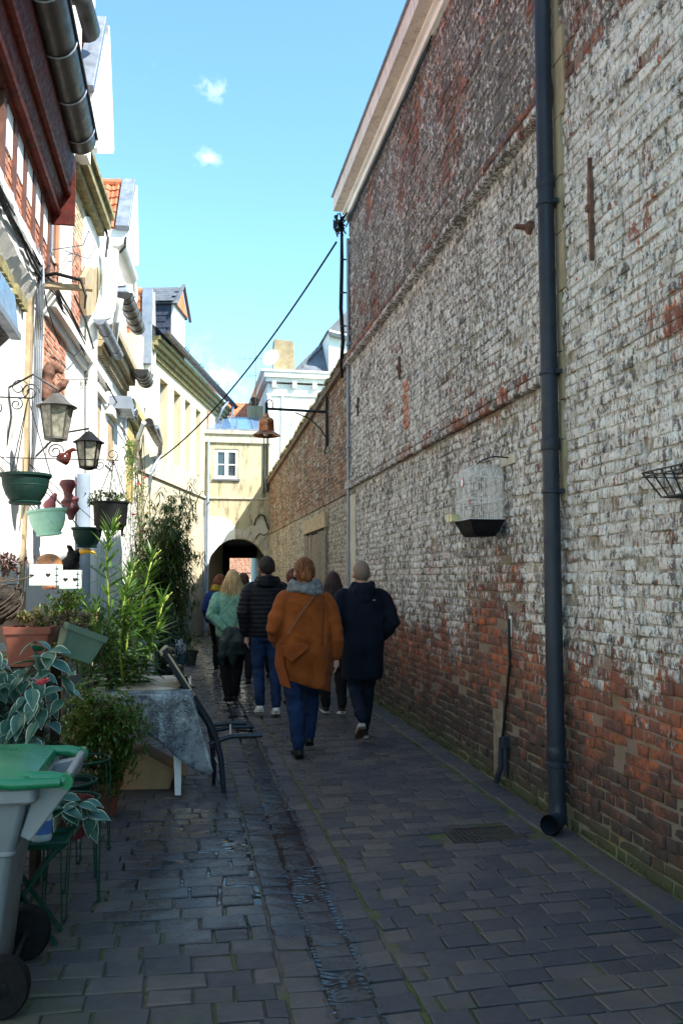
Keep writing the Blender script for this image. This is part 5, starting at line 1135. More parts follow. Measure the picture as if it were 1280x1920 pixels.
# tripod stands with thin green rods
def rod_stand(x, y, h, r, label):
    t = thing('plant_stand', label, 'plant stand', (x, y, 0), 'green rod plant stands')
    mb = MB(); mb.tube([(x + r * math.cos(k / 16 * 6.283), y + r * math.sin(k / 16 * 6.283), h) for k in range(17)], .006, 6); obj('hoop', mb, M['greenmetal'], t)
    for k in range(3):
        a = k * 2.094 + .5; f_ = Vector((x + r * 1.1 * math.cos(a), y + r * 1.1 * math.sin(a), 0)); tp = Vector((x + r * math.cos(a), y + r * math.sin(a), h))
        s = Vector((-math.sin(a), math.cos(a), 0)) * .028; mb = MB(); mb.tube([tp + s, f_ + s * .3 + Vector((0, 0, .012)), f_ - s * .3 + Vector((0, 0, .012)), tp - s], .0035, 6); mb.sphere(f_ + Vector((0, 0, .01)), .012, 8, 6); obj('leg', mb, M['greenmetal'], t)
rod_stand(-.50, 4.22, .50, .13, 'nearest thin green rod stand, under the small variegated plant')
rod_stand(-.55, 4.58, .50, .13, 'middle thin green rod stand in the row beside the bin')
rod_stand(-.53, 5.02, .52, .14, 'farthest thin green rod stand, nearest the white table')
def flowerpot(x, y, z, r, h, m, label, name='flower_pot'):
    t = thing(name, label, 'flower pot', (x, y, z)); mb = MB(); mb.lathe([(r * .66, 0), (r * .9, h * .82), (r, h * .82), (r * 1.02, h), (r * .92, h), (r * .88, h * .8), (.001, h * .8)], (x, y, z), 28, capt=False); obj('pot', mb, m, t, smooth=.6)
    obj('soil', MB().lathe([(.001, 0), (r * .87, 0), (r * .87, .004), (.001, .01)], (x, y, z + h * .85), 20), M['soil'], t); return t
flowerpot(-.50, 4.22, .33, .10, .17, mat('oxblood_glaze', (.10, .02, .025), .3), 'dark red pot of the small variegated plant on the nearest rod stand')
flowerpot(-.55, 4.58, .33, .11, .17, M['greenpot'], 'dark green pot on the middle rod stand')
flowerpot(-.50, 5.85, 0, .13, .22, M['terracotta'], 'terracotta pot under the small leaved bush')
flowerpot(-.95, 4.35, .42, .16, .24, dw, 'dark pot of the large variegated shrub behind the bin')
fs = thing('shelf_rack', 'dark low rack behind the bin under the variegated shrub', 'rack', (-.9, 4.2, 0))
obj('board', MB().box((-1.25, 4.05, .40), (-.68, 4.6, .42)), dw, fs)
for x in (-1.22, -.73):
    for y in (4.08, 4.54): obj('leg', MB().box((x, y, 0), (x + .03, y + .03, .40)), dw, fs)
# green folding stool with tray and bottle
st = thing('green_stool', 'small green folding stool beside the bin holding a plastic bottle', 'stool', (-.62, 3.95, 0))
mb = MB(); mb.loft([rect(-.80, -.47, 3.80, 4.02, .40, .02), rect(-.81, -.455, 3.79, 4.03, .425, .02), rect(-.80, -.465, 3.80, 4.02, .425, .02), rect(-.79, -.475, 3.81, 4.01, .41, .02)]); obj('tray_top', mb, M['greenmetal'], st)
for y in (3.84, 3.98): mb = MB(); mb.beam((-.50, y, .40), (-.78, y, .0), .03, .014); mb.beam((-.78, y, .40), (-.5, y, 0), .03, .014); obj('crossed_legs', mb, M['greenmetal'], st)
bt = thing('plastic_bottle', 'cloudy plastic bottle with a blue label on the green stool', 'bottle', (-.60, 3.9, .412))
mb = MB(); mb.lathe([(.04, 0), (.043, .01), (.043, .10), (.035, .13), (.014, .15), (.014, .165)], (-.58, 3.9, .412), 18); obj('body', mb, mat('cloudy_plastic', (.42, .50, .58), .3, 0, .1, 6, .1), bt, smooth=.6)
obj('cap', MB().lathe([(.017, 0), (.017, .022)], (-.58, 3.9, .577), 14), mat('red_cap_plastic', (.35, .02, .03), .4), bt)
obj('label_band', MB().lathe([(.0438, .03), (.0438, .085)], (-.58, 3.9, .412), 18, capb=False, capt=False), mat('blue_label', (.06, .15, .45), .4), bt)
# white table
tb = thing('garden_table', 'white plastic garden table under the grey vinyl cloth', 'table', (-.28, 6.68, 0))
mb = MB(); mb.loft([rect(-.60, .03, 6.22, 7.14, .68, .06), rect(-.62, .05, 6.20, 7.16, .69, .06), rect(-.62, .05, 6.20, 7.16, .715, .06)]); obj('tabletop', mb, M['white2'], tb)
for x, y in ((-.02, 6.27), (-.02, 7.08), (-.56, 6.27), (-.56, 7.08)):
    mb = MB(); mb.loft([rect(x - .022, x + .022, y - .022, y + .022, .0, .008), rect(x - .05 if x > -.3 else x - .03, x + .02 if x > -.3 else x + .05, y - .03, y + .03, .68, .01)]); obj('leg', mb, M['white2'], tb, smooth=.5)
x = NT('mottled_grey_vinyl'); P = x.pos('world'); c = x.mix(x.ramp(x.noise(P, 5, 6, .7), .45, .6), (.05, .065, .085), (.20, .235, .27)); c = x.mix(x.ramp(x.noise(P, 90, 3), .55, .6, 0, .5), c, (.35, .38, .40))
cloth = x.out(c, .28, x.noise(P, 14, 4), .5, .02)
mb = MB(); n1, n2 = 44, 14; rows = []
for j in range(n2 + 1):
    t = j / n2; row = []
    for i in range(n1 + 1):
        u = i / n1; x_ = -.62 + .69 * u; L = .34 + .06 * math.sin(u * 9) + .22 * max(0, (u - .72) / .28) ** 1.2 * (1 if u < .96 else .8)
        fold = math.sin(u * 21 + 1.2 * math.sin(u * 5)) * .035 * t + .012 * noise.noise((u * 9, t * 3, 0))
        row.append(Vector((x_ + .15 * t * max(0, (u - .7) / .3) ** 1.5, 6.19 - .02 * t - fold - .05 * t * max(0, (u - .7) / .3), .722 - L * t)))
    rows.append(row)
tc2 = MB(); tc2.loft(rows, cap=False, closed=False)
rows = [[Vector((-.62 + .69 * i / n1, 7.17 - .98 * j / 6, .7225 + .002 * noise.noise((i * .4, j, 0)))) for i in range(n1 + 1)] for j in range(7)]
tc2.loft(rows, cap=False, closed=False)
rows = [[Vector((.062 + .01 * t + .03 * t * math.sin(v * 11), 6.19 + .98 * v, .722 - t * (.30 + .2 * (1 - v)))) for v in [k / 20 for k in range(21)]] for t in [k / 8 for k in range(9)]]
tc2.loft(rows, cap=False, closed=False)
clo = obj('tablecloth', tc2, cloth, smooth=True, label='crumpled grey mottled vinyl cloth draped over the white garden table', cat='tablecloth')
md = clo.modifiers.new('s', 'SOLIDIFY'); md.thickness = .003
tp = thing('tray_board', 'worn brown and white board lying on the grey vinyl tablecloth', 'board', (-.2, 6.8, .726)); obj('board', MB().loft([rect(-.45, -.02, 6.32, 7.12, .727, .05), rect(-.45, -.02, 6.32, 7.12, .740, .05)]), mat('worn_brown_board', (.34, .27, .20), .45, 0, .3, 4, .2, 30, col2=(.5, .48, .44)), tp)
# chair tipped against the table
chd = mat('blue_black_tube', (.022, .028, .038), .4, .2, .2, 6, .1)
cc = thing('folding_chair', 'dark tubular garden chair tipped forward against the white table', 'chair', (.28, 6.6, 0))
def Q(px, py, y): return tuple(at_y(px, py, y))
def side(y, dx=0, dy=0):
    mb = MB(); mb.tube([Q(308 + dx, 1218 + dy, y), Q(330 + dx, 1254 + dy, y), Q(362 + dx, 1310 + dy, y), Q(390 + dx, 1352 + dy, y), Q(405 + dx, 1385 + dy, y), Q(414 + dx, 1420 + dy, y), (at_y(420 + dx, 1478 + dy, y).x, y, gz(.3) + .0)], [.028, .028, .029, .028, .024, .021, .018], 12); obj('side_frame', mb, chd, cc, smooth=.8)
    mb = MB(); mb.tube([Q(392 + dx, 1396 + dy, y), Q(405 + dx, 1390 + dy, y), Q(430 + dx, 1381 + dy, y), Q(492 + dx, 1378 + dy, y)], .018, 10); obj('leg', mb, chd, cc, smooth=.8)
side(6.36)
y2 = 6.84
mb = MB(); mb.tube([Q(314, 1222, y2), Q(345, 1270, y2), Q(375, 1325, y2), Q(392, 1362, y2), Q(399, 1395, y2), (at_y(402, 1440, y2).x, y2, gz(.3))], .020, 10); obj('side_frame', mb, chd, cc, smooth=.8)
for a, b in (((392, 1372), (476, 1362)), ((396, 1360), (462, 1355))): mb = MB(); mb.tube([Q(*a, y2), Q((a[0] + b[0]) / 2, b[1] + 1, y2), Q(*b, y2)], .017, 10); obj('leg', mb, chd, cc, smooth=.8)
mb = MB(); mb.tube([Q(396, 1400, 6.5), Q(400, 1430, 6.5), (at_y(401, 1464, 6.6).x, 6.6, gz(.3))], .012, 8); obj('prop', mb, chd, cc, smooth=.8)
mb = MB(); mb.beam(Q(316, 1226, 6.33), Q(366, 1304, 6.33), .012, .032, up=(0, 1, 0)); mb.tube([Q(304, 1222, 6.34), Q(312, 1214, 6.5), Q(320, 1218, 6.84)], .02, 8); obj('back_strap', mb, mat('cream_webbing', (.36, .31, .20), .6), cc)
pale = mat('pale_chair_rung', (.45, .42, .36), .5)
for a, b in (((432, 1380, 6.36), (432, 1358, 6.84)), ((368, 1330, 6.36), (368, 1312, 6.84)), ((415, 1440, 6.36), (402, 1420, 6.84))): mb = MB(); mb.tube([Q(*a), Q(*b)], .007, 8); obj('rung', mb, pale, cc)
for k in range(4):
    f_ = k / 4; mb = MB(); mb.beam(Q(314 + 12 * k, 1228 + 19 * k, 6.375), Q(320 + 12 * k, 1232 + 19 * k, 6.83), .10, .008); obj('back_slat', mb, mat('cream_strap', (.34, .30, .20), .6), cc)
# cardboard box
cbx = thing('cardboard_box', 'flattened cardboard box under the white table', 'cardboard box', (-.35, 6.7, 0)); kb = mat('cardboard', (.30, .19, .10), .85, 0, .12, 3, .2, 30, dirt=.2)
mb = MB(); mb.prism([(-.62, 6.50, gz(-.6)), (-.08, 6.50, gz(-.1)), (-.05, 6.50, .10), (-.30, 6.50, .24), (-.62, 6.50, .25)], (.02, .42, 0)); obj('carton', mb, kb, cbx, bev=.004)
mb = MB(); mb.prism([(-.30, 6.49, .243), (-.05, 6.49, .103), (.04, 6.49, .075), (-.28, 6.49, .255)], (0, .4, .0)); mb.prism([(-.25, 6.492, .03), (-.22, 6.492, .03), (-.22, 6.492, .2), (-.25, 6.492, .21)], (0, .004, 0)); obj('flap', mb, kb, cbx)
# grey panel, blue planter box with plastic bag, pale plastic sheet
gpn = thing('planter_box', 'square grey planter with dark rim behind the white table', 'planter', (-.6, 9.0, 0))
a, b = at_y(252, 1207, 9.0), at_y(296, 1266, 9.0)
mb = MB(); mb.box((a.x - .2, 9.0, 0), (b.x - .03, 9.5, a.z - .02)); obj('box', mb, M['concrete'], gpn, bev=.006)
mb = MB(); mb.box((a.x - .22, 8.98, a.z - .04), (b.x, 9.52, a.z)); mb.box((b.x - .03, 8.98, 0), (b.x, 9.02, a.z - .04)); obj('rim', mb, chd, gpn)
a, b = at_y(290, 1232, 12.2), at_y(347, 1274, 12.2)
bpn = thing('blue_planter', 'dark navy trough at the foot of the bamboo with a plastic bag on top', 'planter', ((a.x + b.x) / 2, 12.4, 0))
mb = MB(); mb.loft([rect(a.x + .02, b.x - .03, 12.2, 12.75, 0, .02), rect(a.x, b.x - .01, 12.19, 12.76, a.z - .08, .02)]); obj('trough', mb, mat('navy_plastic', (.02, .035, .06), .4), bpn)
mb = MB(); mb.loft([rect(a.x - .01, b.x, 12.18, 12.77, a.z - .09, .02), rect(a.x - .01, b.x, 12.18, 12.77, a.z, .02)]); obj('rim', mb, mat('teal_rim_plastic', (.02, .06, .085), .4), bpn)
for k, (cx, cz, rx, rz, col) in enumerate(((.30, .07, .16, .09, (.30, .26, .27)), (.72, .09, .12, .13, (.42, .45, .50)))):
    mb = MB(); mb.sphere((0, 0, 0), 1, 22, 14)
    for i, v in enumerate(mb.v): d = 1 + .28 * noise.noise(v * 2.2) + .12 * noise.noise(v * 6); mb.v[i] = Vector((a.x + (b.x - a.x) * cx + v.x * d * rx, 12.42 + v.y * d * .18, a.z + cz + v.z * d * rz))
    obj('crumpled_bag', mb, mat('grey_plastic_film', col, .35, 0, .15, 9, .4, 30), smooth=True, label=('pale plastic bag slumped on the navy trough below the bamboo', 'dull mauve cloth bundle on the navy trough, left of the plastic bag')[1 - k], cat='bag')
mb = MB(); rows = []
for j in range(15):
    t = j / 14; z = at_y(350, 1098 + 98 * t, 14).z; r = at_y(344 + 18 * math.sin(t * 2.6) ** .6 * (1 if t < .9 else .55), 1100, 14).x; l = at_y(342 + 2 * t, 1100, 14).x if t < .85 else at_y(336, 1100, 14).x
    rows.append([Vector((l + (r - l) * s, 14 + .10 * math.sin(s * 3.1), z)) for s in [k / 8 for k in range(9)]])
mb.loft(rows, cap=False, closed=False); o = obj('plastic_sheet', mb, mat('dusty_clear_plastic', (.50, .52, .55), .3, 0, .15, 5, .2, 30, trans=.35), smooth=True, label='pale sheet of dusty plastic hanging curved beside the bamboo', cat='plastic sheet'); md = o.modifiers.new('s', 'SOLIDIFY'); md.thickness = .006
flowerpot(.13, 15.6, gz(.1), .14, .26, mat('dark_stone_pot', (.06, .06, .055), .8), 'small dark pot with a shrub standing farthest down the alley')
# ================================================================ PLANTS
def leafmat(name, c1, c2, edge=None, rough=.4, tr=.25):
    x = NT(name); P = x.pos('world'); rnd = x.attr('rnd')
    n = x.noise(P, 22, 4, .6); col = x.mix(x.ramp(n, .3, .7), c1, c2)
    if edge:
        w = x.noise(x.pos('obj'), 60, 3); k = x.ramp(x.m('ADD', rnd, x.m('MULTIPLY', w, .22)), .96, 1.03); col = x.mix(k, col, edge)
    x.out(col, rough, x.noise(x.pos('obj'), 40, 3), .15, .002)
    t = x.t; tr_ = x.n.new('ShaderNodeBsdfTranslucent'); mx_ = x.n.new('ShaderNodeMixShader'); mx_.inputs[0].default_value = tr
    c3 = x.mix(1.0, col, (1.5, 1.6, .7), 'MULTIPLY'); t.links.new(c3, tr_.inputs[0]); o = x.n['Material Output']
    t.links.new(x.b.outputs[0], mx_.inputs[1]); t.links.new(tr_.outputs[0], mx_.inputs[2]); t.links.new(mx_.outputs[0], o.inputs[0]); return x.mt
M['oleander'] = leafmat('oleander_leaf', (.05, .115, .025), (.10, .18, .045), tr=.3)
M['oldoleander'] = leafmat('dark_oleander_leaf', (.03, .08, .025), (.06, .12, .035))
M['limestem'] = leafmat('lime_green_stem', (.20, .28, .04), (.30, .36, .06), tr=.1)
M['bamboo'] = leafmat('bamboo_leaf', (.03, .07, .015), (.07, .10, .025))
M['culm'] = leafmat('tan_bamboo_culm', (.16, .12, .04), (.12, .13, .04), tr=.02)
M['varieg'] = leafmat('white_edged_leaf', (.012, .075, .06), (.03, .11, .085), (.42, .50, .42), .4, .15)
M['bush'] = leafmat('small_bush_leaf', (.05, .12, .02), (.10, .18, .035))
M['bushdark'] = leafmat('deep_green_leaf', (.012, .035, .012), (.03, .06, .02))
M['purple'] = leafmat('purple_succulent', (.06, .025, .03), (.10, .045, .035), tr=.1)
M['sedum'] = leafmat('stonecrop_leaf', (.10, .13, .03), (.17, .17, .06), tr=.15)
M['redgreen'] = leafmat('russet_leaf', (.12, .05, .02), (.10, .12, .03), tr=.2)
M['bark'] = mat('thin_bark', (.10, .07, .045), .9, 0, .3, 15, .5)
M['pinkpetal'] = leafmat('pink_petal', (.60, .08, .14), (.70, .15, .2)); M['yellowpetal'] = leafmat('yellow_petal', (.65, .45, .05), (.7, .5, .1))
def leaf_into(mb, base, d, L, w, up=(0, 0, 1), droop=.2, seg=4, fold=.25, shape=.45, five=False, a=None):
    base, d, up = Vector(base), Vector(d).normalized(), Vector(up); s = d.cross(up)
    if s.length < .05: s = d.cross(Vector((1, .3, 0)))
    s.normalize(); nn = s.cross(d).normalized(); rows = []
    cols = (-1, -.72, 0, .72, 1) if five else (-1, 0, 1); at = []
    for i in range(seg + 1):
        t = i / seg; wd = w / 2 * (math.sin(math.pi * min(1, max(.0, t)) ** shape) if 0 < t < 1 else (.12 if t == 0 else .02))
        c = base + d * (L * t) - Vector((0, 0, 1)) * (droop * L * t * t)
        for k in cols: rows.append(c + s * (wd * k) + nn * (abs(k) * wd * fold)); at.append(abs(k) if 0 < t < 1 else (.72 + .28 if t == 1 else .5))
    nc = len(cols); fs = [(i * nc + j, i * nc + j + 1, (i + 1) * nc + j + 1, (i + 1) * nc + j) for i in range(seg) for j in range(nc - 1)]
    mb.add(rows, fs, at if five else (.3 if a is None else a))
def rdir(rn, up=0., sp=1.): 
    t = rn.uniform(0, 6.283); return Vector((math.cos(t) * sp, math.sin(t) * sp, rn.uniform(-.4, .8) + up)).normalized()
M['soilgrit'] = mat('brown_grit', (.12, .10, .08), .9)
rn = random.Random(77)
# leaf meshes shared between alike leaves
LV = {}
def leafset(key, m, L, w, n=6, **k):
    out = []
    for i in range(n):
        b = MB(); kk = dict(k); dr = kk.pop('droop', .2); leaf_into(b, (0, 0, 0), (1, 0, 0), L * (1 + .15 * math.sin(i * 2.1)), w * (1 + .12 * math.cos(i * 3.3)), droop=dr * (.5 + i / n), **kk); out.append(b.mesh('leaf', M[m], (0, 0, 0), True))
    LV[key] = out
leafset('ol', 'oleander', .17, .024, seg=6, droop=.18, fold=.2, shape=.6); leafset('old', 'oldoleander', .17, .032, seg=6, droop=.35, shape=.6)
leafset('va', 'varieg', .112, .072, seg=7, droop=.25, fold=.22, shape=.7, five=True)
def put_leaf(parent, key, p, d, sc=1., roll=0):
    q = Vector(d).to_track_quat('X', 'Z') @ Matrix.Rotation(roll, 3, 'X').to_quaternion()
    return link_piece('leaf', rn.choice(LV[key]), p, parent, q.to_euler(), (sc, sc, sc))
# oleander
ol = thing('oleander', 'tall oleander with sunlit lime stems and long narrow leaves behind the white table', 'shrub', (-.52, 6.7, 0))
stems = []
def stem(pts, r, m, par, nm='stem'): mb = MB(); mb.tube(pts, r, 6); obj(nm, mb, m, par, smooth=True)
specs = [((228, 1330, 6.6), (205, 1180, 6.45), (200, 1040, 6.35), (212, 990, 6.3)), ((232, 1330, 6.6), (238, 1200, 6.5), (243, 1110, 6.45), (248, 1070, 6.4)), ((238, 1330, 6.65), (258, 1190, 6.6), (272, 1100, 6.5), (285, 1050, 6.45)), ((236, 1330, 6.6), (225, 1220, 6.4), (232, 1130, 6.3), (238, 1100, 6.3)), ((244, 1330, 6.7), (275, 1230, 6.7), (295, 1180, 6.6), (305, 1130, 6.55)), ((225, 1330, 6.6), (195, 1250, 6.5), (185, 1190, 6.4), (180, 1150, 6.4))]
nl = 0
for si, sp in enumerate(specs):
    P = [at_y(*q) for q in sp]; stem(P, [.012, .010, .008, .005], M['limestem'] if si < 5 else M['bark'], ol)
    for i in range(len(P) - 1):
        for k in range(9):
            t = k / 9; p = P[i].lerp(P[i + 1], t); ax = (P[i + 1] - P[i]).normalized(); a0 = rn.uniform(0, 6.28)
            if i == 0 and k < 1: continue
            for q in range(2 if i else 3):
                a = a0 + q * 2.1; d = Vector((math.cos(a), math.sin(a) * .8, .0)) * .85 + ax * (.55 if i < 2 else 1.1) + Vector((0, 0, -.3 if i == 0 else .1))
                put_leaf(ol, 'old' if i == 0 else 'ol', p, d, rn.uniform(.8, 1.2) * (1.15 if i < 2 else .9), rn.uniform(-.6, .6)); nl += 1
    top = P[-1]
    for k in range(5): d = Vector((rn.uniform(-.35, .35), rn.uniform(-.3, .3), 1)); put_leaf(ol, 'ol', top, d, .85, rn.uniform(-1, 1))
    for k in range(4):     # flower stalks
        b = P[-2].lerp(P[-1], .5 + .15 * k); e = b + Vector((rn.uniform(-.04, .06), rn.uniform(-.04, .04), rn.uniform(.05, .1))); stem([b, b.lerp(e, .6), e], .0035, M['limestem'], ol, 'flower_stalk'); stem([b.lerp(e, .6), e + Vector((.03, 0, .02))], .0028, M['limestem'], ol, 'flower_stalk')
fol = MB(); rb = random.Random(88)
for si, sp in enumerate(specs):
    P = [at_y(*q) for q in sp]
    for k in range(70):
        t = rb.random() * 2.1; i = int(t); p = P[i].lerp(P[i + 1], t - i) + Vector((rb.gauss(0, .03), rb.gauss(0, .04), rb.gauss(0, .02))); a = rb.uniform(0, 6.28); leaf_into(fol, p, (math.cos(a), math.sin(a) * .7, rb.uniform(-.2, .8)), rb.uniform(.12, .2), .022, seg=5, droop=rb.uniform(.1, .6), shape=.6)
obj('foliage', fol, M['oleander'], ol, kind='stuff')
flowerpot(-.50, 6.62, 0, .17, .45, mat('grey_green_pot', (.07, .09, .08), .6), 'tall pot of the oleander hidden behind the small leaved bush')
# bamboo
bm = thing('bamboo', 'dense bamboo with thin drooping leaves growing against the cream house', 'bamboo', (-.2, 12.9, 0))
fol = MB(); rb = random.Random(5)
for k in range(34):
    x0 = -.38 + rb.uniform(-.28, .30); y0 = 12.9 + rb.uniform(-.3, .6); h = rb.uniform(1.5, 2.7) if k > 5 else rb.uniform(2.6, 3.2); lx = rb.uniform(-.25, .42); ly = rb.uniform(-.3, .3)
    P = [Vector((x0 + lx * (t ** 2), y0 + ly * t * t, .15 + h * t - .18 * t ** 3 * h * abs(lx) * 2)) for t in (0, .25, .5, .75, 1)]
    mb = MB(); mb.tube(P, [.010, .009, .007, .005, .002], 6); obj('culm', mb, M['culm'], bm, smooth=True)
    for j in range(90):
        t = rb.uniform(.12, 1) ** .85; i = min(3, int(t * 4)); p = P[i].lerp(P[i + 1], t * 4 - i); b = p + Vector((rb.gauss(0, .14), rb.gauss(0, .14), rb.gauss(0, .06))) * (1.2 - t * .5)
        for q in range(5):
            d = Vector((rb.uniform(-1, 1), rb.uniform(-1, 1), rb.uniform(-.75, .25))); leaf_into(fol, b, d, rb.uniform(.11, .19), .021, droop=.35, seg=3)
obj('foliage', fol, M['bamboo'], bm, kind='stuff')
# climbing rose on the white house
cl = thing('climbing_rose', 'climbing rose with pink and yellow blooms on the white house by the cream house', 'climber', tuple(at_l(262, 1180, .1)))
fol = MB(); rb = random.Random(6); f2 = MB()
for k in range(9):
    pts = [at_l(258 + rb.uniform(-8, 14), 1180 - j * 60 + rb.uniform(-10, 10), .12 + rb.uniform(0, .12)) for j in range(7)]; mb = MB(); mb.tube(pts, .008, 5); obj('stem', mb, M['bark'], cl)
for k in range(900):
    py = rb.uniform(828, 1120); cx = 246 if py < 900 else 262; wd = 9 if py < 900 else 17; p = at_l(cx + rb.gauss(0, wd * .6), py, .12 + rb.uniform(0, .25)); leaf_into(fol if rb.random() < .75 else f2, p, rdir(rb), rb.uniform(.07, .12), .045, seg=2)
obj('foliage', fol, M['bush'], cl, kind='stuff'); obj('dry_leaves', f2, M['redgreen'], cl, kind='stuff')
for px, py, m in ((260, 909, 'pinkpetal'), (271, 897, 'pinkpetal'), (267, 999, 'pinkpetal'), (277, 965, 'yellowpetal'), (282, 955, 'yellowpetal'), (252, 966, 'pinkpetal')):
    c = at_l(px, py, .42); mb = MB()
    for k in range(12): leaf_into(mb, c, rdir(rb, .2), .055, .05, seg=2, droop=0, fold=.5)
    obj('flower', mb, M[m], cl)
# large variegated shrub: every leaf its own piece
vs = thing('variegated_shrub', 'shrub of big blue green leaves with white edges spilling over the bin', 'shrub', (-.9, 4.3, .6))
rb = random.Random(9)
for k in range(17):
    b = Vector((-.92 + rb.uniform(-.06, .06), 4.35 + rb.uniform(-.08, .08), .64)); e = Vector((rb.uniform(-1.22, -.60), rb.uniform(3.95, 4.5), rb.uniform(.78, 1.14))); m_ = b.lerp(e, .5) + Vector((0, 0, .08)); mb = MB(); mb.tube([b, m_, e], [.006, .005, .003], 6); obj('stem', mb, M['bark'], vs)
    for j in range(13):
        t = .25 + .75 * j / 12; p = (b.lerp(m_, t * 2) if t < .5 else m_.lerp(e, t * 2 - 1)); a = j * 2.4 + k; d = Vector((math.cos(a) * .8, -.35 - .35 * rb.random(), rb.uniform(-1.0, .15)))
        put_leaf(vs, 'va', p + Vector((rb.uniform(-.02, .02), rb.uniform(-.02, .02), 0)), d, rb.uniform(.75, 1.2), rb.uniform(-.7, .7))
for (x, y, z) in ((-.62, 4.3, 1.18), (-.70, 4.35, 1.22), (-.55, 4.25, 1.05), (-.84, 4.1, 1.2)):
    mb = MB(); mb.tube([(-.85, 4.3, .9), (x, y, z - .1), (x, y, z)], .004, 5); obj('stem', mb, M['bark'], vs)
    for j in range(5): a = j * 1.3 + x * 9; put_leaf(vs, 'va', (x, y, z - .05 * (j % 3)), (math.cos(a), -.5, -.2 + .5 * math.sin(a)), rb.uniform(.8, 1.15), rb.uniform(-.5, .5))
v2 = thing('variegated_plant', 'small variegated plant with white edged leaves hanging beyond the bin handle', 'plant', (-.50, 4.22, .5))
for k in range(7):
    e = Vector((-.44 + rb.uniform(-.10, .14), 4.10 + rb.uniform(-.10, .05), .47 + rb.uniform(-.03, .08))); mb = MB(); mb.tube([(-.50, 4.22, .47), e], .003, 5); obj('stem', mb, M['limestem'], v2)
    for j in range(5): a = j * 1.35 + k; put_leaf(v2, 'va', e, (math.cos(a), -.4, rb.uniform(-1.0, .1)), rb.uniform(.75, 1.05), rb.uniform(-.4, .4))
mb = MB()
for k in range(14): leaf_into(mb, (-.63, 4.15, 1.03), rdir(rb, .5), .05, .045, seg=3, droop=0, fold=.5)
obj('camellia_bloom', mb, M['pinkpetal'], vs)
# generic leafy mass
def bush(name, label, cat, c, rad, n, L, w, m, mstem='bark', par=None, rosette=5, seed=1, stems=8, base=None, m2=None, clumps=40):
    t = par or thing(name, label, cat, (c[0], c[1], c[2] - rad[2])); rb = random.Random(seed); f_ = MB(); g_ = MB(); c = Vector(c); base = Vector(base) if base else c - Vector((0, 0, rad[2]))
    cl_ = []
    for k in range(clumps):
        v = Vector((rb.gauss(0, 1), rb.gauss(0, 1), rb.gauss(0, 1))).normalized() * rb.uniform(.45, 1.0); cl_.append(c + Vector((v.x * rad[0], v.y * rad[1], v.z * rad[2])))
    mb = MB()
    for e in cl_[:stems]: mb.tube([base, base.lerp(e, .5) + Vector((0, 0, .02)), e], [.005, .004, .002], 5)
    obj('stems', mb, M[mstem], t)
    for k in range(n):
        q = rb.choice(cl_); p = q + Vector((rb.gauss(0, rad[0] * .16), rb.gauss(0, rad[1] * .16), rb.gauss(0, rad[2] * .14))); o = (p - c).normalized(); a0 = rb.uniform(0, 6.28)
        u = o.cross(Vector((0, 0, 1))); u = u.normalized() if u.length > .1 else Vector((1, 0, 0)); v = o.cross(u)
        for j in range(rosette):
            a = a0 + j * 6.283 / rosette; d = (u * math.cos(a) + v * math.sin(a)) * .9 + o * .5 + Vector((0, 0, .25)); leaf_into(g_ if (m2 and rb.random() < .3) else f_, p, d, L * rb.uniform(.7, 1.2), w, seg=2, droop=.15)
    obj('foliage', f_, M[m], t, kind='stuff')
    if m2: obj('tinted_leaves', g_, M[m2], t, kind='stuff')
    return t
bush('small_leaved_bush', 'rounded bush of small bright green leaves between the bin and the table', 'bush', (-.50, 5.8, .50), (.27, .27, .33), 1500, .040, .024, 'bush', seed=2, base=(-.5, 5.85, .18), m2='redgreen', clumps=60)
bush('leafy_shrub', 'loose leafy shrub behind the troughs with russet tips', 'shrub', (-.82, 6.6, 1.12), (.28, .3, .30), 800, .055, .022, 'bush', seed=3, m2='redgreen', base=(-.9, 6.7, .1))
bush('leafy_shrub', 'dark leafy shrub low behind the oleander and table', 'shrub', (-.65, 7.6, .62), (.40, .4, .5), 1100, .08, .026, 'bushdark', seed=4, base=(-.7, 7.7, 0))
bush('leafy_shrub', 'dark leafy mass behind the white edged shrub', 'shrub', (-1.05, 5.1, .62), (.30, .4, .38), 700, .08, .032, 'bushdark', seed=5, base=(-1.1, 5.1, 0))
bush('leafy_shrub', 'dark evergreen shrub at the foot of the bamboo', 'shrub', (-.45, 11.4, .7), (.36, .5, .65), 1400, .10, .024, 'bushdark', seed=6, base=(-.5, 11.5, 0))
bush('pot_shrub', 'tiny shrub in the farthest dark pot', 'shrub', (.13, 15.6, .40), (.17, .17, .18), 150, .05, .022, 'bushdark', seed=7, base=(.13, 15.6, .2))
bush('stonecrop', 'trailing stonecrop filling the black hanging pot', 'plant', (-.66, 7.4, 2.20), (.17, .12, .07), 130, .035, .022, 'sedum', seed=8, base=(-.62, 7.4, 2.12), m2='bush', clumps=22)
bush('succulent', 'red and green succulents in the terracotta trough', 'succulent', (-.75, 4.68, 1.31), (.11, .10, .04), 60, .035, .02, 'redgreen', seed=9, m2='sedum', clumps=16)
bush('succulent', 'dark succulents in the tilted green trough', 'succulent', (-.60, 4.98, 1.29), (.12, .09, .045), 70, .035, .02, 'purple', seed=10, m2='sedum', clumps=16)
bush('succulent', 'purple rosette succulents in the wicker basket', 'succulent', (-.96, 4.62, 1.60), (.18, .13, .06), 90, .035, .022, 'purple', seed=11, clumps=16)
fm = MB(); rb = random.Random(55)
for k in range(230): leaf_into(fm, (rb.uniform(-1.25, -.62), rb.uniform(4.05, 4.55), rb.uniform(.66, 1.08)), (rb.uniform(-.8, .8), -.5, rb.uniform(-1, .2)), rb.uniform(.08, .12), .065, seg=6, droop=.25, shape=.7, five=True)
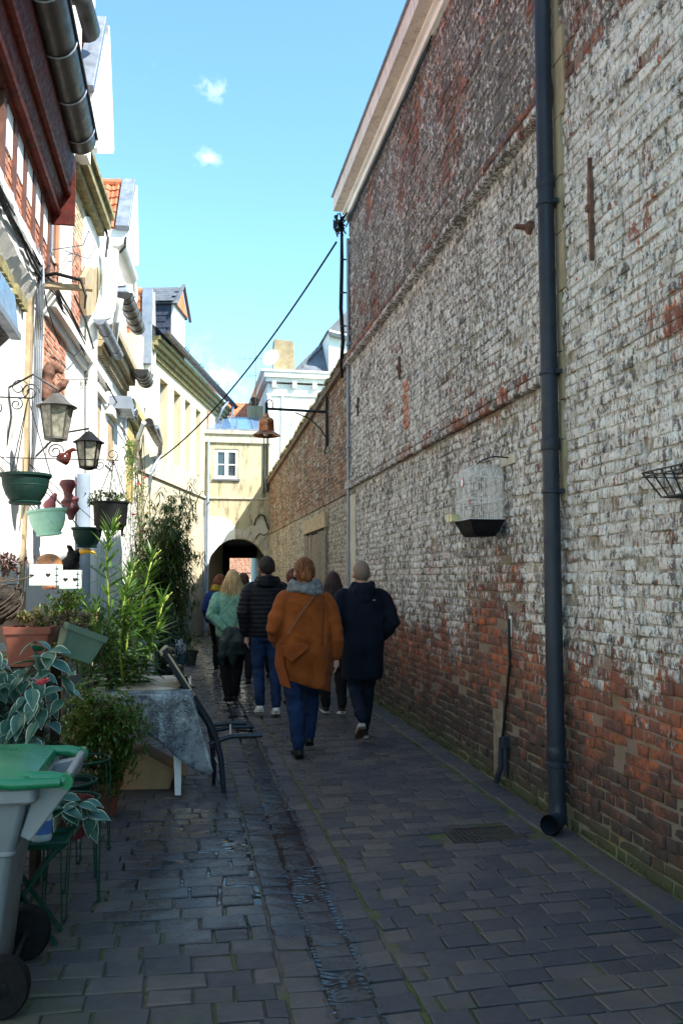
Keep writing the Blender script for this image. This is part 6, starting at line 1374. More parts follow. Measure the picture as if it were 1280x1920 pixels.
obj('inner_leaves', fm, M['varieg'], vs, kind='stuff')
rz = thing('tree_houseleek', 'tall dark rosettes on bare stems above the wicker basket', 'succulent', (-.85, 4.6, 1.5))
for (px, py) in ((8, 1048), (20, 1058), (20, 1068), (60, 1082), (34, 1078)):
    p = at_y(px, py, 4.6); mb = MB(); mb.tube([(-.93, 4.6, 1.5), (Vector((-.93, 4.6, 1.5)) + p) / 2 + Vector((.02, 0, 0)), p], .003, 5); s_ = obj('stem', mb, M['bark'], rz); mb = MB()
    for k in range(16): a = k * 2.4; leaf_into(mb, p, (math.cos(a), math.sin(a), .25 + k * .05), .026, .012, seg=2, droop=0)
    obj('rosette', mb, M['purple'], rz)
# fallen leaves and crumbs on the paving, weeds at the wall foot
mb = MB(); rb = random.Random(10)
for k in range(46):
    x, y = rb.uniform(-.6, 2.2), rb.uniform(3, 11)
    leaf_into(mb, (x, y, gz(x) + .006), (rb.uniform(-1, 1), rb.uniform(-1, 1), .03), rb.uniform(.015, .035), .012, seg=2, droop=0)
obj('fallen_leaves', mb, M['redgreen'], label='dead leaf scraps scattered on the paving', cat='leaves', kind='stuff')
mb = MB()
for k in range(350):
    x, y = rb.uniform(-.9, 2.3), 2.9 + 8 * rb.random() ** 1.6; r = rb.uniform(.001, .0035); mb.sphere((x, y, gz(x) + .004), r, 5, 4, sc=(1, 1, .6))
obj('grit', mb, M['soilgrit'], label='loose grit and crumbs scattered over the paving', cat='grit', kind='stuff')
mb = MB()
for k in range(1500):      # moss standing in the joints
    if rb.random() < .25: x, y = .874 + rb.gauss(0, .006), 2.9 + 5 * rb.random() ** 1.5
    elif rb.random() < .5: x, y = 2.125 + rb.gauss(0, .006), rb.uniform(3, 9)
    else: x, y = rb.uniform(-.6, .4), 2.9 + 1.6 * rb.random()
    leaf_into(mb, (x, y, gz(x) - .006), rdir(rb, 1.0), rb.uniform(.006, .014), .005, seg=2, droop=.1)
obj('joint_moss', mb, M['bush'], label='tiny moss tufts in the paving joints', cat='moss', kind='stuff')
mb = MB()
for k in range(900):
    y = rb.uniform(3.2, 12) ** 1; x = XW - rb.uniform(0, .035); leaf_into(mb, (x, y, gz(2.3) + .002 + rb.uniform(0, .03)), rdir(rb, .6), rb.uniform(.01, .022), .007, seg=2, droop=.1)
obj('moss', mb, M['bush'], label='thin moss along the foot of the brick wall', cat='moss', kind='stuff')
# ================================================================ PEOPLE, walking away from the camera
def skinmat(name, c): return NTskin(name, c)
def NTskin(name, c):
    x = NT(name); n = x.noise(x.pos('obj'), 30, 4); x.b.inputs['Subsurface Weight'].default_value = .08; x.b.inputs['Subsurface Radius'].default_value = (.01, .004, .002)
    return x.out(x.mix(x.ramp(n, .3, .7), tuple(v * .88 for v in c), c), .5, x.noise(x.pos('obj'), 160, 3), .15, .002)
M['skin'] = NTskin('skin', (.46, .25, .18))
def fabric(name, col, col2=None, rough=.9, sc=260, bump=.3, wsc=6, sheen=.0):
    x = NT(name); P = x.pos('obj'); n = x.noise(P, wsc, 5, .6); w = x.noise(P, sc, 3)
    c = x.mix(x.ramp(n, .3, .7), tuple(v * .8 for v in col), col2 or tuple(min(1, v * 1.2) for v in col)); x.b.inputs['Sheen Weight'].default_value = sheen; x.b.inputs['Specular IOR Level'].default_value = .18; x.b.inputs['Sheen Roughness'].default_value = .5
    return x.out(c, rough, x.m('MULTIPLY_ADD', n, .6, w), bump, .004)
def hairmat(name, c1, c2):
    x = NT(name); P = x.pos('obj', (1, 1, .06)); n = x.noise(P, 220, 3); k = x.noise(P, 30, 2); X_, Y_, Z_ = x.xyz(x.pos('obj'))
    x.b.inputs['Specular IOR Level'].default_value = .22
    return x.out(x.mix(x.ramp(x.m('MULTIPLY_ADD', k, .5, x.m('MULTIPLY', n, .5)), .35, .65), c1, c2), .55, n, .6, .004)
JE = fabric('blue_denim', (.007, .019, .058), (.014, .036, .10), .85, 320, .3, 5, .0)
def person_frame(x, y, yaw, H):
    c, s = math.cos(yaw), math.sin(yaw); o = Vector((x, y, gz(min(2.2, x)) + .006))
    return lambda p: o + Vector((p[0] * c - p[1] * s, p[0] * s + p[1] * c, p[2])) * 1.0
def remesh_obj(name, mb, m, parent, vox, sm, fn=None, col=None):
    """voxel skin over the rough volumes, smoothed, then shaped vertex by vertex"""
    me = mb.mesh('tmp', m, WP[parent.name]); o = bpy.data.objects.new('tmp', me); COL.objects.link(o)
    r = o.modifiers.new('r', 'REMESH'); r.mode = 'VOXEL'; r.voxel_size = vox; s = o.modifiers.new('s', 'SMOOTH'); s.iterations = sm; s.factor = .5
    dg = bpy.context.evaluated_depsgraph_get(); ev = o.evaluated_get(dg); new = bpy.data.meshes.new_from_object(ev); bpy.data.objects.remove(o); bpy.data.meshes.remove(me)
    W_ = WP[parent.name]
    if fn:
        new.update(); nn = [v.normal.copy() for v in new.vertices]
        for v, n_ in zip(new.vertices, nn):
            d = fn(v.co + W_, n_)
            if d is not None: v.co += d
    new.polygons.foreach_set('use_smooth', [True] * len(new.polygons))
    if not new.materials: new.materials.append(m)
    new.name = name; q = bpy.data.objects.new(name, new); COL.objects.link(q); q.parent = parent; WP[q.name] = W_
    return q
def ell(mb, T, rings, n=22, tilt=None):
    R_ = []
    for (z, cx, cy, rx, ry) in rings:
        ring = []
        for k in range(n):
            t = 2 * math.pi * k / n; x_, y_ = cx + rx * math.copysign(abs(math.cos(t)) ** .85, math.cos(t)), cy + ry * math.copysign(abs(math.sin(t)) ** .85, math.sin(t))
            ring.append(T((x_, y_, z + (tilt(x_, z) if tilt else 0))))
        R_.append(ring)
    mb.loft(R_)
def lim(mb, T, pts, rs, n=12, sub=3):
    P, Q_ = [], []
    for i in range(len(pts) - 1):
        for k in range(sub): t = k / sub; P.append(T(Vector(pts[i]).lerp(Vector(pts[i + 1]), t))); Q_.append(rs[i] * (1 - t) + rs[i + 1] * t)
    P.append(T(pts[-1])); Q_.append(rs[-1]); mb.tube(P, Q_, n)
    for p, r in ((pts[0], rs[0]), (pts[-1], rs[-1])): mb.sphere(T(p), r * .98, 10, 8)
def hand(mb, T, wrist, d, side, k=1.0, spread=.0):
    w = Vector(wrist); d = Vector(d).normalized(); s = Vector((side, 0, 0)); s = (s - d * s.dot(d)).normalized(); n_ = d.cross(s)
    fw = Vector((0, 1, 0)); fw = (fw - d * fw.dot(d)).normalized()
    mb.tube([T(w), T(w + d * .03), T(w + d * .085)], [.022 * k, .028 * k, .030 * k], 10)
    for i, (o, L) in enumerate(((-.027, .066), (-.009, .076), (.009, .072), (.027, .056))):
        b = w + d * .075 + fw * o * k; m_ = b + d * L * .5 * k + s * -.008; e = m_ + (d * .8 + s * -.5).normalized() * L * .5 * k
        mb.tube([T(b), T(m_), T(e)], [.0095 * k, .009 * k, .0075 * k], 8); mb.sphere(T(e), .0075 * k, 8, 6)
    b = w + d * .03 + fw * .028; m_ = b + d * .03 + fw * .022 - s * .01; e = m_ + d * .03 + fw * .004 - s * .006
    mb.tube([T(b), T(m_), T(e)], [.012 * k, .0105 * k, .008 * k], 8); mb.sphere(T(e), .008 * k, 8, 6)
def head(mb, T, c, k, turn=0):
    c = Vector(c); ct, st = math.cos(turn), math.sin(turn)
    U = lambda p: T(c + Vector((p[0] * ct - p[1] * st, p[0] * st + p[1] * ct, p[2])) * k)
    def sp(p, r, sc):
        b = len(mb.v); mb.sphere((0, 0, 0), r, 18, 14, sc=sc)
        for i in range(b, len(mb.v)): v = mb.v[i]; mb.v[i] = U((v.x + p[0], v.y + p[1], v.z + p[2]))
    sp((0, 0, .015), .1, (.76, .97, 1.02)); sp((0, .030, -.055), .06, (.95, 1.0, 1.0)); sp((0, .060, -.085), .028, (1, .9, .8))
    mb.tube([U((0, .085, .01)), U((0, .108, -.025)), U((0, .098, -.035))], [.008, .013, .010], 8)
    mb.tube([U((-.022, .083, -.062)), U((0, .092, -.060)), U((.022, .083, -.062))], [.006, .009, .006], 6)
    for s in (-1, 1):
        sp((s * .080, -.008, -.012), .03, (.35, .62, 1.05))
        mb.tube([U((s * .05, .078, .028)), U((s * .028, .088, .030)), U((s * .012, .088, .026))], [.006, .009, .006], 6)
    return U
def cap(mb, U, rad=(.081, .101, .107), back=-.115, front=.045, line=None, n=28, k=16, amp=.004, seed=0, sides=.02):
    rows = []
    for i in range(k + 1):
        row = []
        for j in range(n):
            a = 2 * math.pi * j / n; cy = math.sin(a); zl = (front * max(0, cy) + back * max(0, -cy) * 1.0 + (-sides) * (1 - abs(cy)))
            f0 = math.asin(max(-1, min(1, (zl - .015) / rad[2]))); f = math.pi / 2 + (f0 - math.pi / 2) * i / k; d = amp * noise.noise((math.cos(a) * 6 + seed, math.sin(a) * 6, f * 3))
            e = 1.0 if zl > -.06 else 1.0
            r = max(math.cos(f), .55 if f < -.3 else 0)
            row.append(U((rad[0] * r * math.cos(a) * (1 + d * 10), rad[1] * r * math.sin(a) * (1 + d * 10) - .002, .015 + rad[2] * math.sin(f) + d)))
        rows.append(row)
    mb.loft(rows)
def fuzz(mb, U, n, L, rnd, lo=-.55, rad=(.082, .102, .110), flow=(0, -.6, -.8), r0=.0036):
    for i in range(n):
        a, f = rnd.uniform(0, 6.283), math.asin(rnd.uniform(math.sin(lo), 1))
        if math.sin(a) > .45 and f < .35: continue
        if abs(math.sin(a)) < .5 and f < -.02: continue
        o = Vector((math.cos(f) * math.cos(a), math.cos(f) * math.sin(a), math.sin(f))); p = Vector((rad[0] * o.x, rad[1] * o.y, .015 + rad[2] * o.z)) * .985
        d = Vector(flow) + o * .35 + Vector((rnd.gauss(0, .3), rnd.gauss(0, .3), rnd.gauss(0, .3))); d = (d - o * d.dot(o) * .8).normalized()
        mb.tube([U(p), U(p + d * L * .5 + o * .003), U(p + d * L + o * .001)], [r0, r0, r0 * .2], 4, cap=False)
def tied(mb, U, n, rnd, knot=(0, -.112, -.035), r0=.003):
    for i in range(n):
        a, f = rnd.uniform(0, 6.283), math.asin(rnd.uniform(-.5, 1))
        if math.sin(a) > .5 and f < .4: continue
        o = Vector((math.cos(f) * math.cos(a), math.cos(f) * math.sin(a), math.sin(f))); k_ = Vector(knot); pts = []
        for s in range(7):
            t = s / 6; q = o.lerp(Vector((k_.x / .08, k_.y / .1, k_.z / .105)).normalized(), t)
            q.normalize(); w = .0045 * math.sin(t * 9 + i); pts.append(U((q.x * (.084 + w), q.y * (.104 + w), .015 + q.z * (.111 + w))))
        mb.tube(pts, [r0] * 6 + [r0 * .6], 4, cap=False)
def strands(mb, U, T0, L, n, rnd, spread=.07, wav=.012, r0=.0065, drop=None, tips=None):
    for i in range(n):
        a = math.pi + math.pi * (rnd.random() * 1.15 - .075) if rnd.random() < .8 else rnd.uniform(0, 6.283); a = -a if False else a
        f = rnd.uniform(-.1, 1.35); p = Vector((.080 * math.cos(f) * math.cos(a), .100 * math.cos(f) * math.sin(a), .02 + .106 * math.sin(f)))
        pts = [U(p * .97)]; q = p.copy(); ll = L * rnd.uniform(.72, 1.0); out = Vector((p.x, min(p.y, .0), 0)); out = out.normalized() if out.length > .01 else Vector((0, -1, 0))
        e0 = Vector((out.x * (.082 + spread * rnd.uniform(.2, 1)), -.045 + out.y * (.06 + .03 * rnd.random()), 0)); ph = rnd.uniform(0, 6)
        mid = Vector((.090 * math.cos(a), .108 * math.sin(a), .0)); steps = 7
        for s in range(1, steps + 1):
            t = s / steps
            if t < .3: c = p.lerp(mid, t / .3); c *= 1.03 + .02 * rnd.random()
            else:
                u = (t - .3) / .7; c = mid.lerp(Vector((e0.x, e0.y, 0)), min(1, u * 1.4)); c.z = -ll * u + .0; c.x += wav * math.sin(u * 6 + ph); c.y += wav * .5 * math.cos(u * 5 + ph)
            pts.append(U(c))
        mb.tube(pts, [r0 * .7] + [r0] * (steps - 2) + [r0 * .7, r0 * .15], 5, a=rnd.random())
def shoe(parent, T, ankle, toe, m, sole=None, k=1.0, heelz=0.):
    """ankle/toe in person space; heel lifted when heelz > 0"""
    a, t = Vector(ankle), Vector(toe); d = (t - Vector((a.x, a.y, t.z)));
    h = Vector((a.x, a.y, max(0, a.z - .085))) - Vector((d.x, d.y, 0)).normalized() * .045; dd = (t - h).normalized(); s = Vector((0, 0, 1)).cross(dd)
    if s.length < .2: s = Vector((1, 0, 0))
    s.normalize(); n_ = dd.cross(s) * -1
    if n_.z < 0 and abs(dd.z) < .9: n_ = -n_
    s = dd.cross(n_); L = (t - h).length + .02; rows = []; rs = []
    for (u, w, zt) in ((0, .028, .055), (.06, .036, .075), (.25, .037, .085), (.45, .036, .072), (.65, .044, .052), (.85, .042, .042), (.96, .028, .034), (1, .010, .024)):
        c = h + dd * (u * L); row = []; rw = []
        for q in range(14):
            a_ = 2 * math.pi * q / 14; ca, sa = math.cos(a_), math.sin(a_)
            row.append(T(c + s * (w * k * ca) + n_ * ((zt * .5 + zt * .5 * sa) * k)))
            rw.append(T(c + s * (w * 1.1 * k * ca) + n_ * (.012 + (.013 * (1 if sa > 0 else -1)) * min(1, abs(sa) * 3)) * k))
        rows.append(row); rs.append(rw)
    mb = MB(); mb.loft(rows); o = obj('shoe', mb, m, parent, smooth=True)
    mb = MB(); mb.loft(rs); obj('sole', mb, sole or M['black'], o, smooth=.9)
def eyes(parent, U):
    for s in (-1, 1): mb = MB(); mb.sphere(U((s * .028, .084, .016)), .010, 10, 8); obj('eye', mb, M['eye'], parent, smooth=True)
M['eye'] = mat('eye_white_brown', (.25, .2, .17), .2)
M['leather'] = mat('black_leather', (.012, .011, .011), .4, 0, .2, 9, .2); M['whitesole'] = mat('off_white_rubber', (.62, .61, .57), .55, 0, .08, 9, .1); M['brownsole'] = mat('brown_gum_sole', (.10, .045, .035), .6, 0, .2, 9, .3)
def base(name, label, x, y, H, yaw, legs, arms, wsh=.185, hips=.16, vox=.0075, hturn=0, hk=1.08, neck_y=0.02, bulk=1., group=None, leg_r=(.085, .052, .036)):
    t = thing('person', label, 'person', (x, y, gz(min(2.2, x)))); k = H / 1.70; T = person_frame(x, y, yaw, H); S_ = lambda p: (p[0] * k, p[1] * k, p[2] * k)
    TT = lambda p: T(S_(p)); mb = MB()
    ell(mb, TT, [(.80, 0, 0, .02, .02), (.83, 0, 0, hips * .8, .10 * bulk), (.92, 0, -.01, hips, .125 * bulk), (1.05, 0, 0, hips * .86, .11 * bulk), (1.2, 0, .01, wsh * .82, .115 * bulk), (1.33, 0, .01, wsh * .92, .11 * bulk), (1.40, 0, .005, wsh * .85, .085), (1.445, 0, 0, .09, .06), (1.46, 0, 0, .055, .055)])
    lim(mb, TT, [(0, 0, 1.40), (0, neck_y * .5, 1.50), (0, neck_y, 1.57)], [.06, .052, .05])
    hc = (0, neck_y + .012, 1.588); U = head(mb, TT, hc, 1.0 * hk, hturn)
    for L in legs: lim(mb, TT, L[:3], leg_r)
    for s, A_ in zip((-1, 1), arms):
        lim(mb, TT, A_['p'], (.047, .038, .026))
        hand(mb, TT, A_['p'][-1], A_.get('d', (0, 0, -1)), s)
    o = remesh_obj('body', mb, M['skin'], t, vox, 3); eyes(t, U)
    return t, TT, U, k
def wr(TT, amp, f=7, seed=0, elbows=(), zf=1.0):
    def fn(p, n_):
        v = noise.noise((p.x * f + seed, p.y * f, p.z * f * zf)) + .5 * noise.noise((p.x * f * 2.3 + seed, p.y * f * 2.3, p.z * f * 2.3 * zf))
        fold = 0
        for (c, r, q) in elbows:
            d = (p - c).length
            if d < r: fold += (1 - d / r) * math.sin(d * q) * .8
        return n_ * (amp * (v + fold))
    return fn
def trousers(t, TT, legs, m, rs, waist=.98, hips=.165, name='trousers', hem=.07, seed=0, amp=.009):
    mb = MB(); ell(mb, TT, [(.80, 0, 0, hips * .86, .11), (.86, 0, -.005, hips, .13), (.93, 0, -.012, hips * 1.01, .138), (waist, 0, 0, hips * .92, .12)])
    for L in legs:
        h, k_, a = map(Vector, L[:3]); e = k_.lerp(a, 1 - hem * .3); lim(mb, TT, [h, k_, e], rs)
    return remesh_obj(name, mb, m, t, .010, 3, wr(TT, amp, 9, seed, [(TT(L[1]), .18, 75) for L in legs] + [(TT(L[2]), .16, 90) for L in legs], 1.3))

# --- woman in the brown coat
lg = [((-.09, 0, .88), (-.085, .02, .49), (-.05, -.02, .09), (-.06, .13, .02)), ((.09, 0, .88), (.10, .26, .52), (.085, .30, .13), (.09, .42, .06))]
ar = [dict(p=[(-.20, 0, 1.36), (-.27, -.05, 1.10), (-.20, .12, .92)], d=(.5, .6, -.6)), dict(p=[(.20, 0, 1.36), (.265, -.04, 1.09), (.275, -.02, .85)], d=(-.05, .0, -1))]
t, T_, U, k = base('person', 'woman in a rust brown coat with grey scarf and tied auburn hair', 1.04, 7.42, 1.70, 0, lg, ar, .195, .18)
brown = fabric('rust_brown_wool', (.19, .044, .008), (.25, .064, .012), .9, 300, .35, 5, .05)
mb = MB()
def tl(x_, z):
    q = max(0, min(1, (1.0 - z) / .4)); return q * (.055 * (-x_ / .2) + .02)
ell(mb, T_, [(.60, .03, .0, .19, .15), (.66, .025, .0, .20, .16), (.78, .015, .0, .225, .175), (.90, .0, -.01, .235, .185), (1.0, 0, -.005, .232, .175), (1.12, 0, .0, .225, .158), (1.25, 0, .005, .225, .150), (1.34, 0, .005, .220, .135), (1.41, 0, 0, .175, .105), (1.46, 0, 0, .09, .08)], 28, tl)
lim(mb, T_, [(-.165, 0, 1.355), (-.205, -.02, 1.30), (-.285, -.06, 1.10), (-.20, .11, .95)], (.085, .082, .075, .062)); lim(mb, T_, [(.165, 0, 1.35), (.205, -.01, 1.30), (.275, -.035, 1.09), (.275, -.015, .875)], (.085, .082, .068, .056))
def fn(p, n_):
    b = wr(T_, .014, 6, 3, [(T_((-.285, -.06, 1.10)), .24, 60), (T_((.275, -.035, 1.09)), .16, 70)], .8)(p, n_)
    q = p - T_((0, 0, 0)); z = q.z / k; x_ = q.x / k
    if n_.y < -.2:
        b += Vector((0, -1, 0)) * .014 * math.exp(-((z - 1.02 + .25 * x_) / .03) ** 2) * max(0, 1 - abs(x_) / .2); b += Vector((0, 1, 0)) * .010 * math.exp(-((z - .96 + .45 * x_) / .025) ** 2) * max(0, 1 - abs(x_) / .22)
        b += Vector((0, 1, 0)) * .012 * math.exp(-((x_ - .16 + (1.3 - z) * .05) / .012) ** 2) * (1 if .95 < z < 1.38 else 0)
    if z < .95: b += Vector((n_.x, n_.y, 0)) * .012 * math.sin(math.atan2(q.y, q.x) * 7 + 1.0) * min(1, (.95 - z) * 3)
    return b
remesh_obj('coat', mb, brown, t, .0095, 9, fn)
mb = MB(); mb.tube([T_(p) for p in ((-.17, -.128, 1.335), (-.08, -.162, 1.318), (0, -.168, 1.312), (.08, -.162, 1.318), (.17, -.128, 1.335))], .0035, 5); mb.tube([T_(p) for p in ((.245, -.10, .93), (.30, -.09, .925), (.325, -.02, .925))], .004, 5); obj('seam', mb, brown, t)
mb = MB()     # loose tails pulled aside by the pocketed hand
mb.prism([T_(p) for p in ((-.235, -.165, .97), (-.02, -.20, .985), (.01, -.21, .955), (-.14, -.20, .83), (-.225, -.17, .90))], (0, -.018, 0)); obj('coat_flap', mb, brown, t, smooth=.5, bev=.006)
mb = MB(); mb.prism([T_(p) for p in ((-.24, -.05, 1.0), (-.20, -.13, .95), (-.19, -.12, .80), (-.13, -.12, .60), (-.20, -.04, .62), (-.25, .0, .80))], (-.012, .02, 0)); obj('coat_tail', mb, brown, t, smooth=.5, bev=.006)
trousers(t, T_, lg, JE, (.115, .078, .058), hips=.18, seed=1)
shoe(t, T_, lg[0][2], lg[0][3], M['leather'], k=1.0); shoe(t, T_, lg[1][2], lg[1][3], M['leather'])
mb = MB(); gs = fabric('grey_knit_scarf', (.115, .125, .13), (.21, .22, .225), .95, 90, 1.0, 25)
for j, (zz, rr_, th_) in enumerate(((1.43, .122, .034), (1.465, .108, .034), (1.49, .092, .028))): mb.tube([T_((rr_ * 1.12 * math.cos(a), rr_ * math.sin(a) * .95 + .01, zz + .018 * math.sin(a * 2 + j))) for a in [q / 22 * 6.283 for q in range(23)]], th_, 10)
remesh_obj('scarf', mb, gs, t, .009, 2, wr(T_, .007, 16, 5))
mb = MB(); mb.tube([T_(p) for p in ((-.13, -.185, 1.03), (-.09, -.178, 1.16), (.0, -.168, 1.30), (.07, -.13, 1.405), (.09, -.06, 1.445))], .004, 4)
st_ = MB(); P = [(-.17, -.19, 1.07), (-.12, -.183, 1.15), (-.03, -.175, 1.28), (.05, -.15, 1.375), (.09, -.09, 1.43)]
for a, b in zip(P[:-1], P[1:]): st_.beam(T_(a), T_(b), .006, .024, up=(0, -1, 0))
obj('bag_strap', st_, mat('taupe_strap', (.13, .075, .06), .5), t)
au = hairmat('auburn_hair', (.07, .022, .008), (.26, .10, .035)); mb = MB(); cap(mb, U, back=-.10, amp=.005, front=.04)
bn_ = mb; 
for q in range(9):
    a = q * .7; mb.tube([U((.02 * math.cos(a), -.085, .0)), U((.035 * math.cos(a), -.12 - .01 * math.sin(a), -.03 + .03 * math.sin(a))), U((.012 * math.cos(a + 1), -.125, -.065))], [.014, .018, .006], 7)
rb = random.Random(31); tied(mb, U, 260, rb)
for q in range(14): a = rb.uniform(3.3, 6.1); p = Vector((.078 * math.cos(a), .09 * math.sin(a), -.06)); mb.tube([U(p), U(p + Vector((0, -.01, -.03))), U(p + Vector((rb.uniform(-.01, .01), -.02, -.07)))], [.004, .003, .001], 4)
obj('hair', mb, au, t, smooth=True); mb = MB(); mb.tube([U((.016 * math.cos(a), -.118 + .012 * math.sin(a), -.052)) for a in [q / 10 * 6.283 for q in range(11)]], .004, 6); obj('hair_tie', mb, M['leather'], t)

# --- man in the long navy coat
lg = [((-.09, 0, .88), (-.075, -.02, .50), (-.06, -.26, .24), (-.055, -.10, .035)), ((.09, 0, .88), (.085, .12, .49), (.04, .10, .09), (.05, .26, .02))]
ar = [dict(p=[(-.21, 0, 1.38), (-.28, -.06, 1.12), (-.17, .12, .96)], d=(.5, .6, -.5)), dict(p=[(.21, 0, 1.38), (.29, -.07, 1.12), (.19, .10, .95)], d=(-.5, .6, -.5))]
t, T_, U, k = base('person', 'shaven headed man in a long navy hooded coat by the brick wall, one sole lifted', 1.68, 8.05, 1.68, 0, lg, ar, .205, .165)
navy = fabric('navy_coat_cloth', (.003, .0045, .011), (.006, .009, .019), .9, 300, .3, 5, 0)
mb = MB(); ell(mb, T_, [(.58, .0, .0, .195, .15), (.66, .0, .0, .20, .155), (.78, .0, .0, .205, .16), (.90, .0, -.01, .21, .165), (1.02, 0, .0, .212, .158), (1.14, 0, .0, .22, .155), (1.27, 0, .005, .228, .152), (1.36, 0, .005, .222, .138), (1.43, 0, 0, .17, .105), (1.47, 0, 0, .09, .08)], 28)
lim(mb, T_, [(-.17, 0, 1.37), (-.215, -.02, 1.32), (-.285, -.06, 1.12), (-.19, .10, .98)], (.08, .08, .070, .06)); lim(mb, T_, [(.17, 0, 1.37), (.215, -.02, 1.32), (.30, -.07, 1.12), (.21, .09, .97)], (.08, .08, .070, .06))
mb.sphere(T_((0, -.09, 1.42)), .1, 14, 10, sc=(1.25, .75, .8)); mb.sphere(T_((0, -.13, 1.36)), .06, 12, 8, sc=(1.3, .6, 1.0))
for s in (-1, 1): lim(mb, T_, [(s * .03, -.10, 1.46), (s * .095, -.04, 1.485), (s * .085, .05, 1.46)], (.035, .034, .03))
remesh_obj('coat', mb, navy, t, .0095, 9, wr(T_, .012, 6, 9, [(T_((.30, -.07, 1.12)), .18, 60), (T_((-.285, -.06, 1.12)), .18, 60)], .7))
mb = MB(); mb.obox(T_((.085, -.158, 1.335)), (.014, 0, 0), (0, .001, 0), (0, 0, .003)); obj('chest_tag', mb, mat('silver_print', (.4, .42, .45), .4), t)
trousers(t, T_, lg, fabric('dark_blue_trousers', (.006, .010, .020), None, .9, sheen=0), (.105, .070, .052), hips=.165, seed=2)
shoe(t, T_, lg[0][2], lg[0][3], mat('cream_canvas', (.42, .38, .33), .8), M['brownsole']); shoe(t, T_, lg[1][2], lg[1][3], M['leather'], M['whitesole'])
mb = MB(); cap(mb, U, (.0775, .0985, .1035), back=-.07, front=.05, amp=.0, sides=.03); obj('stubble', mb, mat('shaved_scalp', (.17, .115, .09), .75, 0, .2, 120, .3), t, smooth=True)

# --- blonde woman in the green sweater
lg = [((-.09, 0, .88), (-.085, .06, .49), (-.045, -.03, .10), (-.06, .12, .02)), ((.09, 0, .88), (.075, .02, .49), (.03, -.02, .10), (.05, .13, .02))]
ar = [dict(p=[(-.20, 0, 1.36), (-.27, -.10, 1.11), (-.07, -.17, .96)], d=(.9, -.05, -.1)), dict(p=[(.20, 0, 1.36), (.27, -.10, 1.11), (.06, -.17, .95)], d=(-.9, -.05, .1))]
t, T_, U, k = base('person', 'blonde woman in a mint green sweater with her hands behind her back', .61, 10.95, 1.64, 0, lg, ar, .19, .17)
mint = fabric('mint_knit', (.14, .29, .20), (.20, .38, .28), .95, 120, .8, 9)
mb = MB(); ell(mb, T_, [(.84, 0, -.005, .20, .155), (.90, 0, -.01, .215, .165), (1.0, 0, 0, .215, .155), (1.12, 0, .0, .215, .148), (1.25, 0, .005, .222, .145), (1.34, 0, .005, .215, .13), (1.41, 0, 0, .165, .10), (1.46, 0, 0, .09, .08)], 26)
lim(mb, T_, [(-.195, 0, 1.36), (-.28, -.11, 1.12), (-.11, -.19, .97)], (.078, .074, .052)); lim(mb, T_, [(.195, 0, 1.36), (.28, -.11, 1.12), (.12, -.19, .965)], (.078, .074, .052))
def fn(p, n_):
    b = wr(T_, .010, 8, 4, [(T_((-.28, -.11, 1.12)), .2, 55)], 1)(p, n_); d = math.sin(p.x * 90) * math.sin(p.z * 90 + .7 * math.sin(p.x * 40)); return b + n_ * (.009 if d > .82 else 0)
remesh_obj('sweater', mb, mint, t, .0095, 6, fn)
trousers(t, T_, lg, fabric('black_trousers', (.007, .007, .009)), (.115, .078, .060), hips=.18, seed=3)
for L in lg: shoe(t, T_, L[2], L[3], M['leather'], k=1.05)
bl = hairmat('blonde_hair', (.24, .14, .055), (.60, .43, .22)); mb = MB(); cap(mb, U, back=-.10, front=.045, rad=(.085, .105, .112)); rb = random.Random(41); strands(mb, U, T_, .31, 330, rb, .075, .016, .0062); obj('hair', mb, bl, t, smooth=True)
st_ = MB(); P = [(.16, -.06, 1.42), (.13, -.15, 1.33), (.08, -.175, 1.15), (.0, -.21, .98), (-.02, -.215, .9)]
for a, b in zip(P[:-1], P[1:]): st_.beam(T_(a), T_(b), .006, .02, up=(0, -1, 0))
obj('bag_strap', st_, M['leather'], t)
jk = MB(); lim(jk, T_, [(-.03, -.21, .92), (-.10, -.22, .80), (-.13, -.21, .62)], (.075, .085, .05)); lim(jk, T_, [(.02, -.22, .92), (.06, -.23, .80), (.10, -.22, .66)], (.07, .085, .05)); lim(jk, T_, [(-.03, -.23, .80), (-.01, -.24, .64), (.0, -.23, .52)], (.07, .06, .03)); lim(jk, T_, [(-.15, -.19, .62), (-.13, -.19, .5)], (.04, .02))
jo = thing('jacket', 'dark green grey jacket bunched and hanging behind the blonde woman', 'jacket', tuple(T_((0, -.22, .5))))
remesh_obj('cloth', jk, fabric('dark_olive_shell', (.022, .034, .032), (.035, .05, .047), .6, 200, .2), jo, .010, 2, wr(T_, .020, 13, 6, (), .6))

# --- man in the black quilted jacket
lg = [((-.085, 0, .88), (-.085, .03, .50), (-.075, -.10, .15), (-.085, .06, .025)), ((.085, 0, .88), (.095, -.02, .49), (.095, -.14, .13), (.10, .02, .02))]
ar = [dict(p=[(-.21, 0, 1.38), (-.25, -.04, 1.10), (-.215, .02, .86)], d=(.05, .1, -1)), dict(p=[(.21, 0, 1.38), (.25, -.02, 1.12), (.2, .12, .95)], d=(-.1, .6, -.6))]
t, T_, U, k = base('person', 'tall dark haired man in a black quilted jacket, blue jeans and white sneakers', .93, 9.75, 1.77, 0, lg, ar, .20, .16)
mb = MB(); ell(mb, T_, [(.86, 0, 0, .185, .14), (.95, 0, -.005, .195, .145), (1.05, 0, 0, .20, .145), (1.2, 0, .005, .215, .15), (1.33, 0, .005, .22, .14), (1.41, 0, 0, .175, .115), (1.46, 0, -.01, .10, .09)], 26)
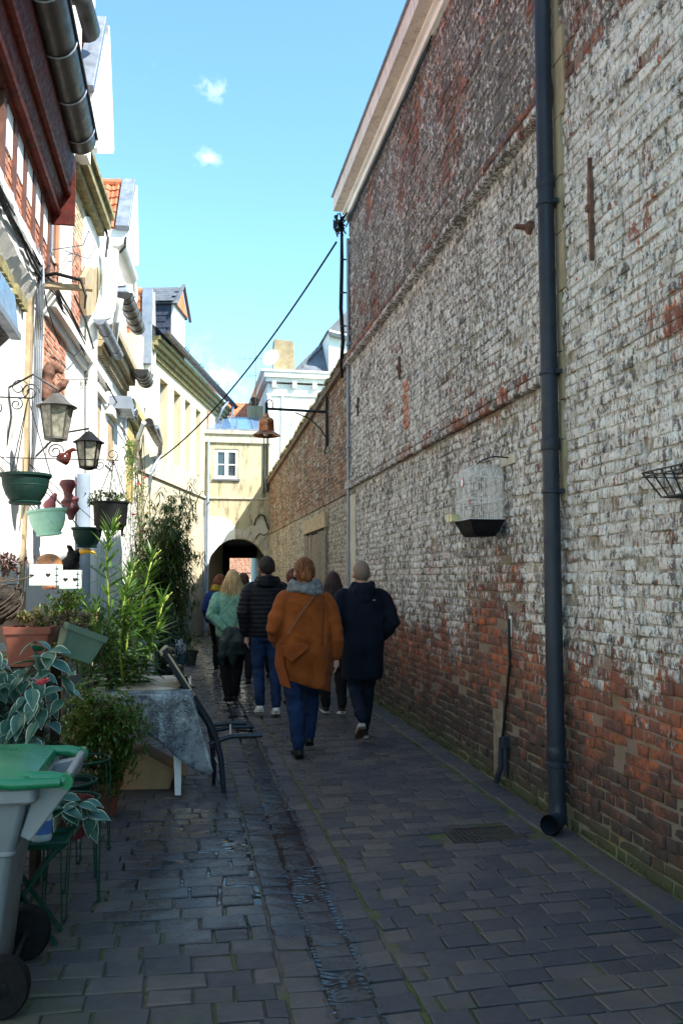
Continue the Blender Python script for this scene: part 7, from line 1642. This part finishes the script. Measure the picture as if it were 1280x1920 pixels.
lim(mb, T_, [(-.165, 0, 1.36), (-.21, -.01, 1.31), (-.255, -.04, 1.10), (-.22, .02, .89)], (.085, .082, .072, .056)); lim(mb, T_, [(.165, 0, 1.36), (.21, -.01, 1.31), (.255, -.02, 1.12), (.21, .10, .97)], (.085, .082, .072, .056))
mb.sphere(T_((0, -.08, 1.43)), .1, 14, 10, sc=(1.3, .8, .75)); lim(mb, T_, [(-.10, -.05, 1.46), (0, -.12, 1.48), (.10, -.05, 1.46)], (.04, .045, .04))
remesh_obj('jacket', mb, fabric('black_quilted_nylon', (.004, .0045, .007), (.007, .008, .012), .6, 300, .15, 8, 0), t, .0095, 2, lambda p, n_: n_ * (.010 * abs(math.sin(p.z * 62)) ** .5 + .006 * noise.noise(p * 14)) if p.z < 1.48 * k else n_ * .004 * noise.noise(p * 18))
trousers(t, T_, lg, JE, (.105, .072, .058), hips=.165, seed=4)
wh_ = mat('white_sneaker', (.62, .62, .60), .5, 0, .08, 20, .2)
for L in lg: shoe(t, T_, L[2], L[3], wh_, M['whitesole'], k=1.05)
mb = MB(); cap(mb, U, (.083, .103, .113), back=-.06, front=.05, amp=.006, sides=.0); fuzz(mb, U, 700, .02, random.Random(8)); obj('hair', mb, hairmat('black_brown_hair', (.008, .006, .005), (.03, .02, .015)), t, smooth=True)

# --- simpler company further on
def walker(label, x, y, H, yaw, top, topr, hairm, style, lgm, shoem, hem=.88, L=.2, sw=.2, turn=0, vox=.010, phase=1, sole=None, blend=None):
    p = .14 * phase; lg = [((-.085, 0, .88), (-.085, .06 + p, .49), (-.07, p * .8, .10), (-.08, .15 + p * .8, .02)), ((.085, 0, .88), (.085, .02 - p * .3, .50), (.075, -.05 - p, .14), (.08, .08 - p, .02))]
    ar = [dict(p=[(-.20, 0, 1.37), (-.25, -.04, 1.10), (-.21, .06, .87)]), dict(p=[(.20, 0, 1.37), (.25, -.03, 1.10), (.22, .04, .87)])]
    t, T_, U, k = base('person', label, x, y, H, yaw, lg, ar, .19, .165, vox, turn); mb = MB()
    ell(mb, T_, [(hem - .02, 0, 0, .185, .145), (hem + .04, 0, -.005, .20, .15), (1.05, 0, 0, .20, .145), (1.2, 0, .005, .21, .145), (1.33, 0, .005, .215, .135), (1.41, 0, 0, .165, .105), (1.46, 0, -.005, .09, .08)], 24)
    lim(mb, T_, [(-.16, 0, 1.35), (-.205, -.01, 1.29), (-.255, -.04, 1.10), (-.215, .055, .90)], (.08, .078, .068, .052)); lim(mb, T_, [(.16, 0, 1.35), (.205, -.01, 1.29), (.255, -.03, 1.10), (.225, .04, .90)], (.08, .078, .068, .052))
    remesh_obj('jacket', mb, top, t, .011, 6, wr(T_, .008, 8, y)); trousers(t, T_, lg, lgm, (.105, .072, .055), seed=y)
    for q in lg: shoe(t, T_, q[2], q[3], shoem, sole)
    mb = MB(); cap(mb, U, (.084, .104, .112), back=-.09 if style != 'short' else -.06, front=.045, amp=.005, sides=.02 if style != 'short' else .0); fuzz(mb, U, 300, .022, random.Random(8))
    if style == 'long': strands(mb, U, T_, L, 230, random.Random(int(y * 10)), .05, .014, .0065)
    if style == 'bun': mb.sphere(U((0, -.12, .03)), .045, 12, 10)
    obj('hair', mb, hairm, t, smooth=True); return t, T_, U
blk = fabric('black_cloth', (.008, .008, .010)); dkh = hairmat('very_dark_hair', (.010, .006, .006), (.045, .022, .018))
x_ = NT('dark_hair_with_copper_ends'); P = x_.pos('world'); z_ = x_.xyz(P)[2]; n_ = x_.noise(x_.pos('world', (1, 1, .06)), 220, 3)
x_.b.inputs['Specular IOR Level'].default_value = .2
omb = x_.out(x_.mix(x_.ramp(x_.m('MULTIPLY_ADD', n_, .12, z_), 1.36, 1.26), x_.mix(n_, (.010, .006, .006), (.05, .022, .02)), (.28, .11, .03)), .4, n_, .6, .004)
walker('woman in black with long dark copper tipped hair beside the navy coat', 1.66, 9.55, 1.58, 0, blk, 0, omb, 'long', blk, M['leather'], .80, .30, phase=1, sole=M['whitesole'])
walker('person in black whose dark red hair shows just right of the auburn bun', 1.33, 10.5, 1.63, 0, blk, 0, hairmat('dark_red_hair', (.03, .008, .006), (.12, .03, .018)), 'bun', blk, M['leather'], .80, phase=-1)
walker('person with brown hair mostly hidden behind the blonde woman and the quilted jacket', .86, 12.6, 1.60, 0, fabric('dull_brown_cloth', (.05, .035, .03)), 0, hairmat('brown_hair', (.03, .014, .009), (.10, .045, .025)), 'short', blk, M['leather'])
walker('short dark haired man in a navy jacket ahead of the quilted jacket', 1.22, 13.3, 1.62, 0, fabric('navy_cloth', (.012, .018, .04)), 0, dkh, 'short', blk, M['leather'])
walker('dark haired man in black farthest ahead near the archway', 1.52, 15.6, 1.80, 0, blk, 0, dkh, 'short', JE, M['leather'])
t, T_, U = walker('red haired woman in a blue jacket and yellow scarf turning her head', .60, 14.6, 1.60, -.2, fabric('royal_blue_shell', (.02, .04, .14)), 0, hairmat('copper_hair', (.10, .025, .01), (.28, .08, .03)), 'long', blk, M['leather'], .85, .16, turn=-1.2)
mb = MB()
for zz, rr_ in ((1.44, .12), (1.49, .10)): mb.tube([T_((rr_ * 1.1 * math.cos(a), rr_ * math.sin(a) + .01, zz + .015 * math.sin(a * 2))) for a in [q / 18 * 6.283 for q in range(19)]], .04, 8)
remesh_obj('scarf', mb, fabric('mustard_scarf', (.40, .25, .03), None, .95, 100, .6), t, .01, 2, wr(T_, .006, 16, 5))
